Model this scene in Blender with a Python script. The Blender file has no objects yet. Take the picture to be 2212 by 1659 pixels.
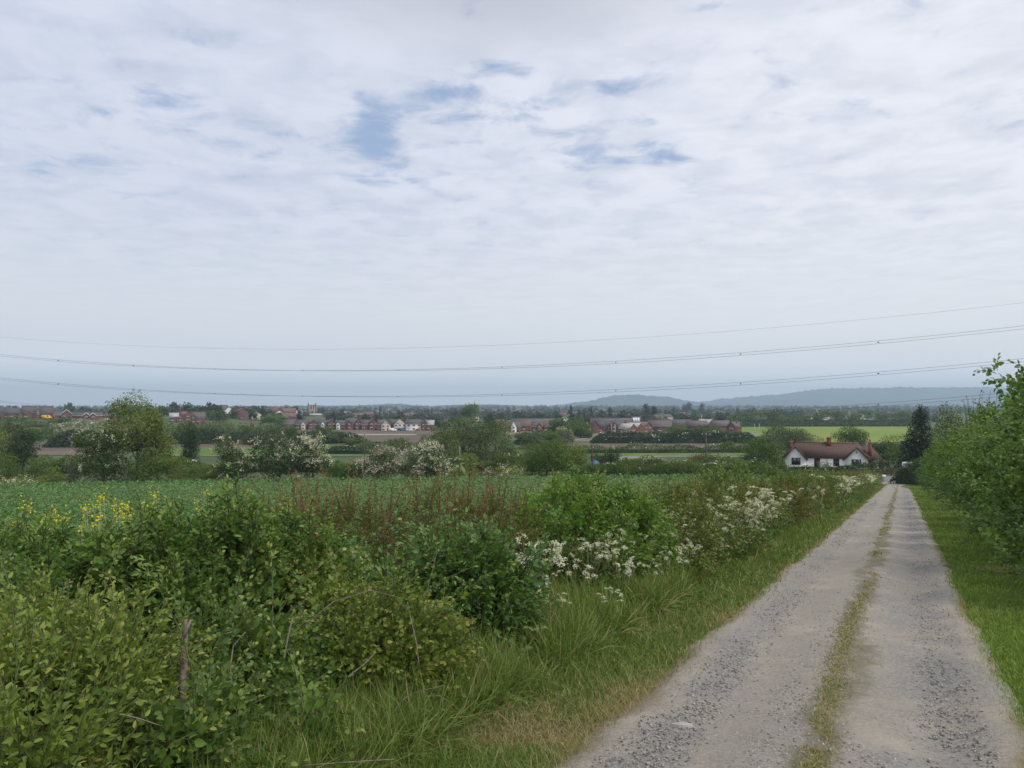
import bpy, math, random
import numpy as np
from mathutils import Vector

scene = bpy.context.scene
COL = scene.collection
F = 1663.0          # focal length in units of a 2212 px wide picture
U0, V0 = 1106.0, 880.0   # picture column straight ahead, horizon row
rad = math.radians

# ------------------------------------------------------------------ camera, sky, sun, exposure
cam_data = bpy.data.cameras.new('camera')
cam_data.sensor_width = 36.0
cam_data.lens = 36.0 * F / 2212.0
cam_data.shift_y = (V0 - 829.5) / 2212.0
cam_data.clip_start = 0.05
cam_data.clip_end = 40000
cam = bpy.data.objects.new('camera', cam_data)
COL.objects.link(cam)
cam.location = (0, 0, 0)
cam.rotation_euler = (rad(90), 0, 0)
scene.camera = cam

scene.view_settings.view_transform = 'Standard'
scene.view_settings.look = 'None'
scene.view_settings.exposure = 0.2
scene.view_settings.gamma = 1.0
scene.render.engine = 'CYCLES'
scene.cycles.use_denoising = True
scene.cycles.max_bounces = 6
scene.cycles.diffuse_bounces = 3
scene.cycles.glossy_bounces = 2
scene.cycles.transmission_bounces = 3
scene.cycles.volume_bounces = 0
scene.cycles.transparent_max_bounces = 4
scene.cycles.caustics_reflective = False
scene.cycles.caustics_refractive = False
scene.cycles.sample_clamp_indirect = 4.0

SUN_EL, SUN_AZ = 54.0, 128.0      # azimuth from +Y towards +X
sun_data = bpy.data.lights.new('sun', 'SUN')
sun_data.energy = 2.5
sun_data.angle = rad(28)
sun_data.color = (1.0, 0.95, 0.87)
sun = bpy.data.objects.new('sun', sun_data)
COL.objects.link(sun)
sd = Vector((math.sin(rad(SUN_AZ)) * math.cos(rad(SUN_EL)), math.cos(rad(SUN_AZ)) * math.cos(rad(SUN_EL)), math.sin(rad(SUN_EL))))
sun.rotation_euler = sd.to_track_quat('Z', 'Y').to_euler()


class NT:
    """small helper to wire shader nodes"""
    def __init__(self, tree):
        self.t = tree
        tree.nodes.clear()

    def n(self, typ, **kw):
        nd = self.t.nodes.new(typ)
        for k, v in kw.items():
            setattr(nd, k, v)
        return nd

    def put(self, sock, v):
        if isinstance(v, bpy.types.NodeSocket):
            self.t.links.new(v, sock)
        elif isinstance(v, (tuple, list)) and len(v) == 3 and sock.type == 'RGBA':
            sock.default_value = (*v, 1)
        else:
            sock.default_value = v

    def math(self, op, a, b=0.0, c=0.0, clamp=False):
        nd = self.n('ShaderNodeMath', operation=op, use_clamp=clamp)
        for i, v in enumerate((a, b, c)):
            self.put(nd.inputs[i], v)
        return nd.outputs[0]

    def vmath(self, op, a, b=(0, 0, 0), out=0):
        nd = self.n('ShaderNodeVectorMath', operation=op)
        self.put(nd.inputs[0], a)
        self.put(nd.inputs[1], b)
        return nd.outputs[out]

    def mix(self, f, a, b, blend='MIX'):
        nd = self.n('ShaderNodeMix', data_type='RGBA', blend_type=blend, clamp_factor=True)
        self.put(nd.inputs[0], f)
        self.put(nd.inputs[6], a)
        self.put(nd.inputs[7], b)
        return nd.outputs[2]

    def step(self, v, lo, hi, a=0.0, b=1.0):
        nd = self.n('ShaderNodeMapRange', interpolation_type='SMOOTHSTEP', clamp=True)
        for i, x in enumerate((v, lo, hi, a, b)):
            self.put(nd.inputs[i], x)
        return nd.outputs[0]

    def noise(self, vec, scale, detail=4.0, rough=0.55, out=0, dist=0.0):
        nd = self.n('ShaderNodeTexNoise')
        if vec is not None:
            self.put(nd.inputs['Vector'], vec)
        nd.inputs['Scale'].default_value = scale
        nd.inputs['Detail'].default_value = detail
        nd.inputs['Roughness'].default_value = rough
        nd.inputs['Distortion'].default_value = dist
        return nd.outputs[out]

    def comb(self, x, y, z):
        nd = self.n('ShaderNodeCombineXYZ')
        for i, v in enumerate((x, y, z)):
            self.put(nd.inputs[i], v)
        return nd.outputs[0]


def build_sky():
    w = bpy.data.worlds.new('World')
    scene.world = w
    w.use_nodes = True
    k = NT(w.node_tree)
    tc = k.n('ShaderNodeTexCoord')
    d = tc.outputs['Generated']
    sep = k.n('ShaderNodeSeparateXYZ')
    k.put(sep.inputs[0], d)
    x, y, z = sep.outputs
    sky = k.n('ShaderNodeTexSky', sky_type='NISHITA')
    sky.sun_disc = False
    sky.sun_elevation = rad(SUN_EL)
    sky.sun_rotation = rad(SUN_AZ)
    sky.air_density = 1.0
    sky.dust_density = 1.2
    zc = k.math('ADD', k.math('MAXIMUM', z, 0.0), 0.035)
    plane = k.comb(k.math('DIVIDE', x, zc), k.math('DIVIDE', y, zc), 0.0)
    n_big = k.noise(plane, 0.75, 3, 0.5)
    n_mid = k.noise(k.vmath('MULTIPLY', plane, (1.0, 1.05, 1)), 4.6, 7, 0.62, dist=0.35)
    n_fine = k.noise(k.vmath('ADD', k.vmath('MULTIPLY', plane, (1.0, 1.0, 1)), (7.3, 2.1, 0)), 3.6, 7, 0.60, dist=0.3)

    def blob(u, v, su, sv):
        c = Vector(((u - U0) / F, 1.0, (V0 - v) / F)).normalized()
        dd = k.vmath('SUBTRACT', d, tuple(c))
        dd = k.vmath('MULTIPLY', dd, (F / su, 2.0, F / sv))
        return k.step(k.vmath('LENGTH', dd, out=1), 0.0, 1.0, 1.0, 0.0)

    holes = None
    for (u, v, su, sv, amt) in ((800, 270, 80, 85, 0.95), (850, 305, 100, 45, 0.6), (865, 240, 120, 45, 0.6), (955, 195, 125, 36, 0.95), (1090, 152, 120, 28, 0.95), (1000, 240, 260, 80, 0.36), (860, 360, 190, 60, 0.5),
                                (1330, 335, 230, 44, 0.55), (1430, 350, 120, 26, 0.5), (1150, 300, 380, 110, 0.32), (1340, 182, 150, 28, 0.6), (1230, 205, 220, 60, 0.4), (1385, 265, 90, 22, 0.6), (1680, 200, 110, 44, 0.6),
                                (1860, 217, 100, 22, 0.5), (1525, 14, 90, 26, 0.8), (520, 290, 460, 90, 0.34), (330, 235, 260, 50, 0.3), (100, 330, 330, 80, 0.36), (250, 400, 260, 50, 0.3),
                                (700, 480, 400, 50, 0.2), (500, 560, 800, 50, 0.25), (900, 420, 240, 40, 0.3)):
        b = k.math('MULTIPLY', blob(u, v, su, sv), amt * 0.98)
        holes = b if holes is None else k.math('ADD', holes, b)
    cov = k.math('ADD', 1.10, k.math('MULTIPLY', k.math('SUBTRACT', n_mid, 0.5), 3.1))
    cov = k.math('ADD', cov, k.math('MULTIPLY', k.math('SUBTRACT', n_big, 0.5), 0.7))
    cov = k.math('SUBTRACT', cov, holes)
    cov = k.step(cov, -0.15, 0.85, 0.18, 1.0)
    # brightness of the cloud sheet: brighter towards the hidden sun on the right
    side = k.step(x, -0.5, 0.55)
    bright = k.mix(side, (6.2, 6.6, 7.7), (7.7, 7.85, 8.5))
    dark = k.mix(side, (5.25, 5.75, 6.95), (6.4, 6.7, 7.5))
    sh = k.math('ADD', k.math('MULTIPLY', n_fine, 0.7), k.math('MULTIPLY', n_mid, 0.3))
    cloud = k.mix(k.step(sh, 0.36, 0.62), dark, bright)
    grey = k.math('MULTIPLY', k.math('MULTIPLY', blob(1060, -40, 620, 170), k.step(n_big, 0.3, 0.5, 0.75, 1.0)), 1.0)
    cloud = k.mix(grey, cloud, (4.9, 5.1, 5.8))
    blue = k.mix(0.5, k.vmath('MULTIPLY', sky.outputs[0], (1.0, 1.05, 1.1)), (3.0, 4.2, 6.6))
    col = k.mix(cov, blue, cloud)
    hz = k.mix(side, (6.9, 7.2, 7.65), (7.5, 7.7, 7.95))
    col = k.mix(k.step(z, 0.27, 0.07, 0.0, 0.92), col, hz)
    low = k.mix(side, (8.0, 8.5, 9.0), (8.1, 8.6, 9.2))
    band = k.math('ADD', z, k.math('MULTIPLY', k.math('SUBTRACT', k.noise(k.vmath('MULTIPLY', d, (2.2, 2.2, 16)), 1.6, 3), 0.5), 0.05))
    col = k.mix(k.step(band, 0.085, 0.03, 0.0, 0.8), col, low)
    # below the horizon: dull ground tone
    col = k.mix(k.step(z, -0.005, -0.03), col, (1.2, 1.3, 1.0))
    bg = k.n('ShaderNodeBackground')
    k.put(bg.inputs[0], col)
    bg.inputs[1].default_value = 0.1
    out = k.n('ShaderNodeOutputWorld')
    k.put(out.inputs[0], bg.outputs[0])


build_sky()

# ------------------------------------------------------------------ helpers: objects
def tag(o, label=None, cat=None, group=None, kind=None):
    if label: o['label'] = label
    if cat: o['category'] = cat
    if group: o['group'] = group
    if kind: o['kind'] = kind
    return o


def empty(name, loc, label, cat, group=None, rz=0.0, sc=1.0):
    o = bpy.data.objects.new(name, None)
    o.empty_display_size = 0.2
    COL.objects.link(o)
    o.location = loc
    o.rotation_euler = (0, 0, rz)
    o.scale = (sc, sc, sc) if not isinstance(sc, tuple) else sc
    return tag(o, label, cat, group)


def kids(o):
    return [c for c in bpy.data.objects if c.parent == o]


def copy_tree(o, loc=None, rz=None, sc=None, label=None, group=None, parent=None):
    c = o.copy()
    COL.objects.link(c)
    if parent is not None: c.parent = parent
    if loc is not None: c.location = loc
    if rz is not None: c.rotation_euler = (0, 0, rz)
    if sc is not None: c.scale = (sc, sc, sc) if not isinstance(sc, tuple) else sc
    if label: c['label'] = label
    if group: c['group'] = group
    for ch in o.children:
        copy_tree(ch, parent=c)
    return c


ORD = 'first second third fourth fifth sixth seventh eighth ninth tenth eleventh twelfth thirteenth fourteenth fifteenth sixteenth seventeenth eighteenth nineteenth twentieth'.split()
def ordinal(n):
    if n <= 20: return ORD[n - 1]
    tens = {2: ('twenty', 'twentieth'), 3: ('thirty', 'thirtieth'), 4: ('forty', 'fortieth'), 5: ('fifty', 'fiftieth'), 6: ('sixty', 'sixtieth'), 7: ('seventy', 'seventieth')}
    t, r = divmod(n, 10)
    return tens[t][1] if r == 0 else tens[t][0] + '-' + ORD[r - 1]


class G:
    """collects vertices and faces, then links them as one mesh object"""
    def __init__(self):
        self.V, self.T, self.Q, self.A, self.n = [], [], [], [], 0
        self.UV = None

    def add(self, V, T=None, Q=None, A=None):
        V = np.asarray(V, dtype=np.float64).reshape(-1, 3)
        if T is not None and len(T): self.T.append(np.asarray(T, dtype=np.int64).reshape(-1, 3) + self.n)
        if Q is not None and len(Q): self.Q.append(np.asarray(Q, dtype=np.int64).reshape(-1, 4) + self.n)
        self.V.append(V)
        if A is None: A = np.full((len(V), 3), 0.5)
        A = np.asarray(A, dtype=np.float64)
        if A.ndim == 1: A = np.tile(A, (len(V), 1))
        self.A.append(A)
        self.n += len(V)

    def inst(self, tpl, R, S, P, A):
        """tpl = (V, T, Q, A); R (n,3,3) columns are axes; S (n,) or (n,3); P (n,3); A (n,3) added to the template's tint"""
        Vt, Tt, Qt, At = tpl
        m, n = len(Vt), len(P)
        if n == 0: return
        S = np.asarray(S)
        L = Vt[None] * (S[:, None, None] if S.ndim == 1 else S[:, None, :])
        V = np.einsum('nij,nmj->nmi', R, L) + P[:, None, :]
        off = (np.arange(n) * m)[:, None, None]
        T = (Tt[None] + off).reshape(-1, 3) if len(Tt) else None
        Q = (Qt[None] + off).reshape(-1, 4) if len(Qt) else None
        AA = np.clip(At[None] + A[:, None, :], 0, 1)
        self.add(V.reshape(-1, 3), T, Q, AA.reshape(-1, 3))

    def tube(self, pts, radii, sides=6, A=None, cap=True):
        pts = np.asarray(pts, float)
        radii = np.broadcast_to(np.asarray(radii, float), (len(pts),))
        tang = np.gradient(pts, axis=0)
        tang /= np.linalg.norm(tang, axis=1)[:, None] + 1e-9
        ref = np.array([0.0, 0, 1]) if abs(tang[:, 2]).mean() < 0.8 else np.array([1.0, 0, 0])
        a = np.cross(tang, ref); a /= np.linalg.norm(a, axis=1)[:, None] + 1e-9
        b = np.cross(tang, a)
        th = np.linspace(0, 2 * np.pi, sides, endpoint=False)
        ring = pts[:, None] + radii[:, None, None] * (np.cos(th)[None, :, None] * a[:, None] + np.sin(th)[None, :, None] * b[:, None])
        k = len(pts)
        i, j = np.meshgrid(np.arange(k - 1), np.arange(sides), indexing='ij')
        jn = (j + 1) % sides
        Q = np.stack([i * sides + j, i * sides + jn, (i + 1) * sides + jn, (i + 1) * sides + j], -1).reshape(-1, 4)
        V = ring.reshape(-1, 3)
        T = []
        if cap:
            V = np.vstack([V, pts[:1], pts[-1:]])
            for q in range(sides):
                T.append((k * sides, (q + 1) % sides, q))
                T.append((k * sides + 1, (k - 1) * sides + q, (k - 1) * sides + (q + 1) % sides))
        self.add(V, np.array(T) if T else None, Q, A)

    def box(self, x0, x1, y0, y1, z0, z1, A=None):
        V = [(x0, y0, z0), (x1, y0, z0), (x1, y1, z0), (x0, y1, z0), (x0, y0, z1), (x1, y0, z1), (x1, y1, z1), (x0, y1, z1)]
        Q = [(0, 3, 2, 1), (4, 5, 6, 7), (0, 1, 5, 4), (1, 2, 6, 5), (2, 3, 7, 6), (3, 0, 4, 7)]
        self.add(V, None, Q, A)

    def mesh(self, name, mat, smooth=False, tint=True):
        V = np.vstack(self.V)
        T = np.vstack(self.T) if self.T else np.zeros((0, 3), int)
        Q = np.vstack(self.Q) if self.Q else np.zeros((0, 4), int)
        me = bpy.data.meshes.new(name)
        me.vertices.add(len(V))
        me.vertices.foreach_set('co', V.astype(np.float32).ravel())
        nl = T.size + Q.size
        me.loops.add(nl)
        me.loops.foreach_set('vertex_index', np.concatenate([T.ravel(), Q.ravel()]).astype(np.int32))
        me.polygons.add(len(T) + len(Q))
        ls = np.concatenate([np.arange(len(T)) * 3, T.size + np.arange(len(Q)) * 4]).astype(np.int32)
        me.polygons.foreach_set('loop_start', ls)
        if smooth:
            me.polygons.foreach_set('use_smooth', np.ones(len(ls), dtype=bool))
        if tint:
            A = np.vstack(self.A)
            at = me.attributes.new('tint', 'FLOAT_COLOR', 'POINT')
            at.data.foreach_set('color', np.hstack([A, np.ones((len(A), 1))]).astype(np.float32).ravel())
        me.update(calc_edges=True)
        if mat: me.materials.append(mat)
        return me

    def build(self, name, mat, parent=None, smooth=False, tint=True, loc=None):
        o = bpy.data.objects.new(name, self.mesh(name, mat, smooth, tint))
        COL.objects.link(o)
        if parent is not None: o.parent = parent
        if loc is not None: o.location = loc
        return o


def unit(v):
    return v / (np.linalg.norm(v, axis=-1, keepdims=True) + 1e-9)


def frames(d, up):
    x = unit(d)
    z = up - (up * x).sum(-1, keepdims=True) * x
    z = unit(z)
    y = np.cross(z, x)
    return np.stack([x, y, z], -1)


def sphere_dirs(rng, n):
    return unit(rng.normal(size=(n, 3)))


def smooth(a, b, x):
    t = np.clip((np.asarray(x, float) - a) / (b - a), 0, 1)
    return t * t * (3 - 2 * t)


def vnoise(x, y, seed=0):
    """cheap value noise on arrays, 0..1"""
    xi, yi = np.floor(x).astype(np.int64), np.floor(y).astype(np.int64)
    fx, fy = x - xi, y - yi
    fx, fy = fx * fx * (3 - 2 * fx), fy * fy * (3 - 2 * fy)
    def h(i, j):
        n = (i * 374761393 + j * 668265263 + seed * 974711) & 0x7fffffff
        n = ((n ^ (n >> 13)) * 1274126177) & 0x7fffffff
        return ((n ^ (n >> 16)) & 0xffff) / 65535.0
    return (h(xi, yi) * (1 - fx) + h(xi + 1, yi) * fx) * (1 - fy) + (h(xi, yi + 1) * (1 - fx) + h(xi + 1, yi + 1) * fx) * fy


def fbm(x, y, seed=0, oct=4):
    s, a, t = 0, 0.5, 0
    for o in range(oct):
        s = s + a * vnoise(x * 2 ** o, y * 2 ** o, seed + o)
        t += a
        a *= 0.5
    return s / t


# ------------------------------------------------------------------ the lie of the land
EU = np.array([-400, 0, 600, 1000, 1300, 1600, 1750, 1900, 2300])
EV = np.array([1056, 1050, 1040, 1036, 1033, 1031, 1037, 1046, 1047])
SL = 0.0833
def H(x, y):
    x, y = np.asarray(x, float), np.asarray(y, float)
    yc = np.minimum(y, 105.0)
    u = U0 + F * x / np.maximum(y, 20.0)
    edge = -(np.interp(u, EU, EV) - V0) / F * 105.0
    zp = -1.75 - SL * yc
    z = zp + (edge - (-1.75 - SL * 105)) * smooth(25, 105, yc)
    right = smooth(24, 46, x)
    ze = z
    left_z = ze + (-16.0 - ze) * smooth(104, 205, y)
    shelf = ze + (-10.6 - ze) * smooth(103, 110, y) - 1.4 * smooth(119.5, 138, y)
    right_z = shelf + (-16.0 - shelf) * smooth(172, 262, y)
    z = np.where(y > 104, left_z * (1 - right) + right_z * right, z)
    z = z + 8.5 * smooth(-150, -275, x) * smooth(370, 480, y) * (1 - smooth(700, 1300, y)) * smooth(300, 420, y)
    z = z + 13.0 * smooth(1300, 3600, y)
    return z


def at(u, v, d):
    return ((u - U0) / F * d, d, (V0 - v) / F * d)


def on_ground(u, d):
    x = (u - U0) / F * d
    return (x, d, float(H(x, d)))


def lane_left(y):  return -1.95 + 0.507 * y
def lane_right(y): return 0.72 + 0.507 * y


# ------------------------------------------------------------------ materials
def new_mat(name):
    m = bpy.data.materials.new(name)
    m.use_nodes = True
    k = NT(m.node_tree)
    out = k.n('ShaderNodeOutputMaterial')
    return m, k, out


def plain(name, col, rough=0.7, var=0.25, scale=3.0, spec=0.3, bump=0.0, metal=0.0, coords='Object'):
    m, k, out = new_mat(name)
    b = k.n('ShaderNodeBsdfPrincipled')
    tc = k.n('ShaderNodeTexCoord')
    n = k.noise(tc.outputs[coords], scale, 5, 0.6)
    lo = tuple(c * (1 - var) for c in col)
    hi = tuple(min(1, c * (1 + var)) for c in col)
    k.put(b.inputs['Base Color'], k.mix(k.step(n, 0.3, 0.7), lo, hi))
    b.inputs['Roughness'].default_value = rough
    b.inputs['Specular IOR Level'].default_value = spec
    b.inputs['Metallic'].default_value = metal
    if bump:
        bp = k.n('ShaderNodeBump')
        bp.inputs['Strength'].default_value = bump
        bp.inputs['Distance'].default_value = 0.05
        k.put(bp.inputs['Height'], n)
        k.put(b.inputs['Normal'], bp.outputs[0])
    k.put(out.inputs[0], b.outputs[0])
    return m


LEAF_GAIN = 1.55
LOW_SHEEN = {'ash_leaf', 'hawthorn_leaf', 'willow_leaf', 'bush_leaf', 'light_bush_leaf', 'dark_bush_leaf', 'reddish_bush_leaf', 'ivy_leaf', 'conifer_leaf', 'scrub_leaf', 'far_leaf', 'far_dark_leaf', 'wood_leaf'}
def leaf_mat(name, dark, light, tip=None, tip_amt=0.0, trans=0.3, rough=0.5, spec=0.4, objvar=0.0, tip_lo=0.7, gain=None):
    """tint.r = age along the shoot, tint.g = chance per leaf, tint.b = chance per shoot or clump"""
    gn = gain or ((1.25 if name in LOW_SHEEN else LEAF_GAIN) if 'leaf' in name else 1.0)
    dark = tuple(v * gn for v in dark); light = tuple(v * gn for v in light)
    if tip: tip = tuple(v * (1 + (gn - 1) * 0.5) for v in tip)
    m, k, out = new_mat(name)
    at_ = k.n('ShaderNodeAttribute', attribute_name='tint')
    sp = k.n('ShaderNodeSeparateColor')
    k.put(sp.inputs[0], at_.outputs['Color'])
    f = k.math('ADD', k.math('MULTIPLY', sp.outputs[1], 0.55), k.math('MULTIPLY', sp.outputs[2], 0.45))
    col = k.mix(k.step(f, 0.15, 0.85), dark, light)
    if tip is not None and tip_amt > 0:
        fa = k.math('MULTIPLY', k.step(sp.outputs[0], tip_lo, 1.0), k.math('MULTIPLY', k.step(sp.outputs[2], 0.15, 0.9), tip_amt))
        col = k.mix(fa, col, tip)
    if objvar:
        oi = k.n('ShaderNodeObjectInfo')
        hs = k.n('ShaderNodeHueSaturation')
        k.put(hs.inputs['Hue'], k.math('ADD', 0.5, k.math('MULTIPLY', k.math('SUBTRACT', oi.outputs['Random'], 0.5), 0.06 * objvar)))
        k.put(hs.inputs['Value'], k.math('ADD', 1.0, k.math('MULTIPLY', k.math('SUBTRACT', oi.outputs['Random'], 0.5), 0.8 * objvar)))
        k.put(hs.inputs['Color'], col)
        col = hs.outputs[0]
    b = k.n('ShaderNodeBsdfPrincipled')
    k.put(b.inputs['Base Color'], col)
    b.inputs['Roughness'].default_value = rough
    b.inputs['Specular IOR Level'].default_value = spec
    if name in LOW_SHEEN: b.inputs['Specular IOR Level'].default_value = 0.15
    tr = k.n('ShaderNodeBsdfTranslucent')
    k.put(tr.inputs[0], k.mix(1.0, col, (1.35, 1.45, 0.7), 'MULTIPLY'))
    ms = k.n('ShaderNodeMixShader')
    ms.inputs[0].default_value = trans
    k.put(ms.inputs[1], b.outputs[0])
    k.put(ms.inputs[2], tr.outputs[0])
    k.put(out.inputs[0], ms.outputs[0])
    return m


M = {}
M['bark'] = plain('bark', (0.085, 0.065, 0.05), 0.9, 0.4, 8, 0.1, 0.4)
M['bark_pale'] = plain('bark_pale', (0.20, 0.17, 0.14), 0.9, 0.35, 20, 0.1, 0.4)
M['dead_wood'] = plain('dead_wood', (0.17, 0.135, 0.105), 0.85, 0.45, 22, 0.1, 0.6)
M['red_stem'] = plain('red_stem', (0.165, 0.075, 0.042), 0.6, 0.35, 12, 0.3)
M['green_stem'] = plain('green_stem', (0.10, 0.12, 0.05), 0.6, 0.3, 12, 0.3)
M['pale_stem'] = plain('pale_stem', (0.20, 0.22, 0.11), 0.6, 0.25, 12, 0.3)
M['dark_stem'] = plain('dark_stem', (0.06, 0.04, 0.03), 0.7, 0.3, 12, 0.25)
M['brick'] = plain('brick', (0.160, 0.080, 0.063), 0.85, 0.22, 1.5, 0.2)
M['brick_dull'] = plain('brick_dull', (0.145, 0.088, 0.073), 0.85, 0.22, 1.5, 0.2)
M['render_white'] = plain('render_white', (0.72, 0.72, 0.70), 0.8, 0.05, 0.7, 0.2)
M['render_cream'] = plain('render_cream', (0.58, 0.52, 0.42), 0.8, 0.06, 0.7, 0.2)
M['trim_white'] = plain('trim_white', (0.75, 0.75, 0.74), 0.5, 0.04, 2, 0.4)
M['roof_slate'] = plain('roof_slate', (0.088, 0.078, 0.084), 0.7, 0.2, 1.2, 0.3)
M['roof_brown'] = plain('roof_brown', (0.115, 0.092, 0.088), 0.75, 0.22, 1.2, 0.25)
M['roof_red'] = plain('roof_red', (0.155, 0.098, 0.082), 0.75, 0.22, 1.2, 0.25)
M['roof_pale'] = plain('roof_pale', (0.36, 0.34, 0.33), 0.45, 0.12, 1.2, 0.5)
M['glass'] = plain('glass', (0.03, 0.035, 0.045), 0.15, 0.2, 1.0, 0.6)
M['dark_frame'] = plain('dark_frame', (0.06, 0.028, 0.02), 0.6, 0.2, 4, 0.3)
M['stone'] = plain('stone', (0.36, 0.305, 0.24), 0.9, 0.18, 0.5, 0.15)
M['stone_grey'] = plain('stone_grey', (0.19, 0.175, 0.16), 0.9, 0.18, 0.5, 0.15)
M['asphalt'] = plain('asphalt', (0.16, 0.16, 0.165), 0.9, 0.12, 2.0, 0.2)
M['steel'] = plain('steel', (0.07, 0.072, 0.078), 0.5, 0.1, 1.0, 0.5)
M['pole_wood'] = plain('pole_wood', (0.105, 0.085, 0.07), 0.9, 0.3, 6, 0.1)
M['grey_post'] = plain('grey_post', (0.48, 0.48, 0.46), 0.6, 0.1, 3, 0.3)
M['blue_paint'] = plain('blue_paint', (0.025, 0.075, 0.15), 0.45, 0.15, 1.5, 0.4)
M['white_paint'] = plain('white_paint', (0.75, 0.75, 0.76), 0.35, 0.05, 1.5, 0.5)
M['yellow_paint'] = plain('yellow_paint', (0.62, 0.38, 0.03), 0.45, 0.12, 1.5, 0.4)
M['red_paint'] = plain('red_paint', (0.30, 0.03, 0.03), 0.45, 0.12, 1.5, 0.4)
M['silver_paint'] = plain('silver_paint', (0.35, 0.36, 0.38), 0.35, 0.08, 1.5, 0.5)
M['tyre'] = plain('tyre', (0.02, 0.02, 0.02), 0.8, 0.2, 8, 0.2)
M['pale_kerb'] = plain('pale_kerb', (0.42, 0.41, 0.39), 0.85, 0.15, 2, 0.2)

M['flint'] = plain('flint', (0.30, 0.29, 0.275), 0.85, 0.2, 30, 0.2)
M['flower_white'] = leaf_mat('flower_white', (0.52, 0.52, 0.38), (0.78, 0.77, 0.64), trans=0.2, rough=0.7, spec=0.1)
M['blossom'] = leaf_mat('blossom', (0.36, 0.355, 0.27), (0.70, 0.68, 0.56), trans=0.2, rough=0.7, spec=0.1)
M['blossom_pink'] = leaf_mat('blossom_pink', (0.33, 0.27, 0.22), (0.62, 0.55, 0.48), trans=0.2, rough=0.7, spec=0.1)
M['flower_yellow'] = leaf_mat('flower_yellow', (0.55, 0.48, 0.02), (0.80, 0.68, 0.03), trans=0.25, rough=0.7, spec=0.1)
M['rose_pink'] = leaf_mat('rose_pink', (0.60, 0.42, 0.46), (0.75, 0.60, 0.62), trans=0.2, rough=0.7, spec=0.1)

# ------------------------------------------------------------------ leaves and shoots
def leaf_fine(w=0.5, fold=0.3, curl=0.25, tipw=0.72):
    t = np.array([0, 0.28, 0.65, 1.0])
    hw = np.array([0, 0.5, 0.5 * tipw, 0]) * w
    mz = -curl * t ** 2
    V = [(0, 0, 0), (t[1], 0, mz[1]), (t[2], 0, mz[2]), (t[3], 0, mz[3])]
    for s in (1, -1):
        for i in (1, 2):
            V.append((t[i] + 0.02, s * hw[i], mz[i] + fold * hw[i]))
    T = np.array([(0, 1, 4), (2, 3, 5), (0, 6, 1), (2, 7, 3)])
    Q = np.array([(1, 2, 5, 4), (1, 6, 7, 2)])
    V = np.array(V, float)
    return (V, T, Q, np.zeros((len(V), 3)))


def leaf_simple(w=0.55, fold=0.3, curl=0.2):
    V = np.array([(0, 0, 0), (0.5, 0.5 * w, fold * 0.3), (1, 0, -curl), (0.5, -0.5 * w, fold * 0.3)], float)
    T = np.array([(0, 2, 1), (0, 3, 2)])
    return (V, T, np.zeros((0, 4), int), np.zeros((4, 3)))


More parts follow.
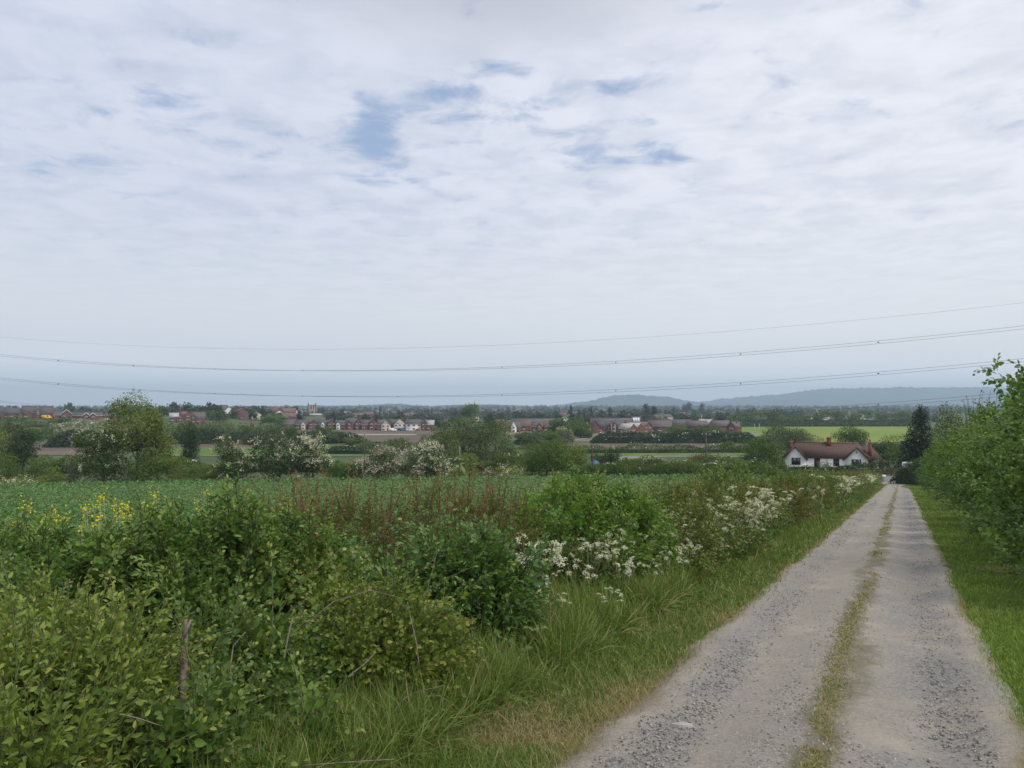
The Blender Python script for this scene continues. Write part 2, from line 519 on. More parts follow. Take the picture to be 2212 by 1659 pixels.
def shoot(rng, L=0.45, nodes=9, leaf=None, size=0.06, ang=60, curve=-0.2, pairs=False, pinnate=0, petiole=0.1, stem_r=0.003, size_tip=0.5, flat=0.35, start=0.1):
    """a leafy shoot along +X, returned as two templates (leaves, stem)"""
    ts = np.linspace(0, 1, 6)
    side = rng.normal() * 0.08
    def pos(t): return np.array([L * t * (1 - 0.08 * t), L * side * t * t, L * curve * t * t])
    stem = G()
    stem.tube([pos(t) for t in ts], np.linspace(stem_r, stem_r * 0.4, 6), 4, cap=False)
    P, D, N, S, A = [], [], [], [], []
    phi = rng.uniform(0, 6.28)
    for i in range(nodes + 1):
        t = start + (1 - start) * i / nodes
        p = pos(t)
        tg = pos(min(1, t + 0.02)) - pos(t - 0.02)
        tg /= np.linalg.norm(tg)
        last = i == nodes
        for sgn in ((1, -1) if pairs and not last else (1,)):
            ph = phi + (0 if sgn > 0 else math.pi)
            lat = np.array([0, math.cos(ph), math.sin(ph) * (1 - flat) + 0.25])
            a = rad(ang + rng.normal() * 12) * (0.35 if last else 1 - 0.35 * t)
            d = tg * math.cos(a) + lat / np.linalg.norm(lat) * math.sin(a)
            d /= np.linalg.norm(d)
            s = size * (1 - (1 - size_tip) * t ** 1.5) * rng.uniform(0.8, 1.15)
            nrm = np.array([-0.25, 0, 1.0]) + rng.normal(size=3) * 0.28
            if pinnate:
                PL = petiole * rng.uniform(0.85, 1.15) * (1 - (1 - size_tip) * t)
                latv = np.cross(nrm, d); latv /= np.linalg.norm(latv) + 1e-9
                droop = np.array([0, 0, -1.0])
                def pp(q): return p + d * PL * q + droop * PL * 0.28 * q * q
                stem.tube([pp(0), pp(0.5), pp(1)], stem_r * 0.45, 3, cap=False)
                for q in range(pinnate):
                    f = 0.35 + 0.5 * q / max(1, pinnate - 1) if pinnate > 1 else 0.55
                    for sg in (1, -1):
                        dd = d * 0.5 + latv * sg * 0.85 + droop * 0.22
                        P.append(pp(f)); D.append(dd); N.append(nrm + latv * sg * 0.3 + rng.normal(size=3) * 0.15); S.append(s * rng.uniform(0.85, 1.05)); A.append((t, 0, 0))
                P.append(pp(1)); D.append(d + droop * 0.45); N.append(nrm); S.append(s * 1.1); A.append((t, 0, 0))
            else:
                P.append(p + d * size * 0.15); D.append(d + np.array([0, 0, -0.15])); N.append(nrm); S.append(s); A.append((t, 0, 0))
        phi += 2.4 if not pairs else 1.57
    P, D, N, S, A = map(np.array, (P, D, N, S, A))
    A = A + np.column_stack([np.zeros(len(P)), rng.uniform(-0.5, 0.5, len(P)), np.zeros(len(P))])
    g = G()
    lf = leaf or leaf_simple()
    Vt, Tt, Qt, At = lf
    R = frames(D, N)
    V = np.einsum('nij,nmj->nmi', R, Vt[None] * S[:, None, None]) + P[:, None]
    off = (np.arange(len(P)) * len(Vt))[:, None, None]
    leaves = (V.reshape(-1, 3), (Tt[None] + off).reshape(-1, 3), (Qt[None] + off).reshape(-1, 4) if len(Qt) else np.zeros((0, 4), int), np.repeat(A, len(Vt), 0))
    stemt = (np.vstack(stem.V), np.zeros((0, 3), int), np.vstack(stem.Q), np.zeros((stem.n, 3)))
    return leaves, stemt


def scatter_shoots(rng, lumps, shoots, n, up=0.6, out=0.8, jit=0.4, scale=(0.8, 1.2), inner=0.25, zmin=0.02, foliage=None, stems=None, front=None, hollow=0.46, hs=2.4):
    """lumps: (cx,cy,cz,rx,ry,rz). Shoots are rooted through the outer layer of the lumps."""
    lumps = np.asarray(lumps, float)
    w = (lumps[:, 3] * lumps[:, 4] * lumps[:, 5]) ** (2 / 3)
    N_ = n * 5
    idx = rng.choice(len(lumps), N_, p=w / w.sum())
    d = sphere_dirs(rng, N_)
    r = np.where(rng.random(N_) < inner, rng.uniform(0.15, 0.7, N_), rng.uniform(0.68, 0.97, N_))
    c, s = lumps[idx, :3], lumps[idx, 3:]
    P = c + d * s * r[:, None]
    keep = P[:, 2] > zmin
    if hollow:
        hv = fbm(P[:, 0] * hs + P[:, 2] * hs * 0.6 + 31, P[:, 1] * hs - P[:, 2] * hs * 0.5 + 17, 9, 2)
        keep &= (hv > hollow) | ((r < 0.66) & (rng.random(N_) < 0.5))
    if front is not None: keep &= front(P)
    # outer shoots that lie deep inside another lump are dropped
    for L in lumps:
        q = (((P - L[:3]) / L[3:]) ** 2).sum(1)
        keep &= ~((q < 0.30) & (rng.random(len(P)) < 0.8))
    P, d, s = P[keep][:n], d[keep][:n], s[keep][:n]
    dirs = unit(d / s) * out + np.array([0, 0, up]) + rng.normal(size=P.shape) * jit
    hint = np.array([0, 0, 1.0]) + unit(d) * 0.35 + rng.normal(size=P.shape) * 0.2
    R = frames(dirs, hint)
    S = rng.uniform(*scale, len(P))
    B = rng.random(len(P))
    which = rng.integers(0, len(shoots), len(P))
    foliage = foliage or G()
    stems = stems or G()
    for kx, (lt, st) in enumerate(shoots):
        m = which == kx
        A = np.column_stack([np.zeros(m.sum()), np.full(m.sum(), 0.5), B[m]])
        foliage.inst(lt, R[m], S[m], P[m], A)
        stems.inst(st, R[m], S[m], P[m], A)
    return foliage, stems


def stems_inside(rng, lumps, n, r=0.012, g=None, zbase=0.0):
    """woody stems from the foot of the shrub up into its lumps"""
    g = g or G()
    lumps = np.asarray(lumps, float)
    for i in range(n):
        L = lumps[rng.integers(len(lumps))]
        top = L[:3] + sphere_dirs(rng, 1)[0] * L[3:] * 0.7
        bx = L[:2] * 0.55 + rng.normal(size=2) * 0.12
        p0 = np.array([bx[0], bx[1], zbase - 0.1])
        mid = (p0 + top) / 2 + rng.normal(size=3) * 0.08 + np.array([0, 0, 0.1])
        t = np.linspace(0, 1, 6)[:, None]
        pts = (1 - t) ** 2 * p0 + 2 * t * (1 - t) * mid + t * t * top
        g.tube(pts, np.linspace(r, r * 0.35, 6) * rng.uniform(0.6, 1.3), 5)
    return g


# ------------------------------------------------------------------ crowns for trees farther off
def crown(rng, W, D, z0, z1, n, leaf=0.2, nl=14, shape='round', wild=0.25, tpl=None, lump=0.42, bloom=0, bloom_leaf=0.16, sparse=0.0):
    cz, rz = (z0 + z1) / 2, (z1 - z0) / 2
    lumps = []
    full = shape in ('round', 'dome') and z0 < 0.16 * z1
    for i in range(nl):
        d = sphere_dirs(rng, 1)[0]
        if full:
            q = rng.uniform(-0.95, 0.82) if i > 2 else rng.uniform(-0.95, -0.6)
            rr_ = 0.66 * math.sqrt(max(0.05, 1 - max(q, 0) ** 2 * (1.0 if shape == 'round' else 0.8))) * rng.uniform(0.45, 1.0)
            an = 2.4 * i + rng.uniform(-0.5, 0.5)
            r = lump * rng.uniform(0.75, 1.25)
            lumps.append((math.cos(an) * rr_ * W / 2, math.sin(an) * rr_ * D / 2, cz + q * rz * 0.8, r * W / 2, r * D / 2, r * rz * rng.uniform(0.7, 1.0))); continue
        if shape == 'round': k = 0.62
        elif shape == 'cone': k = 0.6
        else: k = 0.66
        c = d * k * rng.uniform(0.75, 1.12)
        r = lump * rng.uniform(0.75, 1.3)
        if shape == 'cone':
            hgt = -0.95 + 1.9 * i / max(1, nl - 1)
            wd = max(0.05, (1 - hgt) / 2) ** 0.85
            a = 2.4 * i + rng.uniform(-0.4, 0.4)
            c = np.array([math.cos(a) * wd * 0.62, math.sin(a) * wd * 0.62, hgt])
            r = 0.10 + 0.50 * wd * rng.uniform(0.85, 1.15)
            lumps.append((c[0] * W / 2, c[1] * D / 2, cz + c[2] * rz * 0.92, r * W / 2, r * D / 2, r * rz * 0.30)); continue
        if shape == 'dome' and c[2] < 0: c = c * np.array([1.12, 1.12, 1.0])
        lumps.append((c[0] * W / 2, c[1] * D / 2, cz + c[2] * rz, r * W / 2, r * D / 2, r * rz * rng.uniform(0.75, 1.1)))
    if shape != 'cone': lumps.append((0, 0, cz - (0.25 * rz if full else 0), 0.62 * W / 2, 0.62 * D / 2, 0.7 * rz))
    lumps = np.array(lumps)
    f = (z1 - z0) / max(0.3, (lumps[:, 2] + lumps[:, 5]).max() - z0)
    lumps[:, 2] = z0 + (lumps[:, 2] - z0) * f; lumps[:, 5] *= f
    for ax, ext in ((0, W), (1, D)):
        lo, hi = (lumps[:, ax] - lumps[:, 3 + ax]).min(), (lumps[:, ax] + lumps[:, 3 + ax]).max()
        lumps[:, ax] = (lumps[:, ax] - (lo + hi) / 2) * ext / (hi - lo); lumps[:, 3 + ax] *= ext / (hi - lo)
    w = (lumps[:, 3] * lumps[:, 4] * lumps[:, 5]) ** (2 / 3)
    lb = rng.random(len(lumps))
    def pts(n, lo, hi):
        idx = rng.choice(len(lumps), n, p=w / w.sum())
        d = sphere_dirs(rng, n)
        d[:, 2] = np.where(rng.random(n) < 0.3, np.abs(d[:, 2]), d[:, 2])
        # leaves gather in sprays
        r = rng.uniform(lo, hi, n)
        P = lumps[idx, :3] + d * lumps[idx, 3:] * r[:, None] + rng.normal(size=(n, 3)) * leaf * wild
        P[:, 2] = np.maximum(P[:, 2], max(0.05, z0 * 0.9))
        return P, d, idx
    leaf *= 1.12
    P, d, idx = pts(n, 0.6, 1.06)
    dirs = d * 0.5 + rng.normal(size=P.shape) * 0.8 + np.array([0, 0, -0.1])
    nrm = d + np.array([0, 0, 0.6]) + rng.normal(size=P.shape) * 0.6
    g = G()
    A = np.column_stack([rng.random(n), rng.random(n), lb[idx]])
    g.inst(tpl or leaf_simple(0.7), frames(dirs, nrm), leaf * rng.uniform(0.6, 1.35, n), P, A)
    fl = None
    if bloom:
        # blossom sits in sprays on the outside
        ns = max(6, bloom // 26)
        Ps, ds, ix = pts(ns * 3, 0.92, 1.1)
        nz = fbm(Ps[:, 0] * 1.3 + 9, Ps[:, 2] * 1.3 + Ps[:, 1] + 4, 5, 2)
        order = np.argsort(-nz - 0.25 * ds[:, 2])[:ns]
        Ps, ds = Ps[order], ds[order]
        pick = rng.integers(0, ns, bloom)
        along = unit(np.cross(ds, rng.normal(size=ds.shape)) + np.array([0, 0, -0.25]))
        Q = Ps[pick] + along[pick] * rng.normal(size=(bloom, 1)) * 0.42 + rng.normal(size=(bloom, 3)) * 0.10 + ds[pick] * 0.1
        Q[:, 2] = np.maximum(Q[:, 2], 0.1)
        dd = rng.normal(size=Q.shape)
        nn = ds[pick] + np.array([0, 0, 0.8]) + rng.normal(size=Q.shape) * 0.5
        fl = G()
        fl.inst(leaf_simple(0.9, 0.1, 0.05), frames(dd, nn), bloom_leaf * rng.uniform(0.6, 1.3, bloom), Q, np.column_stack([rng.random(bloom)] * 2 + [rng.random(ns)[pick]]))
    return g, fl, lumps


def trunk(rng, lumps, r, z0, limbs=7, g=None, sides=6):
    g = g or G()
    top = np.array([0, 0, lumps[:, 2].max() * 0.8])
    t = np.linspace(0, 1, 7)[:, None]
    bend = np.array([rng.normal() * 0.25, rng.normal() * 0.25, 0])
    pts = t * top + bend * np.sin(t * 3.1) + np.array([0, 0, -0.3]) * (1 - t)
    g.tube(pts, np.linspace(r, r * 0.25, 7), sides)
    for i in range(limbs):
        L = lumps[rng.integers(len(lumps))]
        f = rng.uniform(0.25, 0.7)
        p0 = pts[int(f * 6)]
        p2 = L[:3] + rng.normal(size=3) * L[3:] * 0.4
        mid = (p0 + p2) / 2 + np.array([0, 0, -0.08 * np.linalg.norm(p2 - p0)])
        tt = np.linspace(0, 1, 5)[:, None]
        g.tube((1 - tt) ** 2 * p0 + 2 * tt * (1 - tt) * mid + tt * tt * p2, np.linspace(r * 0.45, r * 0.1, 5), 5)
    return g

# ------------------------------------------------------------------ ground, fields, lane, road, hills
def grid_mesh(name, xs, ys, mat, lift=0.0, zfun=H):
    X, Y = np.meshgrid(xs, ys)
    g = G()
    ny, nx = X.shape
    V = np.stack([X, Y, zfun(X, Y) + lift], -1).reshape(-1, 3)
    i, j = np.meshgrid(np.arange(ny - 1), np.arange(nx - 1), indexing='ij')
    Q = np.stack([i * nx + j, i * nx + j + 1, (i + 1) * nx + j + 1, (i + 1) * nx + j], -1).reshape(-1, 4)
    g.add(V, None, Q)
    return g.build(name, mat, None, smooth=True, tint=False)


def ground_mat():
    m, k, out = new_mat('rough_ground')
    tc = k.n('ShaderNodeTexCoord')
    p = tc.outputs['Object']
    fine = k.noise(p, 9.0, 6, 0.7)
    mid = k.noise(p, 0.35, 4, 0.6)
    big = k.noise(p, 0.012, 4, 0.6)
    near = k.mix(k.step(fine, 0.35, 0.68), (0.045, 0.04, 0.025), (0.115, 0.12, 0.05))
    near = k.mix(k.step(mid, 0.4, 0.65), near, k.mix(k.step(fine, 0.35, 0.65), (0.06, 0.085, 0.025), (0.13, 0.145, 0.06)))
    far = k.mix(k.step(big, 0.35, 0.65), (0.050, 0.075, 0.030), (0.085, 0.108, 0.046))
    sp = k.n('ShaderNodeSeparateXYZ')
    k.put(sp.inputs[0], p)
    col = k.mix(k.step(sp.outputs[1], 90, 170), near, far)
    b = k.n('ShaderNodeBsdfPrincipled')
    k.put(b.inputs['Base Color'], col)
    b.inputs['Roughness'].default_value = 0.95
    b.inputs['Specular IOR Level'].default_value = 0.1
    k.put(out.inputs[0], b.outputs[0])
    return m


def spaced(near_lo, near_hi, step, far_lo, far_hi, grow=1.16):
    a = list(np.arange(near_lo, near_hi + 1e-6, step))
    s = step
    while a[-1] < far_hi:
        s *= grow
        a.append(min(far_hi, a[-1] + s))
    s = step
    while a[0] > far_lo:
        s *= grow
        a.insert(0, max(far_lo, a[0] - s))
    return np.array(a)


ground = grid_mesh('ground', spaced(-110, 130, 2.0, -9300, 9300), spaced(-10, 300, 2.0, -60, 9300), ground_mat())
tag(ground, 'rough green land of the hillside and the valley', kind='structure')


def field_mat(name, c1, c2, stripe=0.0, scale=0.08):
    m, k, out = new_mat(name)
    tc = k.n('ShaderNodeTexCoord')
    p = tc.outputs['Object']
    a = k.noise(k.vmath('MULTIPLY', p, (1, 0.35, 1)), scale, 5, 0.65)
    b_ = k.noise(p, scale * 14, 4, 0.7)
    f = k.math('ADD', k.math('MULTIPLY', a, 0.65), k.math('MULTIPLY', b_, 0.35))
    col = k.mix(k.step(f, 0.36, 0.62), c1, c2)
    b = k.n('ShaderNodeBsdfPrincipled')
    k.put(b.inputs['Base Color'], col)
    b.inputs['Roughness'].default_value = 0.95
    b.inputs['Specular IOR Level'].default_value = 0.1
    k.put(out.inputs[0], b.outputs[0])
    return m


FM = {
    'brown': field_mat('ploughed_soil', (0.085, 0.068, 0.050), (0.140, 0.114, 0.088)),
    'dry': field_mat('dry_grass', (0.12, 0.115, 0.065), (0.19, 0.165, 0.10)),
    'green': field_mat('meadow_grass', (0.075, 0.125, 0.03), (0.12, 0.17, 0.05)),
    'pale': field_mat('pale_meadow', (0.14, 0.15, 0.10), (0.23, 0.235, 0.18), scale=0.3),
    'crop': field_mat('young_crop', (0.105, 0.175, 0.036), (0.175, 0.215, 0.040), scale=0.012),
    'track': field_mat('pale_track', (0.32, 0.28, 0.22), (0.40, 0.35, 0.28)),
}


def dist(v, z=-16.0):
    return -z * F / (v - V0)


def field(name, label, ua, ub, vt, vb, mat, lift, ua2=None, ub2=None):
    """sheet on the valley floor between picture columns ua..ub (far edge ua2..ub2) and rows vt (far) .. vb (near)"""
    ua2 = ua if ua2 is None else ua2
    ub2 = ub if ub2 is None else ub2
    d0, d1 = dist(vb), dist(vt)
    g = G()
    n = 14
    V = []
    for i in range(n + 1):
        d = d0 + (d1 - d0) * i / n
        a = ua + (ua2 - ua) * i / n
        b = ub + (ub2 - ub) * i / n
        for j in range(n + 1):
            x = ((a + (b - a) * j / n) - U0) / F * d
            V.append((x, d, float(H(x, d)) + lift))
    Q = [(i * (n + 1) + j, i * (n + 1) + j + 1, (i + 1) * (n + 1) + j + 1, (i + 1) * (n + 1) + j) for i in range(n) for j in range(n)]
    g.add(V, None, Q)
    return tag(g.build(name, mat, tint=False), label, kind='structure')


field('field', 'bare brown building land before the brick terrace', 560, 960, 929, 958, FM['brown'], 0.10)
field('field', 'brown ploughed strip behind the ivy-clad tree', 120, 660, 955.5, 967, FM['brown'], 0.12, 60, 660)
field('field', 'brown ploughed patch on the left of the valley', 60, 190, 960, 984, FM['brown'], 0.14)
field('field', 'bright green meadow strip behind the hawthorns', 330, 800, 967, 986, FM['green'], 0.10)
field('field', 'brown ploughed field before the far hedgerow', 1225, 1660, 957, 976, FM['brown'], 0.10)
field('field', 'narrow green strip along the ploughed field', 1290, 1680, 978.5, 986, FM['green'], 0.10)
field('field', 'pale flowering meadow strip by the thicket', 1300, 1640, 987, 998, FM['pale'], 0.12)
field('field', 'yellow-green crop field behind the white cottage', 1602, 2010, 921.5, 955, FM['crop'], 0.10, 1590, 1985)
field('field', 'brown soil strip beside the yellow-green crop', 1690, 1990, 955.5, 968, FM['brown'], 0.10)
field('field', 'dry grass slope below the brick houses', 1215, 1400, 931, 954, FM['dry'], 0.12)
field('field', 'mown grass strip before the brick houses', 1080, 1240, 931, 940, FM['dry'], 0.12)
tag(field('path', 'pale stone haul track across the bare land', 640, 900, 938.6, 940.4, FM['track'], 0.2, 640, 900), kind='structure')
field('road', 'grey tarmac turning area by the end brick house', 1582, 1640, 937, 945, M['asphalt'], 0.2, 1600, 1636)


def winding_path():
    g = G()
    pts = [(1230, 953), (1248, 951.5), (1262, 949), (1268, 945), (1262, 941), (1268, 937.5), (1290, 935.5), (1318, 934.5)]
    V = []
    for u, v in pts:
        d = dist(v)
        x = (u - U0) / F * d
        V += [(x - 2.2, d, -15.78), (x + 2.2, d + 1.5, -15.78)]
    Q = [(2 * i, 2 * i + 1, 2 * i + 3, 2 * i + 2) for i in range(len(pts) - 1)]
    g.add(V, None, Q)
    tag(g.build('path', M['asphalt'], tint=False), 'grey winding path up to the brick houses', kind='structure')
winding_path()


# ---- the lane
def lane_mat():
    m, k, out = new_mat('stony_lane')
    uv = k.n('ShaderNodeAttribute', attribute_name='tint')      # r = across 0..1
    sp = k.n('ShaderNodeSeparateColor')
    k.put(sp.inputs[0], uv.outputs['Color'])
    ac = sp.outputs[0]
    tc = k.n('ShaderNodeTexCoord')
    p = tc.outputs['Object']
    warp = k.noise(p, 0.55, 4, 0.6)
    warp2 = k.noise(p, 2.3, 4, 0.65)
    a = k.math('ADD', ac, k.math('ADD', k.math('MULTIPLY', k.math('SUBTRACT', warp, 0.5), 0.30), k.math('MULTIPLY', k.math('SUBTRACT', warp2, 0.5), 0.16)))
    fine = k.noise(p, 34, 7, 0.8)
    grain = k.noise(p, 90, 3, 0.7)
    patch = k.noise(p, 1.1, 5, 0.62)
    def band(c, w):
        return k.step(k.math('ABSOLUTE', k.math('SUBTRACT', a, c)), w, w * 0.25)
    sand = k.mix(k.step(fine, 0.3, 0.7), (0.195, 0.175, 0.148), (0.330, 0.300, 0.255))
    sand = k.mix(k.step(patch, 0.45, 0.72), sand, (0.345, 0.308, 0.25))
    grey = k.mix(k.step(fine, 0.36, 0.66), (0.115, 0.115, 0.118), (0.285, 0.275, 0.265))
    stones = k.math('MAXIMUM', k.math('MULTIPLY', band(0.17, 0.11), k.step(patch, 0.36, 0.56)), k.math('MULTIPLY', band(0.78, 0.22), k.step(k.noise(p, 0.8, 5, 0.6), 0.32, 0.58)))
    stones = k.math('MAXIMUM', stones, k.math('MULTIPLY', band(0.42, 0.07), k.step(patch, 0.5, 0.7, 0, 0.8)))
    col = k.mix(k.math('MULTIPLY', stones, 0.62), sand, grey)
    mid = k.math('MULTIPLY', band(0.53, 0.085), k.step(k.noise(p, 1.7, 5, 0.7), 0.30, 0.52))
    col = k.mix(k.math('MULTIPLY', mid, 0.7), col, k.mix(fine, (0.085, 0.08, 0.045), (0.17, 0.155, 0.085)))
    edge = k.math('MAXIMUM', k.step(a, 0.06, -0.02), k.step(a, 0.95, 1.02))
    col = k.mix(k.math('MULTIPLY', edge, 0.8), col, k.mix(fine, (0.12, 0.09, 0.055), (0.25, 0.195, 0.125)))
    col = k.mix(k.step(grain, 0.56, 0.72, 0, 0.55), col, (0.085, 0.08, 0.078))
    b = k.n('ShaderNodeBsdfPrincipled')
    k.put(b.inputs['Base Color'], col)
    b.inputs['Roughness'].default_value = 0.92
    b.inputs['Specular IOR Level'].default_value = 0.15
    bp = k.n('ShaderNodeBump')
    bp.inputs['Strength'].default_value = 0.8
    bp.inputs['Distance'].default_value = 0.03
    k.put(bp.inputs['Height'], k.math('ADD', k.math('MULTIPLY', fine, 0.6), k.math('MULTIPLY', warp2, 1.0)))
    k.put(b.inputs['Normal'], bp.outputs[0])
    k.put(out.inputs[0], b.outputs[0])
    return m


def lane_z(x, y, t):
    """height of the lane surface above the land: two worn wheel tracks and a slightly raised middle"""
    ruts = -0.045 * np.exp(-((t - 0.27) / 0.12) ** 2) - 0.045 * np.exp(-((t - 0.77) / 0.13) ** 2)
    bumps = 0.05 * (fbm(x * 0.9, y * 0.9, 3, 4) - 0.5) + 0.016 * (fbm(x * 5, y * 5, 8, 3) - 0.5)
    return H(x, y) + 0.075 + ruts + bumps - 0.05 * smooth(0.85, 1.0, np.abs(2 * t - 1))


def build_lane():
    ys = np.concatenate([np.arange(1.0, 14, 0.09), np.arange(14, 45, 0.35), np.arange(45, 110.2, 1.0)])
    ts = np.linspace(0, 1, 34)
    Y, T = np.meshgrid(ys, ts, indexing='ij')
    wl = 0.22 * (fbm(Y * 0.5, Y * 0 + 3.3, 21, 3) - 0.5) + 0.10 * (fbm(Y * 2.5, Y * 0 + 9.3, 22, 2) - 0.5)
    wr = 0.18 * (fbm(Y * 0.5, Y * 0 + 13.3, 23, 3) - 0.5) + 0.10 * (fbm(Y * 2.5, Y * 0 + 19.3, 24, 2) - 0.5)
    flare_r = 2.6 * smooth(97, 109, Y) - 1.0 * np.exp(-((Y - 88) / 9) ** 2)
    flare_l = 1.2 * smooth(98, 109, Y)
    L = lane_left(Y) - 0.12 + wl - flare_l
    R = lane_right(Y) + 0.12 + wr + flare_r
    X = L + (R - L) * T
    Z = lane_z(X, Y, T)
    g = G()
    ny, nx = X.shape
    i, j = np.meshgrid(np.arange(ny - 1), np.arange(nx - 1), indexing='ij')
    Q = np.stack([i * nx + j, i * nx + j + 1, (i + 1) * nx + j + 1, (i + 1) * nx + j], -1).reshape(-1, 4)
    g.add(np.stack([X, Y, Z], -1).reshape(-1, 3), None, Q, np.stack([T, T * 0, T * 0], -1).reshape(-1, 3))
    tag(g.build('lane', lane_mat(), smooth=True), 'rutted stony lane running straight downhill', kind='structure')
build_lane()

road = grid_mesh('road', np.linspace(18, 125, 40), np.linspace(110.3, 118.2, 6), M['asphalt'], 0.05)
tag(road, 'tarmac road crossing at the foot of the lane', kind='structure')
kerb = G()
for i in range(40):
    x0, x1 = 18 + i * 2.6, 18 + (i + 1) * 2.6 - 0.01
    z = float(H((x0 + x1) / 2, 110.2))
    if 47 < x0 < 55: continue
    kerb.box(x0, x1, 109.95, 110.25, z - 0.2, z + 0.14)
tag(kerb.build('kerb', M['pale_kerb'], tint=False), 'pale kerb along the near side of the road', kind='structure')


def hill(name, label, prof, d, foot, back, mat, seed, rough):
    rng = np.random.default_rng(seed)
    us = np.arange(prof[0][0], prof[-1][0] + 1, 3.0)
    vs = np.interp(us, [p[0] for p in prof], [p[1] for p in prof])
    vs = vs - rough * (fbm(us * 0.09, us * 0 + seed, seed, 4) - 0.35) - rough * 0.9 * (vnoise(us * 0.45, us * 0 + 7, seed) > 0.62) * vnoise(us * 0.3, us * 0 + 2, seed + 3)
    g = G()
    rows = np.array([0.0, 0.12, 0.3, 0.5, 0.7, 0.86, 0.95, 1.0, 1.15, 1.5])
    V = []
    for r in rows:
        dd = foot + (d - foot) * min(r, 1.0) if r <= 1 else d + (back - d) * (r - 1) / 0.5
        hgt = (r ** 1.5) if r <= 1 else max(0.0, 1 - ((r - 1) / 0.5) ** 1.2)
        x = (us - U0) / F * d * (0.9 + 0.1 * min(r, 1))
        z0 = -6.0
        z1 = (V0 - vs) / F * d
        n = (fbm(x * 0.004, x * 0 + dd * 0.004, seed + 5, 3) - 0.5) * 26 * (1 - abs(2 * min(r, 1) - 1))
        V.append(np.stack([x, np.full_like(x, dd), z0 + (z1 - z0) * hgt + n], -1))
    k = len(us)
    Q = [(i * k + j, i * k + j + 1, (i + 1) * k + j + 1, (i + 1) * k + j) for i in range(len(rows) - 1) for j in range(k - 1)]
    g.add(np.vstack(V), None, Q)
    tag(g.build(name, mat, tint=False), label, kind='structure')


hill_m = field_mat('hill_land', (0.030, 0.048, 0.042), (0.075, 0.10, 0.07), scale=0.0035)
hill('hill', 'long blue hill range along the horizon on the right', [(1395, 880), (1440, 872), (1480, 868), (1530, 868), (1560, 863), (1640, 856), (1700, 850), (1750, 843.5), (1800, 839.5), (1900, 838.5), (2000, 837), (2110, 838), (2300, 840), (2500, 843), (2700, 850)], 8600, 6300, 9250, hill_m, 4, 3.0)
hill('hill', 'single blue wooded hill in the middle of the horizon', [(1130, 882), (1200, 876), (1250, 869), (1280, 866.5), (1300, 860), (1330, 854.5), (1370, 853), (1400, 855.5), (1450, 858), (1468, 863), (1500, 870), (1560, 874), (1640, 880)], 7000, 5600, 8200, hill_m, 9, 2.2)
hill('hill', 'low green ridges on the horizon behind the church', [(300, 882), (430, 880), (520, 877.5), (610, 879), (700, 877), (790, 876), (815, 874), (850, 872.3), (872, 873), (890, 877), (930, 878), (990, 874.5), (1060, 874), (1120, 876), (1190, 879), (1260, 882)], 5200, 4300, 6300, hill_m, 13, 1.6)

# ------------------------------------------------------------------ buildings
def gable_wall(g, w, dep, he, hr, axis):
    """closed wall body, front on y=0, centred in x"""
    a, b = -w / 2, w / 2
    V = [(a, 0, -1.2), (b, 0, -1.2), (b, dep, -1.2), (a, dep, -1.2), (a, 0, he), (b, 0, he), (b, dep, he), (a, dep, he)]
    Q = [(0, 1, 5, 4), (1, 2, 6, 5), (2, 3, 7, 6), (3, 0, 4, 7)]
    if axis == 'x':
        V += [(a, dep / 2, he + hr), (b, dep / 2, he + hr)]
        T = [(4, 8, 7), (5, 6, 9)]
    else:
        V += [(0, 0, he + hr), (0, dep, he + hr)]
        T = [(4, 5, 8), (6, 7, 9)]
    g.add(V, T, Q)


def slab(g, p, t=0.16):
    """sloping roof slab: four corners of the underside"""
    p = np.array(p, float)
    n = np.cross(p[1] - p[0], p[3] - p[0]); n /= np.linalg.norm(n)
    if n[2] < 0: n = -n
    V = np.vstack([p, p + n * t])
    g.add(V, None, [(0, 3, 2, 1), (4, 5, 6, 7), (0, 1, 5, 4), (1, 2, 6, 5), (2, 3, 7, 6), (3, 0, 4, 7)])


def gable_roof(g, w, dep, he, hr, axis, ov=0.3, t=0.16):
    if axis == 'x':
        a, b, k = -w / 2 - ov, w / 2 + ov, hr / (dep / 2)
        slab(g, [(a, -ov, he - ov * k), (b, -ov, he - ov * k), (b, dep / 2, he + hr), (a, dep / 2, he + hr)], t)
        slab(g, [(b, dep + ov, he - ov * k), (a, dep + ov, he - ov * k), (a, dep / 2, he + hr), (b, dep / 2, he + hr)], t)
    else:
        k = hr / (w / 2)
        slab(g, [(-w / 2 - ov, -ov, he - ov * k), (0, -ov, he + hr), (0, dep + ov, he + hr), (-w / 2 - ov, dep + ov, he - ov * k)], t)
        slab(g, [(w / 2 + ov, -ov, he - ov * k), (0, -ov, he + hr), (0, dep + ov, he + hr), (w / 2 + ov, dep + ov, he - ov * k)], t)


def hip_roof(g, w, dep, he, hr, ov=0.3):
    a, b, c, d = -w / 2 - ov, w / 2 + ov, -ov, dep + ov
    if w > dep:
        r0, r1 = (a + (dep / 2 + ov), dep / 2), (b - (dep / 2 + ov), dep / 2)
    else:
        r0, r1 = (0, c + (w / 2 + ov)), (0, d - (w / 2 + ov))
    V = [(a, c, he), (b, c, he), (b, d, he), (a, d, he), (*r0, he + hr), (*r1, he + hr)]
    if w > dep:
        g.add(V, [(1, 2, 5), (3, 0, 4)], [(0, 1, 5, 4), (2, 3, 4, 5), (0, 3, 2, 1)])
    else:
        g.add(V, [(0, 1, 4), (2, 3, 5)], [(1, 2, 5, 4), (3, 0, 4, 5), (0, 3, 2, 1)])


